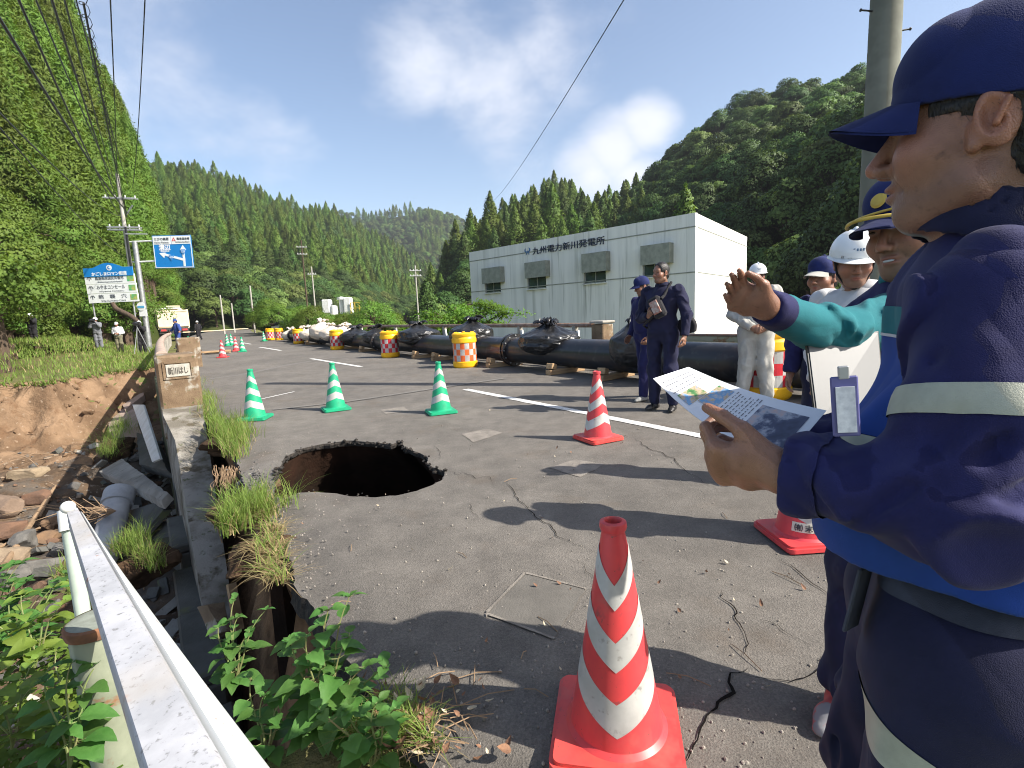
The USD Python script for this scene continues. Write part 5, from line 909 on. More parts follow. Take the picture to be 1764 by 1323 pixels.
# roots hanging from the turf at the road edge
RT = []
for i in range(70):
    x, y = rng.uniform(375, 430), rng.uniform(800, 815); p = gp(x, y, -.06)+[-.05, 0, 0]; L = rng.uniform(.1, .34); u = np.linspace(0, 1, 7)[:, None]; RT.append(tube(p+np.c_[.05*np.sin(u*5+i)*u, -.06*u*rng.uniform(0, 1), -L*u], .003, 4))
for P in ([(395, 812, -.1), (378, 850, -.3), (372, 900, -.5), (383, 935, -.7)], [(405, 815, -.1), (412, 845, -.25), (418, 862, -.4)]): RT.append(tube([gp(*p) for p in P], .007, 5))
solo('hanging_roots', cat_(RT), WOOD, 'thin roots hanging below the grass at the broken road edge', 'roots', kind='stuff')
solo('timber_stake', tube([gp(398, 1005, -.9), gp(412, 1085, -1.25)], .045, 4), TIMBER, 'sawn timber end standing in the gap by the road edge', 'timber')
# soil lip carrying the grass between the gully and the asphalt
def clod(px, sz, seed, m, label, dz=0.):
    q = rock(seed, sz, .5, 4); q.vertices += .06*(meshkit.fbm(q.vertices*6, 4, seed)-.5)[:, None]; solo('earth_clod', xf(q, gp(*px, dz), seed), m, label, 'clod', smooth=60)
clod((392, 765, ), (.34, .55, .14), 41, DARKSOIL, 'dark earth ledge under the grass beside the green cone', -.13); clod((425, 875), (.26, .35, .13), 42, DARKSOIL, 'dark earth ledge under the grass left of the hole', -.14); clod((455, 960), (.16, .30, .12), 43, DARKSOIL, 'earth ledge with dry grass along the near road edge', -.14)
clod((440, 825), (.16, .22, .12), 44, mat('grey_grit', (.26, .24, .22), (.13, .12, .11), scale=30, rough=1, bump=.02, bscale=40), 'grey gravelly crust between the hole and the gully', -.12); clod((247, 985), (.38, .32, .30), 45, DARKSOIL, 'dark clod of earth topped with grass beside the guardrail', -1.45)
clod((205, 775), (.45, .5, .3), 46, DARKSOIL, 'dark turf clod slid down above the tilted slabs', -1.65)
clod((470, 836), (.05, .10, .07), 47, SOIL, 'pinkish lump at the left lip of the hole', -.10)

# ---------------------------------------------------------------- grass
GRASS = leafmat('grass_blade', (.11, .19, .035), (.20, .27, .06), scale=9, trans=.35, rnd=0); DRY = leafmat('dry_grass', (.34, .27, .13), (.24, .18, .09), scale=9, trans=.2, rnd=0)
def blades(P, L, w, rng, lean=.5, n=5):
    V, Fc = [], []
    for i, p in enumerate(P):
        a = rng.uniform(0, 6.28); l = L*rng.uniform(.45, 1.25); ln = lean*rng.uniform(.3, 1.5); d = np.array([math.cos(a), math.sin(a), 0]); sd = np.array([-d[1], d[0], 0]); u = np.linspace(0, 1, n)
        c = p+np.outer(l*ln*u**1.8, d)+np.outer(l*(u-.35*ln*u**2.2), [0, 0, 1]); ww_ = (w*(1-u**1.5)+.0004)[:, None]*sd; k = len(V)*n*2; V.append(np.stack([c-ww_, c+ww_], 1).reshape(-1, 3))
        for j in range(n-1): q = k+2*j; Fc += [(q, q+1, q+3), (q, q+3, q+2)]
    return trimesh.Trimesh(np.vstack(V), Fc, process=False)
def tuft(pxs, n, L, label, seed, dz=-.03, spread=5., dry=.25, w=.0028, lean=.6):
    rng = np.random.default_rng(seed); k = rng.integers(len(pxs), size=n); P = np.array([gp(pxs[j][0]+rng.normal(0, spread*2), pxs[j][1]+rng.normal(0, spread), dz if len(pxs[j]) < 3 else pxs[j][2]) for j in k]); nd = int(n*dry)
    o = thing('grass_tuft', label, 'grass', kind='stuff'); part(o, 'green_blades', blades(P[nd:], L, w, rng, lean), GRASS, True, kind='stuff'); part(o, 'dry_blades', blades(P[:nd], L*.7, w, rng, lean*1.5), DRY, True, kind='stuff')
tuft([(360, 705), (370, 725), (380, 740), (395, 750), (410, 735), (395, 770), (385, 760), (415, 765), (405, 785), (425, 750), (360, 690)], 1900, .24, 'bright grass growing round the foot of the green cone', 1)
tuft([(345, 680), (350, 660), (352, 690)], 260, .2, 'yellowish grass along the right side of the parapet block', 2, dry=.5)
tuft([(400, 890), (420, 880), (440, 890), (415, 905), (395, 915), (450, 865), (460, 890)], 1100, .22, 'grass tuft left of the hole above the gully', 3, dry=.3)
tuft([(465, 940), (475, 965), (460, 985), (480, 1000), (470, 915), (450, 950)], 750, .13, 'dry grass and litter along the near broken road edge', 4, dry=.8, lean=1.)
tuft([(505, 860), (500, 870), (495, 875)], 50, .2, 'few long grass blades beside the front rim of the hole', 5, dry=.1, lean=.9)
tuft([(225, 945, -1.2), (250, 960, -1.2), (262, 975, -1.2), (240, 930, -1.2), (210, 950, -1.25)], 900, .26, 'green grass on the dark clod beside the guardrail', 6)
tuft([(195, 760, -1.4), (205, 745, -1.35), (185, 780, -1.45), (215, 735, -1.3)], 800, .42, 'dark green grass hanging from the slid turf clod', 7, dry=.05, lean=1.2)
tuft([(135, 1020, -.6), (120, 1000, -.8), (150, 1040, -.5), (160, 990, -.8)], 600, .2, 'low mossy grass behind the rusty capped post', 8, dry=.2)
tuft([(680, 1215), (700, 1240), (720, 1260), (650, 1230), (690, 1280), (740, 1290), (660, 1290), (620, 1270)], 520, .12, 'grass and weeds at the road edge under the leafy plant', 9, dry=.45, lean=.9, w=.002)
VG = []; rng = np.random.default_rng(55)
for i in range(9000):
    s = rng.uniform(20.0, 44); t = -rng.uniform(-.0, 8.5); z = float(left_z(np.array(s), np.array(t)))
    if z > -.35: VG.append(rd(s, t, z-.03))
o = thing('verge_grass', 'tall sunlit grass covering the verge above the collapsed bank', 'grass', kind='stuff'); VG = np.array(VG); part(o, 'green_blades', blades(VG[:7600], .24, .014, rng, .5, 4), GRASS, True, kind='stuff'); part(o, 'dry_blades', blades(VG[7600:], .24, .012, rng, .8, 4), DRY, True, kind='stuff')
HG = []
for i in range(500):
    t = -rng.uniform(.0, 7); ss_ = np.linspace(18, 22.5, 40); zz_ = left_z(ss_, np.full(40, t)); k = int(np.argmax(zz_ > -.22)); HG.append(rd(ss_[k]-.05, t, zz_[k]))
solo('overhanging_grass', blades(np.array(HG), .34, .012, rng, 1.6, 5), GRASS, 'grass hanging over the broken edge of the collapsed bank', 'grass', kind='stuff', smooth=True)
# ---------------------------------------------------------------- leafy plants in front
LEAF = mat('nettle_leaf', (.060, .150, .030), (.085, .185, .042), scale=14, rough=.5, spec=.35, trans=.32, rnd=.16, bump=.002, bscale=60); LEAFY = mat('lime_leaf', (.13, .20, .03), (.17, .25, .045), scale=14, rough=.5, trans=.35, rnd=.15); STEM = mat('green_stem', (.14, .20, .06), (.18, .16, .07), scale=9, rough=.7)
def leaf(L, wd, droop, tip=.0, n=9):
    u = np.linspace(0, 1, n); wv = wd*np.sin(np.pi*u**.72)**.85*(1-.15*u); wv[0] = wd*.06; wv[-1] = .0005; wv *= 1+.10*(np.arange(n) % 2); x = L*u; z = -droop*L*u**2; row = []
    for f in (-1, -.5, 0, .5, 1): row.append(np.c_[x-abs(f)*L*.03, wv*f, z+abs(f)*wv*.32-.015*L*np.sin(u*22)*abs(f)])
    g = np.stack(row); m = gridmesh(g[..., 0], g[..., 1], g[..., 2]); return m
def plant_(label, base, stems, Lf, matl, seed, pairs=5, name='leafy_weed', up=.75):
    rng = np.random.default_rng(seed); o = thing(name, label, 'plant', base); S = []; LV = []
    for (dx, dy, h) in stems:
        u = np.linspace(0, 1, 10); P = np.c_[dx*u**1.3+.012*np.sin(u*6), dy*u**1.3, h*u-.12*h*u**3]; S.append(tube(P, np.linspace(.0045, .0018, 10), 5)); a0 = rng.uniform(0, 6)
        for k in range(pairs):
            f = .22+.78*(k+rng.uniform(-.2, .2))/max(1, pairs-1); f = min(f, 1.); c = np.array([np.interp(f, u, P[:, j]) for j in range(3)]); L = Lf*(1.15-.62*f**2.2)*rng.uniform(.8, 1.2)
            for sd in (0, 1):
                a = a0+k*1.57+sd*math.pi+rng.uniform(-.3, .3); pet = L*.32; d = np.array([math.cos(a), math.sin(a), .30]); q = c+d*pet; S.append(tube([c, q], .0014, 4)); lm = leaf(L, L*rng.uniform(.34, .42), rng.uniform(.15, .5)); LV.append(xf(lm, q, a, rng.uniform(-.35, .35), -rng.uniform(.0, .35)))
        c = P[-1]
        for k in range(4): a = rng.uniform(0, 6); LV.append(xf(leaf(Lf*.36, Lf*.13, .1), c, a, 0, -.5))
    part(o, 'stem', cat_(S), STEM, 50)
    for m in LV: part(o, 'leaf', m, matl, True)
    return o
b = gp(560, 1290, -.12)
plant_('lush nettle-like plant with broad toothed leaves right of the guardrail', b, [(.02, .10, .50), (-.10, .06, .40), (.10, .05, .42), (.16, -.01, .34), (.03, -.03, .36), (-.14, .14, .34), (.08, .15, .52), (.22, .04, .30), (-.03, .02, .45)], .088, LEAF, 3, 5)
plant_('smaller leafy weed at the very bottom, left of the big cone', gp(640, 1330, -.05), [(.03, .02, .24), (-.06, .03, .22), (.08, .04, .2), (-.12, -.02, .26)], .075, LEAF, 4, 4)
plant_('leafy weed hanging over the gully between the guardrail and the lush plant', gp(400, 1190, -.30), [(.02, .08, .34), (-.06, .06, .3), (.10, .02, .30), (.14, .10, .36), (-.02, .14, .4)], .07, LEAF, 5, 4)
plant_('low weed in the shade right beside the guardrail face', gp(450, 1320, -.15), [(.02, .04, .26), (.1, .02, .26), (-.04, .08, .3), (.14, .08, .3)], .075, LEAF, 15, 4)
plant_('yellow green weed with pointed leaves at the lower left corner', gp(20, 1290, -.2), [(.05, .1, .32), (-.08, .06, .30), (.10, .02, .26), (.02, -.06, .22)], .085, LEAFY, 6, 4)
plant_('tall weed with narrow stems left of the rusty capped post', gp(15, 1140, -.35), [(.26, .14, .45), (-.02, .12, .42), (.12, .02, .32), (-.14, .05, .4), (.05, .2, .3)], .10, LEAF, 7, 4)
plant_('broad leaved weed hiding the foot of the rusty capped post', gp(118, 1330, -.12), [(-.02, .10, .36), (.05, .12, .34), (-.08, .06, .32), (.02, .16, .30)], .085, LEAF, 28, 4)
plant_('sunlit weed between the guardrail and the tall weed', gp(110, 1230, -.30), [(.06, .05, .26), (-.08, .10, .25), (.02, .02, .2), (.10, .12, .28)], .05, LEAFY, 8, 5)
GC = []; rng = np.random.default_rng(66); Cn = []
for i in range(2600):
    x, y = rng.uniform(-40, 215), rng.uniform(1060, 1400); Cn.append(gp(x, y, -.42+.22*rng.uniform()**2))
o = thing('ground_cover', 'small trefoil weeds carpeting the shaded ground left of the guardrail', 'weeds', kind='stuff'); add_leaves(o, 'leaves', [leaf_cloud(np.array(Cn), np.tile([0, 0, 1.], (len(Cn), 1)), .035, rng, jitter=.5, aspect=.8)], SHRUB, kind='stuff')
plant_('tall weed with big leaves at the left edge above the yellow green one', gp(60, 1150, -.2), [(-.10, .10, .34), (.04, .12, .36), (-.2, .02, .3), (.12, .06, .3)], .10, LEAFY, 18, 4)
plant_('spreading weed with big leaves at the left edge under the rubble', gp(-20, 1110, -.3), [(.10, .14, .42), (.22, .04, .36), (.02, .18, .4), (-.06, .02, .3), (.3, .12, .3)], .105, LEAF, 19, 4)
# broken bits of asphalt along the far lip of the hole
CH, rng = [], np.random.default_rng(72)
for i in range(230):
    q = np.array(holepoly.exterior.interpolate(rng.uniform(), normalized=True).coords[0]); r = rng.uniform(.006, .026) if q[1] > 4.2 else rng.uniform(.004, .010)
    if q[1] < 4.2 and rng.uniform() < .6: continue
    CH.append(xf(rock(200+i, (r*1.3, r, r*.8), .3, 1), np.r_[q+rng.normal(0, .014, 2), rng.uniform(-.055, .001)], rng.uniform(0, 6)))
part(ROAD, 'broken_bits', cat_(CH), ASPHALT_EDGE, kind='stuff')
GV = []
for i in range(420):
    x, y = rng.normal(452, 16), rng.normal(838, 24); p = gp(x, y)
    if shapely.contains_xy(holepoly, p[0], p[1]): continue
    r = rng.uniform(.005, .016); GV.append(xf(rock(500+i, (r*1.2, r, r*.8), .3, 1), p-[0, 0, .035], rng.uniform(0, 6)))
solo('gravel', cat_(GV), ROCKM[1], 'grey gravel between the hole and the broken road edge', 'gravel', kind='stuff')
# ---------------------------------------------------------------- litter on the road
DL = mat('dead_leaf', (.26, .15, .075), (.16, .09, .05), scale=40, rough=.8, rnd=.3); PL = mat('pale_leaf', (.50, .44, .32), (.40, .33, .22), scale=30, rough=.8)
rng = np.random.default_rng(70); dl, pl2 = [], []
for i in range(150):
    if i < 85: x, y = rng.normal(690, 70), rng.uniform(1180, 1323)
    else: x, y = rng.uniform(480, 1420), rng.uniform(700, 1323)
    p = gp(x, y); s, t = st(p[:2])
    if t < .45 or shapely.contains_xy(holepoly.buffer(.05), p[0], p[1]): continue
    L = rng.uniform(.018, .05) if i < 85 else rng.uniform(.010, .028); m = xf(leaf(L, L*.32, -rng.uniform(.2, .9)), p+[0, 0, .008+.004*(t < .9)], rng.uniform(0, 6), rng.uniform(-.5, .5), rng.uniform(-.3, .1)); (dl if rng.uniform() < .72 else pl2).append(m)
solo('fallen_leaves', cat_(dl), DL, 'brown dead leaves scattered over the asphalt', 'leaves', kind='stuff'); solo('fallen_leaves', cat_(pl2), PL, 'pale dry leaves scattered over the asphalt', 'leaves', kind='stuff')
TW = []
for i in range(46):
    x, y = (rng.normal(760, 60), rng.uniform(1150, 1310)) if i < 26 else (rng.uniform(500, 1400), rng.uniform(720, 1300)); p = gp(x, y); 
    if st(p[:2])[1] < .5 or shapely.contains_xy(holepoly.buffer(.1), p[0], p[1]): continue
    a = rng.uniform(0, 6); L = rng.uniform(.04, .2); TW.append(tube([p+[0, 0, .007], p+[math.cos(a)*L*.5, math.sin(a)*L*.5+.01, .012], p+[math.cos(a)*L, math.sin(a)*L, .006]], .0022, 4))
solo('twigs', cat_(TW), WOOD, 'thin dry twigs lying on the asphalt near the big cone', 'twigs', kind='stuff')
GR = []
for i in range(1500):
    x, y = (rng.uniform(380, 1450), rng.uniform(680, 1323)) if i > 700 else (rng.normal(470, 45), rng.normal(900, 90)); p = gp(x, y); r = rng.uniform(.0025, .007)
    if not shapely.contains_xy(ROADPOLY, p[0], p[1]) or shapely.contains_xy(holepoly.buffer(.02), p[0], p[1]): continue
    m = trimesh.creation.icosphere(0, r); m.vertices *= rng.uniform(.6, 1.3, (1, 3)); GR.append(xf(m, p+[0, 0, r*.3-.03*float(np.exp(-(sg.LineString(EDGE).distance(sg.Point(p[:2]))/.16)**2))]))
solo('grit', cat_(GR), mat('grit_stone', (.30, .27, .23), (.16, .145, .125), scale=20, rough=.95), 'small grit strewn over the asphalt', 'grit', kind='stuff')
for i, (x, y, L, lab) in enumerate([(355, 608, 1.1, 'dark wooden plank debris beside the far red cone')]):
    p = gp(x+15, y+2); o = thing('debris_heap', lab, 'debris', p, .3); part(o, 'plank', box(1.3, .22, .05, (0, 0, .12), .2, .1), TIMBER); part(o, 'plank', box(1.1, .2, .05, (.1, .1, .05), -.3), WOOD); part(o, 'block', box(.5, .4, .25, (-.8, .1, .12), .4, bev=.03), DARKSOIL)
# ---------------------------------------------------------------- people: bodies and clothes as smooth distance fields turned into meshes
def nets(D, o, h):
    "surface net of the zero level of D on a grid"
    s = D < 0; nx, ny, nz = D.shape
    c = [s[i:nx-1+i, j:ny-1+j, k:nz-1+k] for i in (0, 1) for j in (0, 1) for k in (0, 1)]; n = sum(x.astype(np.int8) for x in c); act = (n > 0) & (n < 8); I = np.argwhere(act)
    idx = np.full(act.shape, -1, np.int64); idx[act] = np.arange(len(I)); acc = np.zeros((len(I), 3)); cnt = np.zeros(len(I)); C = np.array([(i, j, k) for i in (0, 1) for j in (0, 1) for k in (0, 1)])
    val = np.stack([D[I[:, 0]+a, I[:, 1]+b, I[:, 2]+d] for a, b, d in C], 1)
    for a in range(8):
        for b in range(a+1, 8):
            if np.abs(C[a]-C[b]).sum() != 1: continue
            va, vb = val[:, a], val[:, b]; x = (va < 0) != (vb < 0); t = np.where(x, va/np.where(x, va-vb, 1), 0)
            acc += np.where(x[:, None], C[a]+(C[b]-C[a])*t[:, None], 0); cnt += x
    V = o+h*(I+acc/cnt[:, None]); Q = []
    for ax in range(3):
        sl = [slice(1, -1)]*3; s0, s1 = list(sl), list(sl); s0[ax], s1[ax] = slice(0, D.shape[ax]-1), slice(1, D.shape[ax]); a, b = s[tuple(s0)], s[tuple(s1)]; E_ = np.argwhere(a != b); off = np.ones(3, int); off[ax] = 0; E_ = E_+off
        u, v = [(1, 2), (2, 0), (0, 1)][ax]; du, dv = np.eye(3, dtype=int)[u], np.eye(3, dtype=int)[v]
        q = np.stack([idx[tuple((E_-du-dv).T)], idx[tuple((E_-dv).T)], idx[tuple(E_.T)], idx[tuple((E_-du).T)]], 1); fl = s[tuple(E_.T)]; q[~fl] = q[~fl][:, ::-1]; Q.append(q[(q >= 0).all(1)])
    Q = np.vstack(Q); return trimesh.Trimesh(V, np.vstack([Q[:, :3], Q[:, [0, 2, 3]]]), process=False)
def mesh_sdf(f, lo, hi, h, slack=1.5):
    lo, hi = np.array(lo, float), np.array(hi, float); k = 4; n = np.maximum(2, np.ceil((hi-lo)/(h*k)).astype(int)); ax = [lo[i]+h*k*(np.arange(n[i])+.5)-h*.5 for i in range(3)]
    Pc = np.stack(np.meshgrid(*ax, indexing='ij'), -1).reshape(-1, 3); Dc = f(Pc).reshape(n); D = np.repeat(np.repeat(np.repeat(Dc, k, 0), k, 1), k, 2); M = np.abs(D) < h*k*slack+.012
    I = np.argwhere(M); D[M] = f(lo+h*I)
    D[0], D[-1], D[:, 0], D[:, -1], D[:, :, 0], D[:, :, -1] = (abs(x)+1e-4 for x in (D[0], D[-1], D[:, 0], D[:, -1], D[:, :, 0], D[:, :, -1]))
    return nets(D, lo, h)
def rc(a, b, ra, rb):
    a, b = np.array(a, float), np.array(b, float); ba = b-a; L = max(ba@ba, 1e-9)
    def f(p): q = p-a; t = np.clip(q@ba/L, 0, 1); return np.linalg.norm(q-t[:, None]*ba, axis=1)-(ra+(rb-ra)*t)
    return f
def el(c, r, M=None):
    c, r = np.array(c, float), np.array(r, float)
    def f(p):
        q = p-c; q = q@M if M is not None else q; k0 = np.linalg.norm(q/r, axis=1); k1 = np.linalg.norm(q/r**2, axis=1); return k0*(k0-1)/np.maximum(k1, 1e-9)
    return f
def smin(a, b, k): h = np.clip(.5+.5*(b-a)/k, 0, 1); return b+(a-b)*h-k*h*(1-h)
def smax(a, b, k): return -smin(-a, -b, k)
def blend(fs, k):
    def f(p):
        d = fs[0](p)
        for g in fs[1:]: d = smin(d, g(p), k)
        return d
    return f
def rot3(yaw, pitch=0., roll=0.): return trimesh.transformations.euler_matrix(pitch, roll, yaw, 'rxyz')[:3, :3] if False else (trimesh.transformations.rotation_matrix(yaw, [0, 0, 1])@trimesh.transformations.rotation_matrix(pitch, [1, 0, 0])@trimesh.transformations.rotation_matrix(roll, [0, 1, 0]))[:3, :3]
SKIN0 = mat('plain_skin', (.215, .108, .064), (.165, .076, .045), scale=14, rough=.44, spec=.45, sss=.05, bump=.0016, bscale=320, bdetail=6, spots=[(60, .66, .74, (.12, .055, .034))]); HAIR = mat('black_hair', (.010, .009, .008), (.022, .018, .016), scale=60, stretch=(1, 1, .2), rough=.42, bump=.004, bscale=160)
EYEW = mat('eye', (.05, .03, .02), rough=.15); LIP = mat('lips', (.33, .13, .10), rough=.45)
def cloth(name, c1, c2, weave=.0006, rough=.85, sheen=.05):
    n = {'tc': ('texture_coordinate', {}), 'p': ('principled_bsdf', dict(roughness=rough, specular_ior_level=.25, sheen_weight=sheen)), 'c': ('noise_texture', dict(scale=9, detail=6, roughness=.65)), 'mx': ('mix', dict(color1=c1, color2=c2)), 'mr': ('map_range', dict(from_min=.38, from_max=.62)),
         'w': ('noise_texture', dict(scale=750, detail=1)), 'k': ('noise_texture', dict(scale=7, detail=2, roughness=.4, distortion=.9)), 'ks': ('math', dict(math_type='pingpong', value2=.16)), 'b1': ('bump', dict(strength=1., distance=weave)), 'b2': ('bump', dict(strength=.5, distance=.012))}
    l = [('tc.object', f'{k}.vector') for k in 'cwk']+[('c.fac', 'mr.value'), ('mr.result', 'mx.fac'), ('mx.color', 'p.base_color'), ('k.fac', 'ks.value1'), ('ks.value', 'b2.height'), ('w.fac', 'b1.height'), ('b2.normal', 'b1.normal'), ('b1.normal', 'p.normal')]
    return usdkit.material(stage, '/World/Looks/'+name, n, l, surface='p.BSDF')
NAVY = cloth('navy_cloth', (.012, .013, .068), (.009, .009, .050)); NAVY2 = cloth('dark_navy_cloth', (.010, .011, .038), (.007, .008, .027)); ROYAL = cloth('royal_blue_cloth', (.012, .045, .22), (.010, .038, .18)); TEAL = cloth('teal_cloth', (.008, .13, .15), (.006, .105, .125)); CAPB = cloth('cap_blue', (.008, .015, .085), (.006, .011, .062)); PALEC = cloth('pale_work_cloth', (.40, .39, .355), (.34, .33, .30)); WHITEC = cloth('white_shirt', (.50, .50, .51), (.44, .44, .45)); BLUEC = cloth('blue_overall', (.03, .06, .22), (.025, .05, .18)); GREYC = cloth('grey_cloth', (.16, .165, .18), (.12, .125, .14)); BLACKC = cloth('black_cloth', (.012, .012, .014), (.018, .017, .02)); KHAKI = cloth('khaki_cloth', (.17, .16, .10), (.13, .12, .08))
HIVIS = mat('retroreflective_band', (.33, .34, .27), (.27, .28, .22), scale=20, rough=.45, bump=.0006, bscale=700); HELM = mat('helmet_white', (.66, .67, .66), rough=.28, coat=.3); LEATHER = mat('black_leather', (.014, .013, .013), (.022, .02, .02), scale=20, rough=.4); GOLD = mat('gold_braid', (.50, .36, .07), (.42, .30, .06), scale=30, rough=.5, metal=.3); WEB = mat('webbing', (.05, .055, .075), (.035, .04, .055), scale=30, rough=.8, bump=.001, bscale=900)

def skin():
    n = {'tc': ('texture_coordinate', {}), 'at': ('attribute', dict(attribute='tint')), 'p': ('principled_bsdf', dict(roughness=.42, specular_ior_level=.5, subsurface_weight=.05, subsurface_scale=.004, subsurface_radius=(1, .35, .2))),
         'n1': ('noise_texture', dict(scale=22, detail=6, roughness=.65)), 'mr': ('map_range', dict(from_min=.35, from_max=.65)), 'm1': ('mix', dict(color1=(.25, .125, .076), color2=(.185, .088, .054))), 'mt': ('mix', dict(mix_type='multiply', fac=1.)),
         'n2': ('noise_texture', dict(scale=75, detail=4)), 'm2r': ('map_range', dict(from_min=.62, from_max=.72, to_max=.6)), 'm2': ('mix', dict(color2=(.10, .045, .028))), 'v': ('voronoi_texture', dict(scale=520)), 'n3': ('noise_texture', dict(scale=260, detail=5)), 'ad': ('math', dict(math_type='add')), 'b': ('bump', dict(strength=1., distance=.0005))}
    l = [('tc.object', f'{k}.vector') for k in ('n1', 'n2', 'v', 'n3')]+[('n1.fac', 'mr.value'), ('mr.result', 'm1.fac'), ('n2.fac', 'm2r.value'), ('m2r.result', 'm2.fac'), ('m1.color', 'm2.color1'), ('m2.color', 'mt.color1'), ('at.color', 'mt.color2'), ('mt.color', 'p.base_color'), ('v.distance', 'ad.value1'), ('n3.fac', 'ad.value2'), ('ad.value', 'b.height'), ('b.normal', 'p.normal')]
    return usdkit.material(stage, '/World/Looks/skin', n, l, surface='p.BSDF')
SKIN = skin(); NAIL = mat('nail', (.34, .19, .14), rough=.25)
def skin_tint(m, H, Rm, hs, hands):
    q = (np.asarray(m.vertices)-H)@Rm/hs; T = np.ones((len(q), 3)); x, y, z = q.T
    g = lambda c, r: np.exp(-(((q*[1, 1, 1]-np.array(c))/np.array(r))**2).sum(1))
    beard = np.clip(g((0, .075, -.105), (.05, .05, .035))+.8*g((0, .092, -.050), (.03, .02, .010))+.6*g((.05, .02, -.075), (.03, .05, .03))+.6*g((-.05, .02, -.075), (.03, .05, .03)), 0, 1)
    lips = np.clip(1.3*g((0, .092, -.0655), (.021, .016, .0085)), 0, 1); red = np.clip(g((.045, .062, -.022), (.025, .03, .022))+g((-.045, .062, -.022), (.025, .03, .022))+g((0, .108, -.03), (.014, .014, .014))+.8*(g((.082, -.01, 0), (.014, .03, .035))+g((-.082, -.01, 0), (.014, .03, .035))), 0, 1); eye = np.clip(g((.032, .078, .004), (.022, .02, .014))+g((-.032, .078, .004), (.022, .02, .014)), 0, 1)
    T *= 1-beard[:, None]*np.array([.34, .26, .20]); T *= 1+red[:, None]*np.array([.28, .0, -.02]); T *= 1-eye[:, None]*np.array([.22, .25, .22]); T = T*(1-lips[:, None])+lips[:, None]*np.array([1.0, .62, .66]); return T
def creases(segs):
    def f(p):
        d = 0
        for a, b, w, dp in segs: x2 = rc(a, b, 0, 0)(p)**2; d = d+dp*(np.exp(-x2/w**2)-.75*np.exp(-x2/(2.3*w)**2))
        return d
    return f
def limb_creases(s, e, w, r, seed, h, dp):
    rs = np.random.default_rng(seed); S = []; k = max(.0095, 1.4*h)
    for base, ends, n in ((s, e, 7), (e, s, 9), (e, w, 9), (w, e, 4)):
        ax = unit(ends-base); n1 = unit(np.cross(ax, [.3, .5, .8])); n2 = np.cross(ax, n1); L = np.linalg.norm(ends-base)
        for i in range(n): f0 = rs.uniform(0, 6.28); t0 = rs.uniform(.0, .25); t1 = t0+rs.uniform(.15, .45); f1 = f0+rs.uniform(-1.3, 1.3); S.append((base+ax*L*t0+r*(n1*math.cos(f0)+n2*math.sin(f0)), base+ax*L*t1+r*.95*(n1*math.cos(f1)+n2*math.sin(f1)), k*rs.uniform(.8, 1.5), dp*rs.uniform(.5, 1.2)))
    return S
def head_sdf(fine=True, fat=1.0):
    fs = [el((0, -.014, .035), (.076, .096, .092)), el((0, .016, -.030), (.064*fat, .070, .088)), el((0, .040, -.088), (.036*fat, .036, .026)), rc((-.050*fat, .0, -.072), (-.018, .056, -.098), .022, .018), rc((.050*fat, .0, -.072), (.018, .056, -.098), .022, .018), el((-.042, .050, -.028), (.026, .030, .026)), el((.042, .050, -.028), (.026, .030, .026)), rc((-.032, .070, .028), (.032, .070, .028), .0155, .0155)]
    base = blend(fs, .022); nose = blend([rc((0, .084, .012), (0, .106, -.030), .0075, .0115), el((-.012, .094, -.036), (.0085, .012, .0085)), el((.012, .094, -.036), (.0085, .012, .0085))], .008)
    lips = blend([el((0, .082, -.060), (.021, .0105, .0065)), el((0, .080, -.0715), (.019, .0105, .007))], .004)
    ears = [(s, el((s*.0775, -.012, -.004), (.0085, .021, .033), rot3(s*-.30, -.18)), el((s*.086, -.008, -.004), (.007, .011, .020), rot3(s*-.30, -.18)), rc((s*.076, .004, -.032), (s*.073, .006, -.012), .0075, .007)) for s in (-1, 1)]
    def f(p):
        d = base(p)
        for s in (-1, 1): d = smax(d, -el((s*.032, .098, .008), (.019, .016, .0115))(p), .010)
        for s in (-1, 1): d = smin(d, blend([rc((s*.020, .0765, .010), (s*.045, .070, .0085), .0070, .006)], .004)(p), .004)
        d = smin(d, nose(p), .010); d = smax(d, -el((-.0065, .101, -.0435), (.0035, .005, .003))(p), .003); d = smax(d, -el((.0065, .101, -.0435), (.0035, .005, .003))(p), .003)
        d = smin(d, lips(p), .008); d = smax(d, -el((0, .094, -.0658), (.024, .012, .0014))(p), .004)
        for s in (-1, 1): d = smax(d, -rc((s*.021, .092, -.040), (s*.034, .070, -.066), .0022, .002)(p), .006)
        for s, e, co, lo in ears: d = smin(d, smin(smin(smax(e(p), -co(p), .004), rc((s*.0865, -.020, .012), (s*.0835, -.012, -.012), .0032, .0036)(p), .003), lo(p), .006), .005)
        return d
    return f
def neck_sdf(c, Rm, base_pt, r=.056): a = c+Rm@np.array([0, -.022, -.05]); return rc(a, base_pt, r, r*1.12)
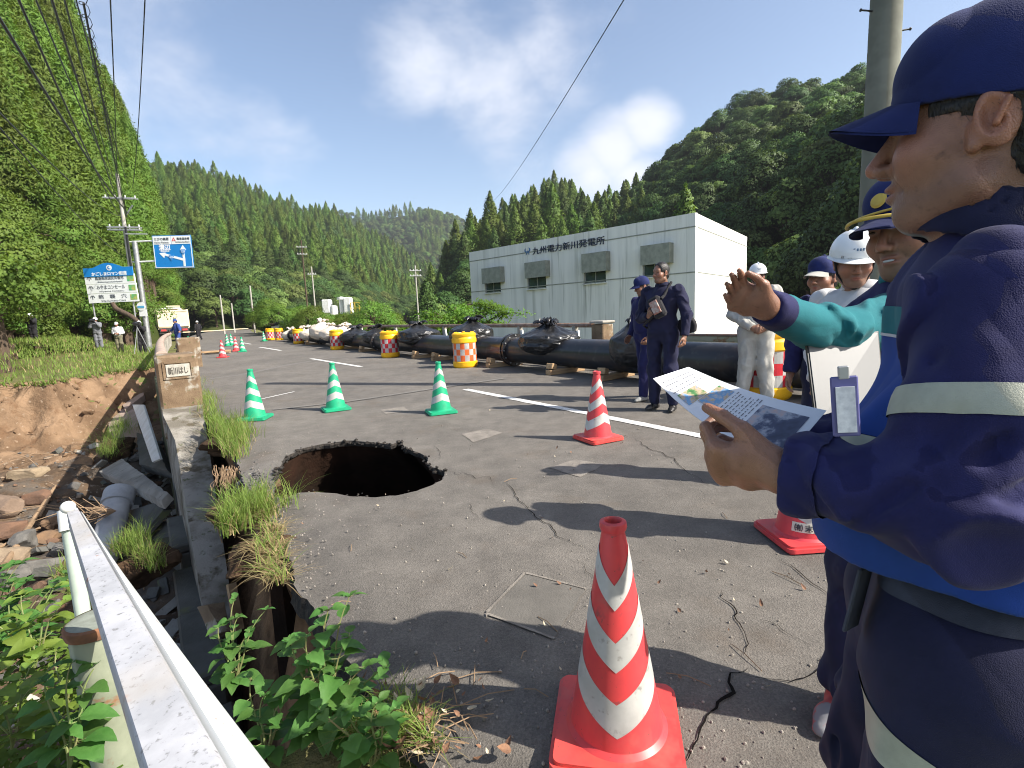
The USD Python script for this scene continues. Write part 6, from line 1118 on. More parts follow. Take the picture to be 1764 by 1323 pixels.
def hand_joints(w, fwd, palm, side, curl=.5, spread=.12, L=.185, thumb=.6, curls=None):
    """side: +1 the thumb lies towards cross(fwd, palm). Returns bones of a hand from the wrist w"""
    fwd = unit(fwd); palm = unit(np.array(palm)-fwd*(fwd@np.array(palm))); th = side*np.cross(fwd, palm); B = []; k = L/.185
    for i, (o, l0) in enumerate([(.030, .062), (.010, .070), (-.011, .066), (-.030, .052)]):
        c = (curls or [curl]*4)[i]; kn = w+k*(fwd*.088+th*o-fwd*abs(o)*.12); D_ = None; d0 = unit(fwd+th*math.tan(a*.12+o*spread*8)); p = kn; ang = 0; B.append((w+fwd*.012*k+th*o*.7*k, kn, .0115*k, .0098*k))
        for ll, cc, r0, r1 in ((l0*.47, .75, .0092, .0083), (l0*.32, 1.0, .0083, .0076), (l0*.27, .7, .0076, .0062)):
            ang += c*cc; d = d0*math.cos(ang)+palm*math.sin(ang); q = p+d*ll*1.12*k; B.append((p, q, r0*k, r1*k)); p = q; D_ = fwd*math.sin(ang)-palm*math.cos(ang)
        hand_joints.dorsal.append((B[-1], D_))
    t0 = w+k*(fwd*.022+th*.024+palm*.006); t1 = t0+k*.042*unit(fwd*.75+th*.75+palm*.35*thumb); t2 = t1+k*.032*unit(fwd*.95+th*.35+palm*.45*thumb); t3 = t2+k*.027*unit(fwd+th*.1+palm*.5*thumb); B += [(t0, t1, .0145*k, .0115*k), (t1, t2, .011*k, .0095*k), (t2, t3, .0095*k, .0075*k)]
    return B
hand_joints.dorsal = []
def hand_sdf(B, w, elbow, k=.006):
    palm_b = B[0::4][:4]; fs = [rc(*b) for b in B]; pk = blend([rc(*b) for b in palm_b]+[rc(a[1], b[1], a[3], b[3]) for a, b in zip(palm_b[:-1], palm_b[1:])]+[rc((a[0]+a[1])/2, (b[0]+b[1])/2, .0135, .0135) for a, b in zip(palm_b[:-1], palm_b[1:])]+[rc(w, (palm_b[1][0]+palm_b[1][1])/2, .022, .016), rc(B[-3][0], B[-3][1], .0165, .012)], .016); arm = rc(w, elbow, .0245, .029)
    def f(p):
        d = smin(pk(p), arm(p), .018)
        for g in fs: d = smin(d, g(p), .0035)
        return d
    return f
def bounds(pts, pad): P = np.array(pts, float); return P.min(0)-pad, P.max(0)+pad
def folds(p, amp, sc, seed, aniso=(1, 1, 1)):
    n = meshkit.fbm(p*np.array(aniso)*sc*.5+seed*7.1, 2, seed); s1 = np.sin(n*13.); return amp*(1.9*(.55-np.sqrt(s1*s1+.03))+.4*np.sin(n*27.+2)) if amp else 0
def one_body(ms):
    "joins closed pieces into one continuous surface"
    try:
        import manifold3d as m3
        def mk(m):
            m = m.copy(); m.merge_vertices(); q = m3.Manifold(m3.Mesh(np.asarray(m.vertices, np.float32), np.asarray(m.faces, np.uint32))); return q
        acc = None
        for m in ms: q = mk(m); assert not q.is_empty(); acc = q if acc is None else acc+q
        r = acc.to_mesh(); v, f = np.array(r.vert_properties[:, :3]), np.array(r.tri_verts)
        assert len(f) > 100; return trimesh.Trimesh(v, f, process=False)
    except Exception: return cat_(ms)
def band(m, p, n, half, out=.002):
    n = unit(n); a = m.slice_plane(np.array(p)-n*half, n); a = a.slice_plane(np.array(p)+n*half, -n) if len(a.faces) else a
    if not len(a.faces): return None
    a.merge_vertices(); a.vertices += a.vertex_normals*out; return a

def person(label, J, look, h=.012, hh=None, group=None, folds_amp=.006, seed=1):
    """J: world joints: head, yaw, pitch, roll; neck, chest, pelvis, sh (left, right), el, wr, hip, kn, an; look: which clothes in which materials"""
    o = thing('person', label, 'person', group=group); hh = hh or h; Rm = rot3(J['yaw'], J.get('pitch', 0.), J.get('roll', 0.)); H = np.array(J['head'], float); by = J.get('byaw', J['yaw']); fw = np.array([-math.sin(by), math.cos(by), 0]); lf = np.array([-math.cos(by), -math.sin(by), 0]); up_ = np.array([0, 0, 1.])
    g = J.get('girth', 1.); pieces = []; L2 = lambda f, c=H: (lambda p: f((p-c)@Rm))
    hd = head_sdf(fat=J.get('fat', 1.0)); nk = neck_sdf(H, Rm, np.array(J['neck'])-[0, 0, .05]); hs = J.get('hs', 1.); hf = lambda p: smin(hd((p-H)@Rm/hs)*hs, nk(p), .02); lo, hi = bounds([H, J['neck']], .135); lo[2] = min(lo[2], J['neck'][2]-.08); pieces.append(mesh_sdf(hf, lo, hi, hh))
    if hh > .008: pieces[-1] = pieces[-1]
    ch, pv = np.array(J['chest'], float), np.array(J['pelvis'], float)
    nails = []
    for i in (0, 1):
        hand_joints.dorsal = []
        w, e = np.array(J['wr'][i], float), np.array(J['el'][i], float); hp = J['hand'][i]; d = unit(hp.get('fwd', w-e)); B = hand_joints(w, d, hp['palm'], hp.get('side', 1 if i == 1 else -1), hp.get('curl', .45), hp.get('spread', .12), L=hp.get('L', .185), thumb=hp.get('thumb', .6), curls=hp.get('curls')); nails.append((B, list(hand_joints.dorsal))); f = hand_sdf(B, w, w+(e-w)*.45); lo, hi = bounds([x for b in B for x in b[:2]]+[w, w+(e-w)*.5], .05); pieces.append(mesh_sdf(f, lo, hi, min(hh*1.1, .009)))
    tor = blend([rc(ch+lf*.10*g, ch-lf*.10*g, .085*g, .085*g), rc(ch, pv, .10*g, .10*g), rc(J['neck'], ch, .05, .07)]+[rc(J['sh'][i], J['el'][i], .040, .032) for i in (0, 1)]+[rc(J['el'][i], J['el'][i]+(np.array(J['wr'][i])-J['el'][i])*.85, .034, .024) for i in (0, 1)]+[rc(J['hip'][i], J['kn'][i], .065, .045) for i in (0, 1)]+[rc(J['kn'][i], J['an'][i], .045, .033) for i in (0, 1)], .05)
    allp = [ch, pv, J['neck']]+list(J['sh'])+list(J['el'])+list(J['wr'])+list(J['hip'])+list(J['kn'])+list(J['an']); lo, hi = bounds(allp, .13); pieces.append(mesh_sdf(tor, lo, hi, max(h*1.8, .016)))
    bm_ = one_body(pieces); bp_ = part(o, 'body', bm_, SKIN, True); UsdGeom.PrimvarsAPI(bp_).CreatePrimvar('tint', Sdf.ValueTypeNames.Color3fArray, 'vertex').Set(Vt.Vec3fArray.FromNumpy(skin_tint(bm_, H, Rm, hs, None).astype(np.float32)))
    if hh < .005:
        for B, dors in nails:
            for (p_, q_, r0_, r1_), dn_ in dors: ax3 = unit(q_-p_); c_ = q_-ax3*.001+dn_*r1_*.86; part(o, 'nail', put(xf(trimesh.creation.icosphere(2, 1.), (0, 0, 0), sc=(.0062, .0047, .0014)), frame4(c_, ax3, np.cross(dn_, ax3))), NAIL, True)
    out = {}
    # trousers
    tg = J.get('leg', 1.); tro = [rc(J['hip'][i], J['kn'][i], .098*g*tg, .078*tg) for i in (0, 1)]+[rc(J['kn'][i], np.array(J['an'][i])+[0, 0, .02], .078*tg, .066*tg) for i in (0, 1)]; legs = [blend([tro[i], tro[i+2]], .04) for i in (0, 1)]; hips = rc(pv+lf*.055*g, pv-lf*.055*g, .125*g, .125*g); waist = rc(pv+up_*.10, pv+up_*.12, .118*g, .118*g); zt_ = pv[2]+J.get('waist', .10)
    tcr = creases(limb_creases(np.array(J['hip'][0], float), np.array(J['kn'][0], float), np.array(J['an'][0], float), .085*tg, seed+50, h, J.get('crease', .006))+limb_creases(np.array(J['hip'][1], float), np.array(J['kn'][1], float), np.array(J['an'][1], float), .085*tg, seed+51, h, J.get('crease', .006)))
    def ft(p):
        d = smin(smin(legs[0](p), legs[1](p), .02), smin(hips(p), waist(p), .05), .06)-folds(p, folds_amp, 9, seed, (1, 1, .55))+tcr(p); d = np.maximum(d, p[:, 2]-zt_)
        return np.maximum(d, min(J['an'][0][2], J['an'][1][2])-.035-p[:, 2])
    lo, hi = bounds([pv+up_*.1]+list(J['hip'])+list(J['kn'])+list(J['an']), .19*max(1, g)); m = mesh_sdf(ft, lo, hi, h); part(o, 'trousers', m, look['trousers'], True); out['trousers'] = m
    # jacket: trunk and two sleeves
    hem = pv[2]+J.get('hem', .0); zs = np.array(J['neck'])[2]; belly = J.get('belly', .0)
    trunk = blend([rc(ch+lf*.105*g+up_*.06, ch-lf*.105*g+up_*.06, .102*g, .102*g), el(ch+fw*.012, (.185*g, .128*g, .20), rot3(by)), el((ch+pv)/2+fw*belly*.6-up_*.02, (.172*g, (.130+belly)*g, .22), rot3(by)), el(pv+up_*.03, (.168*g, .128*g, .16), rot3(by)), rc(J['sh'][0], J['sh'][1], .066*g, .066*g), rc(np.array(J['neck'])-up_*.07, np.array(J['neck'])-up_*.015, .085, .066)], .06)
    rs_ = np.random.default_rng(seed+70); jsg = []
    for _ in range(26):
        a0 = rs_.uniform(0, 6.28); z0_ = rs_.uniform(hem, nz_ := J['chest'][2]+.08); L_ = rs_.uniform(.08, .24); R_ = lambda a_, z_: np.array([ch[0], ch[1], z_])+lf*math.cos(a_)*.165*g+fw*math.sin(a_)*.125*g; jsg.append((R_(a0, z0_), R_(a0+rs_.uniform(-.5, .5), z0_+L_*rs_.uniform(.5, 1)), max(.008, 1.4*h)*rs_.uniform(.9, 1.6), J.get('crease', .006)*rs_.uniform(.5, 1.1)))
    jcr = creases(jsg)
    def fj(p):
        d = trunk(p)-np.maximum(folds(p, folds_amp*1.1, 7, seed+3, (1, 1, .6)), -.008)+jcr(p); d = np.maximum(d, hem-p[:, 2]); nr = np.array(J['neck']); q = p-nr; dd = (q@(up_*.94+fw*-.34)); d = np.maximum(d, dd-.022)
        if J.get('blouse'): d = smin(d, np.maximum(el([*pv[:2], hem+.05], (.182*g, .150*g, .05), rot3(by))(p), hem-p[:, 2]), .04)
        return d
    lo, hi = bounds([ch, pv, J['neck']]+list(J['sh']), .24*max(1, g)); lo[2] = hem-.03; m = mesh_sdf(fj, lo, hi, h); part(o, look.get('top_name', 'jacket'), m, look['top'], True); out['top'] = m
    for i in (0, 1):
        s, e, w = (np.array(J[k][i], float) for k in ('sh', 'el', 'wr')); sl = J.get('sleeve', 1.); sr = .078*sl; w2 = e+(w-e)*.97; br = blend([rc(s, e, sr, .062*sl), rc(e, w2, .062*sl, J.get('cuff_r', .043)*sl)], .03)
        dn = unit(w2-e); crs = creases(limb_creases(s, e, w2, sr*.9, seed*3+i, h, J.get('crease', .006)))
        def fs_(p, br=br, w2=w2, dn=dn, i=i, s=s, e=e):
            nr_ = np.exp(-(np.linalg.norm(p-e, axis=1)/.13)**2); d = br(p)-np.clip(folds(p, folds_amp*1.2, 10, seed+9+i, (1, 1, .8))+nr_*folds(p, folds_amp*.8, 17, seed+19+i), -.0045, .02)+crs(p); return np.maximum(d, (p-w2)@dn)
        lo, hi = bounds([s, e, w2], .125*sl); m = mesh_sdf(fs_, lo, hi, h); part(o, 'sleeve', m, look.get('sleeve', look['top']), True); out[f'sleeve{i}'] = m
        cf = band(m, w2-dn*.022, dn, .0225, .003)
        if cf is not None and h < .02: part(o, 'cuff', cf, look.get('cuff', look.get('sleeve', look['top'])), True)
    # collar
    nr = np.array(J['neck'], float); ax_ = unit(up_*.94-fw*.34); fc = blend([rc(nr-ax_*.005, nr+ax_*.045, .082, .074)], .01); lo, hi = bounds([nr], .14)
    def fcol(p): q = (p-nr)@ax_; return np.maximum(np.maximum(np.abs(fc(p))-.004-(.5*h if h > .008 else 0), -.03-q), q-.034-.014*np.clip(((p-nr)@-fw)/.08, -1, 1))
    m = mesh_sdf(fcol, lo, hi, min(h, .008)); part(o, 'collar', m, look.get('collar', look['top']), True)
    # shoes
    for i in (0, 1):
        a = np.array(J['an'][i], float); d = unit(np.array(J.get('toe', [fw, fw])[i], float)); pt = .0 if len(J.get('toe_pitch', ())) == 0 else J['toe_pitch'][i]; z0 = a[2]-.085
        fsx = blend([rc(a+[0, 0, .0], a-[0, 0, .05], .046, .046), rc(a-d*.045-up_*.052, a+d*.10-up_*.058, .034, .036), rc(a+d*.10-up_*.058, a+d*.155-up_*.066, .038, .027)], .03); lo, hi = bounds([a, a+d*.15, a-d*.05], .075); m = mesh_sdf(lambda p: np.maximum(fsx(p), z0+.0-p[:, 2]), lo, hi, min(h, .01)); part(o, 'shoe', m, look.get('shoes', LEATHER), True)
    # head dress, hair
    loc = lambda m: trimesh.Trimesh(np.asarray(m.vertices)*hs@Rm.T+H, m.faces, process=False); loch = min(hh, .006) if hh < .01 else .008
    cran = el((0, -.014, .037), (.082, .102, .097)); front = J.get('hairline', .062)
    def fh(p):
        d = np.minimum(cran(p), el((0, -.045, -.02), (.070, .062, .07))(p))-.004*(meshkit.noise(p*140, 3)-.5); lim = smax(p[:, 1]*.9-p[:, 2]-.005+.0*p[:, 0], p[:, 1]-front, .01); return np.maximum(np.maximum(d, lim), -(p[:, 2]+.075-.55*np.clip(p[:, 1]+.02, 0, .1)))
    def fh2(p):
        side = np.abs(p[:, 0])-.045; fr = np.where(side > 0, .056-.35*side, front); d = np.minimum(cran(p), el((0, -.05, -.02), (.068, .060, .07))(p))-.005*(meshkit.noise(p*130, 3)-.5); back = -(p[:, 2]+np.where(p[:, 1] < -.02, .070, np.where(p[:, 1] < .020, .020, -.010))); return np.maximum(np.maximum(d, p[:, 1]-fr), np.maximum(back, .052-1.6*(p[:, 2]) if False else back))
    hm_ = mesh_sdf(fh2, (-.11, -.14, -.12), (.11, .12, .16), loch); part(o, 'hair', loc(hm_), look.get('hair', HAIR), True)
    if hh < .0065:      # short strands combed back and down
        rs = np.random.default_rng(seed); pt, fi = trimesh.sample.sample_surface(hm_, 9000 if hh < .003 else 3500, seed=seed); nn = hm_.face_normals[fi]; cmb = np.c_[nn[:, 0]*.3, -.55+0*nn[:, 0], -.8+0*nn[:, 0]]; dr = cmb-nn*(cmb*nn).sum(1)[:, None]*.85+nn*.22+rs.normal(0, .16, nn.shape); dr /= np.linalg.norm(dr, axis=1, keepdims=True); L_ = rs.uniform(.006, .013, len(pt))[:, None]; sdv = np.cross(dr, nn); sdv /= np.maximum(np.linalg.norm(sdv, axis=1, keepdims=True), 1e-6); wd = .00045
        V = np.stack([pt-nn*.001-sdv*wd, pt-nn*.001+sdv*wd, pt+dr*L_+nn*.0005], 1).reshape(-1, 3); part(o, 'hair_strands', loc(trimesh.Trimesh(V, np.arange(len(V)).reshape(-1, 3), process=False)), look.get('hair', HAIR), kind='stuff')
    for s in (-1, 1):
        if hh < .012: part(o, 'eyebrow', loc(mesh_sdf(rc((s*.016, .0855, .0285), (s*.047, .0735, .0305), .0042, .003), (-.07, .05, .01), (.07, .11, .05), .0022)), HAIR, True); part(o, 'eye', loc(mesh_sdf(el((s*.0325, .0775, .0092), (.0130, .0065, .0036)), (-.06, .05, -.01), (.06, .11, .03), .0018)), EYEW, True)
    if 'cap' in look:
        cp = part(o, 'cap', loc(mesh_sdf(lambda p: np.maximum(np.maximum(np.minimum(el((0, -.012, .044), (.0875, .108, .103))(p), el((0, .03, .07), (.074, .066, .070))(p)), -el((0, -.012, .036), (.080, .10, .095))(p)), .020+.012*np.clip(p[:, 1]/.1, -1, 1)-p[:, 2]), (-.11, -.14, .0), (.11, .13, .17), min(loch, .004))), look['cap'], True)
        a = np.linspace(-.98, .98, 41); r = np.linspace(0, 1, 14); Aa, Rr = np.meshgrid(a, r); bl = J.get('brim', .078); ex = np.cos(Aa/.98*np.pi/2)**.75; X = (.084+.006*Rr)*np.sin(Aa); Y = .098*np.cos(Aa)+.004+Rr*bl*ex; Zz = .044-.022*np.abs(np.sin(Aa))**2-Rr*ex*bl*J.get('droop', .30)-.004*Rr-(X/.08)**2*J.get('curve', .022)*Rr
        t = gridmesh(X, Y, Zz); b2 = gridmesh(X, Y, Zz-.0035); b2.invert(); part(str(cp.GetPath()), 'brim', loc(cat_([t, b2])), look.get('brim', look['cap']), True); part(str(cp.GetPath()), 'button', loc(xf(trimesh.creation.icosphere(2, .008), (0, -.012, .148))), look['cap'], True)
        out['cap'] = cp
    if 'helmet' in look:
        hm = part(o, 'helmet', loc(mesh_sdf(lambda p: np.maximum(np.maximum(el((0, -.01, .045), (.104, .128, .112))(p), -el((0, -.01, .040), (.098, .121, .105))(p)), .030-p[:, 2]), (-.13, -.16, .0), (.13, .15, .18), min(loch, .005))), HELM, True)
        a = np.linspace(0, 2*np.pi, 64); X0, Y0 = .102*np.sin(a), -.01+.126*np.cos(a); wv = .012+.032*np.clip(np.cos(a), 0, 1)**2; g_ = [np.c_[X0*(1+f*wv/.11), Y0+(Y0+.01)*f*wv/.12, .033-f*wv*.35-dz] for f, dz in ((-.05, 0), (1, 0), (1, .004), (-.05, .004))]; g_ = np.stack(g_); part(str(hm.GetPath()), 'brim', loc(gridmesh(g_[..., 0], g_[..., 1], g_[..., 2])), HELM, True)
        part(str(hm.GetPath()), 'ridge', loc(tube([(0, .10, .085), (0, .06, .137), (0, -.01, .161), (0, -.08, .14), (0, -.118, .09)], .009, 8)), HELM, True)
        for s in (-1, 1): part(o, 'chin_strap', loc(tube([(s*.088, .015, .03), (s*.072, .03, -.05), (s*.035, .055, -.105), (0, .062, -.122)], .0055, 6)), BLACKC, True)
        if hh < .02: part(str(hm.GetPath()), 'helmet_lettering', loc(cat_([box(.007, .002, .012, (x*.012, .1155-.02*abs(x*.3)**2, .075), -x*.08) for x in (-2, -1, 0, 1, 2)])), mat('helmet_print', (.10, .16, .25), rough=.5))
    return o, out, dict(Rm=Rm, H=H, fw=fw, lf=lf, loc=loc)
def standing(foot, top, yaw, head_yaw=None, **kw):
    "joints of an upright figure whose feet stand at foot and whose head (without hat) ends at the height top"
    k = top/1.72; f = np.array(foot, float); fw = np.array([-math.sin(yaw), math.cos(yaw), 0]); lf = np.array([-math.cos(yaw), -math.sin(yaw), 0]); U = np.array([0, 0, 1.]); P = lambda a, b, c: f+fw*a*k+lf*b*k+U*c*k
    J = dict(head=P(.05, 0, 1.58), yaw=head_yaw if head_yaw is not None else yaw, byaw=yaw, neck=P(-.005, 0, 1.44), chest=P(0, 0, 1.23), pelvis=P(0, 0, .93), sh=[P(0, .185, 1.375), P(0, -.185, 1.375)], el=[P(-.03, .25, 1.10), P(-.03, -.25, 1.10)], wr=[P(.05, .27, .86), P(.05, -.27, .86)], hip=[P(0, .09, .90), P(0, -.09, .90)], kn=[P(.015, .10, .49), P(.015, -.10, .49)], an=[P(-.02, .11, .085), P(-.02, -.11, .085)], hand=[dict(palm=-lf), dict(palm=lf)], toe=[fw+lf*.25, fw-lf*.25])
    for key, v in kw.items():
        J[key] = [P(*x) for x in v] if key in ('el', 'wr', 'kn', 'an', 'hip', 'sh') else (P(*v) if key in ('chest', 'pelvis', 'neck', 'head') else v)
    return J, P, fw, lf

# ---- the big official in the foreground, seen from his left
by = math.radians(62); fw = np.array([-math.sin(by), math.cos(by), 0]); lf = np.array([-math.cos(by), -math.sin(by), 0]); U = np.array([0, 0, 1.])
Hd = np.array([.614, .69, 1.503]); T0_ = np.array([.635, .690, 0]); P = lambda a, b, c: T0_+fw*a+lf*b+U*c
sh0 = at(1708, 520, .58); el0 = at(1655, 880, .515); wr0 = at(1352, 815, .645)
J = dict(head=Hd, hs=1.04, yaw=math.radians(48), pitch=.05, droop=.16, curve=.034, cuff_r=.043, crease=.015, byaw=by, fat=1.10, neck=P(.0, 0, 1.385), chest=P(-.04, 0, 1.14), pelvis=P(-.01, 0, .84), sh=[sh0, P(0, -.19, 1.285)], el=[el0, P(.02, -.25, 1.02)], wr=[wr0, P(.24, -.17, 1.03)], hip=[P(.0, .092, .82), P(.0, -.092, .82)], kn=[P(.05, .105, .43), P(.05, -.11, .43)], an=[P(-.01, .11, .085), P(-.01, -.12, .085)], toe=[fw+lf*.2, fw-lf*.2], girth=1.0, belly=.055, hem=.100, waist=.10, sleeve=.95, leg=1.12, brim=.064,
         hand=[dict(fwd=unit(at(1262, 800, .69)-wr0), palm=unit(np.array([.1, .85, .45])), side=-1, curls=[1.05, 1.1, 1.15, 1.2], thumb=.9), dict(palm=U, curl=.8)])
fg, fo, ff = person('man in navy jacket and blue cap filling the right foreground, reading a paper', J, dict(top=NAVY, trousers=NAVY2, cap=CAPB, shoes=LEATHER, collar=NAVY2), h=.0052, hh=.0026, folds_amp=.0085, seed=4)
sl = fo['sleeve0']; ua = unit(el0-sh0)
b_ = band(sl, at(1640, 655, .44), unit(ua*1.+np.array([.12, .0, -.1])), .0155, .0022)
if b_ is not None: part(fg, 'reflective_band', b_, HIVIS, True)
tr = fo['top']; zb_ = at(1500, 755, .70)[2]
b_ = band(tr, (0, 0, zb_-.01), U, .019, .0022); part(fg, 'reflective_band', b_, HIVIS, True)
low = tr.slice_plane((0, 0, zb_-.03), -U); low.merge_vertices(); low.vertices += low.vertex_normals*.0012; part(fg, 'lower_panel', low, ROYAL, True)
mid_ = band(tr, (0, 0, (zb_+.01+at(1500, 590, .66)[2])/2), U, (at(1500, 590, .66)[2]-zb_-.01)/2, .0012); part(fg, 'chest_panel', mid_, ROYAL, True)
z1 = at(1500, 590, .66)[2]; frt = tr.slice_plane(T0_+fw*.035, fw); part(fg, 'teal_panel', band(frt, (0, 0, z1+.022), U, .021, .0014), TEAL, True); part(fg, 'piping', band(frt, (0, 0, z1), U, .0022, .0024), WHITEC, True)
tl_ = fo['trousers']; bz = J['pelvis'][2]+.085; part(fg, 'belt', band(tl_, (0, 0, bz), U, .017, .004), WEB, True)
lg = tl_.slice_plane(T0_+lf*.0, lf); part(fg, 'reflective_band', band(lg, P(.05, .1, .70), unit(U-fw*.30), .027, .0022), HIVIS, True)
pk_ = tl_.slice_plane(P(0, .03, 0), lf).slice_plane(P(-.02, 0, 0), -fw).slice_plane(P(-.11, 0, 0), fw).slice_plane(P(0, 0, .735), U).slice_plane(P(0, 0, .80), -U); pk_.merge_vertices(); pk_.vertices += pk_.vertex_normals*.0035; part(fg, 'pocket_flap', pk_, NAVY2, True)
for a_ in (.3, 1.5, 2.6): q = P(.12*math.cos(a_), .125*math.sin(a_), bz); part(fg, 'belt_loop', box(.012, .012, .05, q, by), NAVY2)
q = at(1478, 1030, .66); part(fg, 'belt_end', box(.055, .005, .09, q+fw*.0, by-.4, .1, .25, bev=.002), WEB)
# cap seams and hair behind the ear come with the cap; badge on the chest
bd = thing('name_badge', 'clear badge holder clipped to the chest of the foreground man', 'badge'); bc = at(1456, 700, .545); TB_ = frame4(bc, unit(np.array([.55, -.2, .05])), (0.05, 0, 1)); part(bd, 'holder', put(box(.026, .066, .004, bev=.0015), TB_), mat('badge_frame', (.10, .10, .24), rough=.3)); part(bd, 'card', put(box(.018, .050, .002, (0, -.003, .0035)), TB_), mat('badge_card', (.62, .64, .66), (.40, .42, .46), scale=60, rough=.3)); part(bd, 'card', put(box(.018, .050, .002, (0, -.003, -.0035)), TB_), '/World/Looks/badge_card'); part(bd, 'clip', put(box(.010, .014, .006, (0, .037, 0), bev=.001), TB_), STEEL)
# the paper he holds
PAPER = mat('paper', (.72, .73, .75), (.69, .70, .72), scale=4, rough=.75); pp = thing('paper_sheet', 'white printed sheet with two photographs held by the foreground man', 'paper')
c4 = [at(1125, 652, .92), at(1186, 632, .96), at(1424, 707, .74), at(1352, 792, .69)]
def onp(u, v, dz=0.): a = c4[0]+(c4[3]-c4[0])*u; b = c4[1]+(c4[2]-c4[1])*u; q = a+(b-a)*v; n = unit(np.cross(c4[3]-c4[0], c4[1]-c4[0])); n = n if n[2] > 0 else -n; return q+n*(dz-.022*math.sin(math.pi*u)*(1-.6*v))
def sheet(u0, u1, v0, v1, dz, n=16): g_ = np.array([[onp(u, v, dz) for v in np.linspace(v0, v1, 6)] for u in np.linspace(u0, u1, n)]); return gridmesh(g_[..., 0], g_[..., 1], g_[..., 2])
def thick(u0, u1, v0, v1, dz, t): a, b = sheet(u0, u1, v0, v1, dz), sheet(u0, u1, v0, v1, dz-t); b.invert(); return cat_([a, b])
part(pp, 'sheet', thick(0, 1, 0, 1, 0, .0006), PAPER, True)
def photo(name, ramp, sc): 
    return usdkit.material(stage, '/World/Looks/'+name, {'g': ('geometry', {}), 'n': ('noise_texture', dict(scale=sc, detail=5, roughness=.6)), 'r': ('rgb_ramp', dict(ramp=ramp)), 'p': ('principled_bsdf', dict(roughness=.4))}, [('g.position', 'n.vector'), ('n.fac', 'r.fac'), ('r.color', 'p.base_color')], surface='p.BSDF')
PH1 = photo('printed_slope', [(.30, (.03, .10, .03)), (.46, (.08, .22, .07)), (.54, (.55, .40, .26)), (.62, (.12, .32, .55)), (.72, (.6, .5, .4))], 34); PH2 = photo('printed_pit', [(.3, (.02, .025, .05)), (.5, (.06, .07, .12)), (.58, (.35, .36, .40)), (.7, (.6, .35, .25))], 26)
part(pp, 'picture', sheet(.20, .31, .10, .58, .0008), PH1); part(pp, 'picture', sheet(.315, .44, .30, .86, .0008), PH1); part(pp, 'picture', sheet(.66, .95, .12, .80, .0008), PH2)
INK = mat('print_ink', (.12, .12, .14), rough=.7); rg = np.random.default_rng(5); ln = []
for u in list(np.linspace(.06, .17, 4))+list(np.linspace(.46, .63, 8)):
    v = .08
    while v < .85: w_ = rg.uniform(.02, .09); ln.append(sheet(u, u+.006, v, min(.9, v+w_), .0009, 3)); v += w_+rg.uniform(.012, .05)
part(pp, 'printed_lines', cat_(ln), INK, kind='stuff')
# ---- the official in teal pointing over the hole
by = math.radians(128); fw = np.array([-math.sin(by), math.cos(by), 0]); lf = np.array([-math.cos(by), -math.sin(by), 0]); T1_ = np.array([1.145, 1.45, 0]); P = lambda a, b, c: T1_+fw*a+lf*b+U*c
sr_ = at(1545, 552, 1.385); er = at(1440, 574, 1.27); wr_ = at(1322, 530, 1.16)
J = dict(hs=1.06, head=np.array([1.06, 1.385, 1.468]), yaw=math.radians(110), pitch=-.12, roll=.10, byaw=by, fat=1.06, neck=P(.02, 0, 1.345), chest=P(.0, 0, 1.14), pelvis=P(0, 0, .84), sh=[P(0, .185, 1.27), sr_], el=[P(.02, .24, 1.0), er], wr=[P(.20, .18, .93), wr_], hip=[P(0, .09, .82), P(0, -.09, .82)], kn=[P(.02, .10, .45), P(.02, -.10, .45)], an=[P(-.02, .11, .085), P(.1, -.1, .085)], toe=[fw, fw], hand=[dict(palm=-fw, curl=.7), dict(fwd=unit(at(1245, 500, 1.15)-wr_), palm=unit(np.array([-.12, -.86, -.48])), side=1, curls=[.26, .24, .26, .30], spread=.15, thumb=.15, L=.158)], sleeve=.92)
tm, to, tf = person('smiling man in teal jacket and gold trimmed cap pointing with raised arm', J, dict(top=NAVY, sleeve=TEAL, cuff=NAVY, trousers=NAVY2, cap=CAPB, collar=TEAL, shoes=mat('sneaker', (.16, .16, .17), (.34, .05, .05), scale=12, lo=.5, hi=.55, rough=.6)), h=.007, hh=.0035, folds_amp=.0075, seed=8)
part(tm, 'chest_panel', band(to['top'], (0, 0, 1.06), U, .07, .0015), ROYAL, True)
loc = tf['loc']; part(tm, 'cap_braid', loc(tube([(x, .104*math.cos(x/.09)+.012+.055*math.cos(x/.088*1.55)**.6, .040-.011*(x/.08)**2) for x in np.linspace(-.07, .07, 25)], .0045, 6)), GOLD, True); part(tm, 'cap_badge', loc(xf(lathe([(0, .004), (.014, .003), (.02, 0)], 16), (0, .094, .082), 0, -1.2)), GOLD); part(tm, 'cap_cord', loc(tube([(x, .100*math.cos(x/.09)+.006, .052) for x in np.linspace(-.08, .08, 25)], .0035, 6)), GOLD, True)
part(tm, 'lanyard', tube([J['neck']+fw*.07+lf*.05-U*.02, P(.145, .02, 1.12)+fw*.01, P(.15, -.02, 1.02)+fw*.01], .004, 6), WHITEC); part(tm, 'teeth', loc(mesh_sdf(el((0, .086, -.0658), (.014, .006, .0035)), (-.03, .06, -.08), (.03, .11, -.05), .0018)), WHITEC, True)
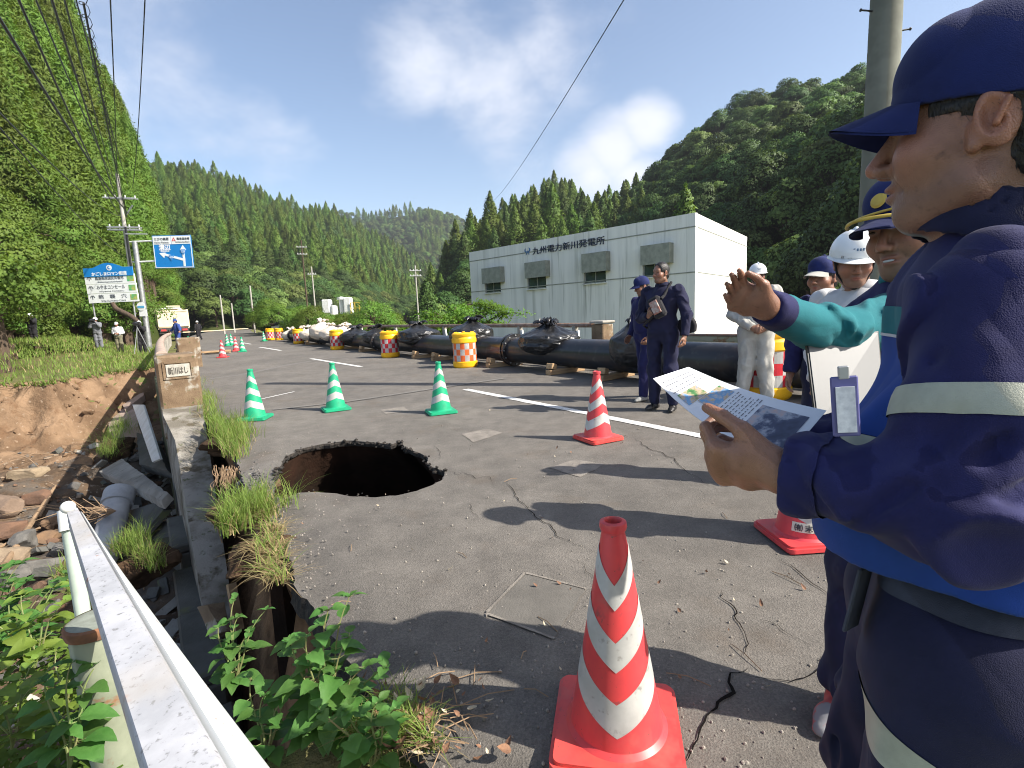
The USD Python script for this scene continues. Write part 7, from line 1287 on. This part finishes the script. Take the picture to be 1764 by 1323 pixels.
# clipboard
cb = thing('clipboard', 'grey clipboard with dark edges held between the two officials', 'clipboard'); q4 = [at(1386, 590, 1.22), at(1510, 572, 1.25), at(1525, 745, 1.16), at(1404, 736, 1.13)]; n_ = unit(np.cross(q4[1]-q4[0], q4[3]-q4[0])); n_ = n_ if n_@np.array([0, -1., 0]) > 0 else -n_; cc_ = np.mean(q4, 0)
def board(s, t, off): return trimesh.convex.convex_hull(np.array([cc_+(x-cc_)*s+n_*(off+k) for x in q4 for k in (0, t)]))
part(cb, 'edge', board(1.0, .006, 0), BLACK); part(cb, 'board', board(.955, .002, .0062), mat('clipboard_grey', (.20, .20, .195), (.175, .175, .17), scale=3, rough=.5)); part(cb, 'clip', box(.06, .015, .02, (q4[0]*.3+q4[1]*.7)+[0, 0, .006]+n_*.012, .3, bev=.003), STEEL)
# ---- man in white shirt and helmet behind them
J, P, fw, lf = standing((1.78, 2.62, 0), 1.60, math.radians(118), math.radians(158), pitch=-.2, wr=[(.16, .12, .95), (.16, -.12, .95)], el=[(-.02, .23, 1.10), (-.02, -.23, 1.10)]); J['head'] = J['head']+np.array([-.03, -.02, 0])
J['pitch'] = -.22; J['hand'] = [dict(palm=-fw, curl=.6), dict(palm=-fw, curl=.6)]
wm, wo, wf = person('man in white shirt and white helmet looking down behind the teal jacket', J, dict(top=WHITEC, trousers=PALEC, helmet=1, top_name='shirt', shoes=LEATHER), h=.009, hh=.005, seed=12)
part(wm, 'lanyard', tube([J['neck']+fw*.07+lf*.05-U*.02, J['chest']+fw*.135, J['chest']+fw*.14-lf*.02-U*.10], .005, 6), mat('lanyard_blue', (.25, .42, .6), rough=.6))
for s in (1, -1): part(wm, 'pocket', band(wo['top'].slice_plane(J['chest']+lf*.05*s, lf*s).slice_plane(J['chest']+lf*.135*s, -lf*s).slice_plane(J['chest'], fw), J['chest']+U*.02, U, .05, .004), WHITEC, True)
# ---- person with a blue cap mostly hidden further back
p = at(1440, 462, 3.5); J, P, fw, lf = standing((p[0], p[1], 0), 1.56, math.radians(140), math.radians(120)); J['head'] = J['head']+np.array([-.08, 0, 0]); J['neck'] = J['neck']+np.array([-.05, 0, 0]); person('half hidden person with pale blue cap behind the white helmet', J, dict(top=NAVY, trousers=NAVY2, cap=CAPB, brim=PALEC), h=.012, hh=.007, seed=14)
# ---- worker in pale clothes with clasped hands
p = gp(1300, 692); J, P, fw, lf = standing(p, 1.76, math.radians(158), math.radians(165), el=[(.0, .27, 1.12), (.0, -.27, 1.12)], wr=[(.19, .075, .93), (.20, -.055, .945)], leg=1.25, sleeve=1.2, girth=1.06, an=[(-.02, .15, .085), (-.02, -.15, .085)])
J['hand'] = [dict(fwd=-lf*.9+fw*.3-U*.25, palm=-fw, curl=.5), dict(fwd=lf*.9+fw*.3-U*.25, palm=-fw, curl=.5)]; J['hem'] = -.02
gm_, go, gf = person('worker in pale grey work clothes and white helmet with clasped hands', J, dict(top=PALEC, trousers=PALEC, helmet=1, shoes=LEATHER), h=.011, hh=.006, folds_amp=.0055, seed=17)
part(gm_, 'belt', band(go['trousers'], (0, 0, J['pelvis'][2]+.075), U, .02, .006), BLACKC, True); loc = gf['loc']; part(gm_, 'glasses', loc(cat_([tube([(s*.032+.019*math.cos(t), .094-.004*abs(math.cos(t)), .008+.014*math.sin(t)) for t in np.linspace(0, 6.28, 17)], .0022, 5) for s in (-1, 1)]+[tube([(-.013, .096, .01), (.013, .096, .01)], .0022, 5)])), BLACK)
# ---- man in dark navy with bag across the chest
p = gp(1142, 707); J, P, fw, lf = standing(p, 1.83, math.radians(140), math.radians(118), el=[(-.02, .27, 1.10), (-.04, -.29, 1.08)], wr=[(.04, .27, .87), (.15, -.10, 1.10)])
J['hand'] = [dict(palm=-lf, curl=.45), dict(fwd=fw*.3+lf*.5+U*.5, palm=-fw, curl=.9)]; J['hem'] = -.02
nm, no, nf = person('bare headed man in dark navy with a camera bag across his chest', J, dict(top=NAVY2, trousers=NAVY2, shoes=LEATHER), h=.011, hh=.006, folds_amp=.006, seed=21)
bg = thing('camera_bag', 'black shoulder bag on the chest of the bare headed navy man', 'bag'); c = J['chest']+fw*.20-U*.03+lf*.02; part(bg, 'pouch', box(.15, .10, .26, c, math.radians(140), 0, .45, bev=.025), BLACKC); part(bg, 'flap', box(.10, .02, .16, c+fw*.06, math.radians(140), 0, .45, bev=.006), mat('bag_red_print', (.25, .10, .07), (.35, .33, .3), scale=22, rough=.6)); part(bg, 'strap', tube([J['sh'][0]*.55+J['neck']*.45+U*.075, J['chest']+fw*.15+lf*.08+U*.1, c+lf*.05+U*.1], .016, 6), BLACKC); part(bg, 'strap', tube([c-lf*.05-U*.1, P(.10, -.19, 1.0), P(-.05, -.20, .95)], .014, 6), BLACKC)
b2 = thing('shoulder_bag', 'grey black bag hanging at the far hip of the bare headed navy man', 'bag'); part(b2, 'pouch', xf(rock(3, (.16, .10, .17), .1, 3), P(-.14, .19, .96), math.radians(140)), BLACKC, True); part(b2, 'strap', tube([P(-.14, .19, 1.1), P(-.1, .1, 1.3), P(-.02, .05, 1.48)], .012, 6), BLACKC)
# ---- man in navy cap half hidden behind him, stepping left
p = gp(1112, 688); J, P, fw, lf = standing(p, 1.70, math.radians(112), math.radians(100), an=[(.10, .09, .085), (-.30, -.09, .16)], kn=[(.09, .1, .49), (-.05, -.10, .50)], wr=[(.10, .24, .90), (.08, -.25, .90)]); J['pitch'] = -.25
person('stepping man in navy jacket and navy cap behind the bare headed man', J, dict(top=NAVY, trousers=NAVY, cap=CAPB, shoes=mat('grey_shoe', (.22, .22, .21), rough=.7)), h=.013, hh=.008, seed=25)
# ---- small figures far off
def far(px, top, yaw, label, look, **kw):
    p = gp(*px) if len(px) == 2 else np.array(px); J, P, fw, lf = standing(p, top, yaw, **kw); return person(label, J, look, h=.022, hh=.016, folds_amp=.012, seed=int(p[0]*10) % 50+3), P, fw, lf, J
far((309, 601), 1.74, math.radians(150), 'far man in blue overalls with arms held out by the pale cone', dict(top=BLUEC, trousers=BLUEC, cap=BLUEC), el=[(0, .34, 1.16), (0, -.34, 1.16)], wr=[(.10, .50, 1.02), (.10, -.50, 1.02)], an=[(-.02, .14, .085), (.05, -.12, .085)])
p = at(341, 566, 47); far((p[0], p[1], 0), 1.72, math.radians(60), 'tiny dark dressed person standing right of the dump truck', dict(top=BLACKC, trousers=BLACKC, helmet=1), an=[(.12, .1, .085), (-.2, -.1, .085)])
def on_verge(x, y, Y): q = at(x, y, Y); s, t = st(q[:2]); return np.array([q[0], q[1], float(left_z(np.array(s), np.array(t)))])
def camera_thing(c, d, label, s=1.):
    o = thing('handheld_camera', label, 'camera', c, math.atan2(d[1], d[0])-math.pi/2, s); part(o, 'body', box(.16, .12, .12, bev=.015), BLACK); part(o, 'lens', xf(lathe([(0, 0), (.05, 0), (.055, .16), (.045, .2), (0, .2)], 14), (0, .05, 0), 0, -math.pi/2), BLACK, 40); return o
tocam = lambda p: math.atan2(p[0], -p[1]) if False else math.atan2(p[0], -(-p[1]))
def face_cam(p, dy=0.): v = -np.array(p[:2]); return math.atan2(-v[0], v[1])+dy
arms_up = dict(el=[(.20, .24, 1.22), (.20, -.24, 1.22)], wr=[(.30, .08, 1.52), (.30, -.08, 1.52)])
for (x, Y, top, dy, look, lb, up2) in [(62, 26, 1.3, -.5, dict(top=BLACKC, trousers=BLACKC, helmet=1), 'crouching photographer in black with white hat by the dark roots', 1), (172, 27, 1.6, -.4, dict(top=GREYC, trousers=GREYC, helmet=1), 'photographer in grey with white hat on the grassy verge', 1), (207, 28, 1.6, -.4, dict(top=WHITEC, trousers=KHAKI, cap=WHITEC), 'person in white shirt and pale cap on the grassy verge', 0), (246, 27.5, 1.72, -.3, dict(top=BLACKC, trousers=BLACKC, helmet=1), 'cameraman in black beside the grey sign pole', 1)]:
    p = on_verge(x, 600, Y); (o, _, ex), P, fw, lf, J = far(tuple(p), top, face_cam(p, dy), lb, look, **(arms_up if up2 else dict(wr=[(.2, .1, 1.05), (.2, -.1, 1.05)])))
    if up2: camera_thing(J['head']+fw*.26, fw, {62: 'black camera held by the crouching photographer', 172: 'black camera held up by the photographer in grey', 246: 'video camera at the eye of the cameraman in black'}[x], 1.2 if x != 246 else 1.8)
    if x == 246:
        tp = thing('tripod', 'thin tripod standing in front of the cameraman in black', 'tripod', J['head']*[1, 1, 0]+fw*.32+[0, 0, p[2]])
        for a in (0.4, 2.5, 4.6): part(tp, 'leg', tube([(0, 0, 1.4), (.42*math.cos(a), .42*math.sin(a), 0)], .018, 6), STEEL)
b_ = at(213, 538, 31.5); solo('fallen_trunk', tube([at(193, 522, 32.), at(200, 532, 32.), at(228, 546, 31.6), at(240, 556, 31.)], [.13, .15, .14, .11], 10), BARK, 'broken brown trunk sticking out below the tourist board', 'trunk', smooth=40)
# ---------------------------------------------------------------- the air: pale even haze round everything
hz = trimesh.creation.box((2600, 2600, 330)); hz.apply_translation((0, 500, 330/2-5.4))
solo('haze', hz, usdkit.material(stage, '/World/Looks/haze', {'v': ('principled_volume', dict(color=(.86, .91, 1.), density=.00013, anisotropy=.2))}, [], volume='v.volume'), kind='stuff')
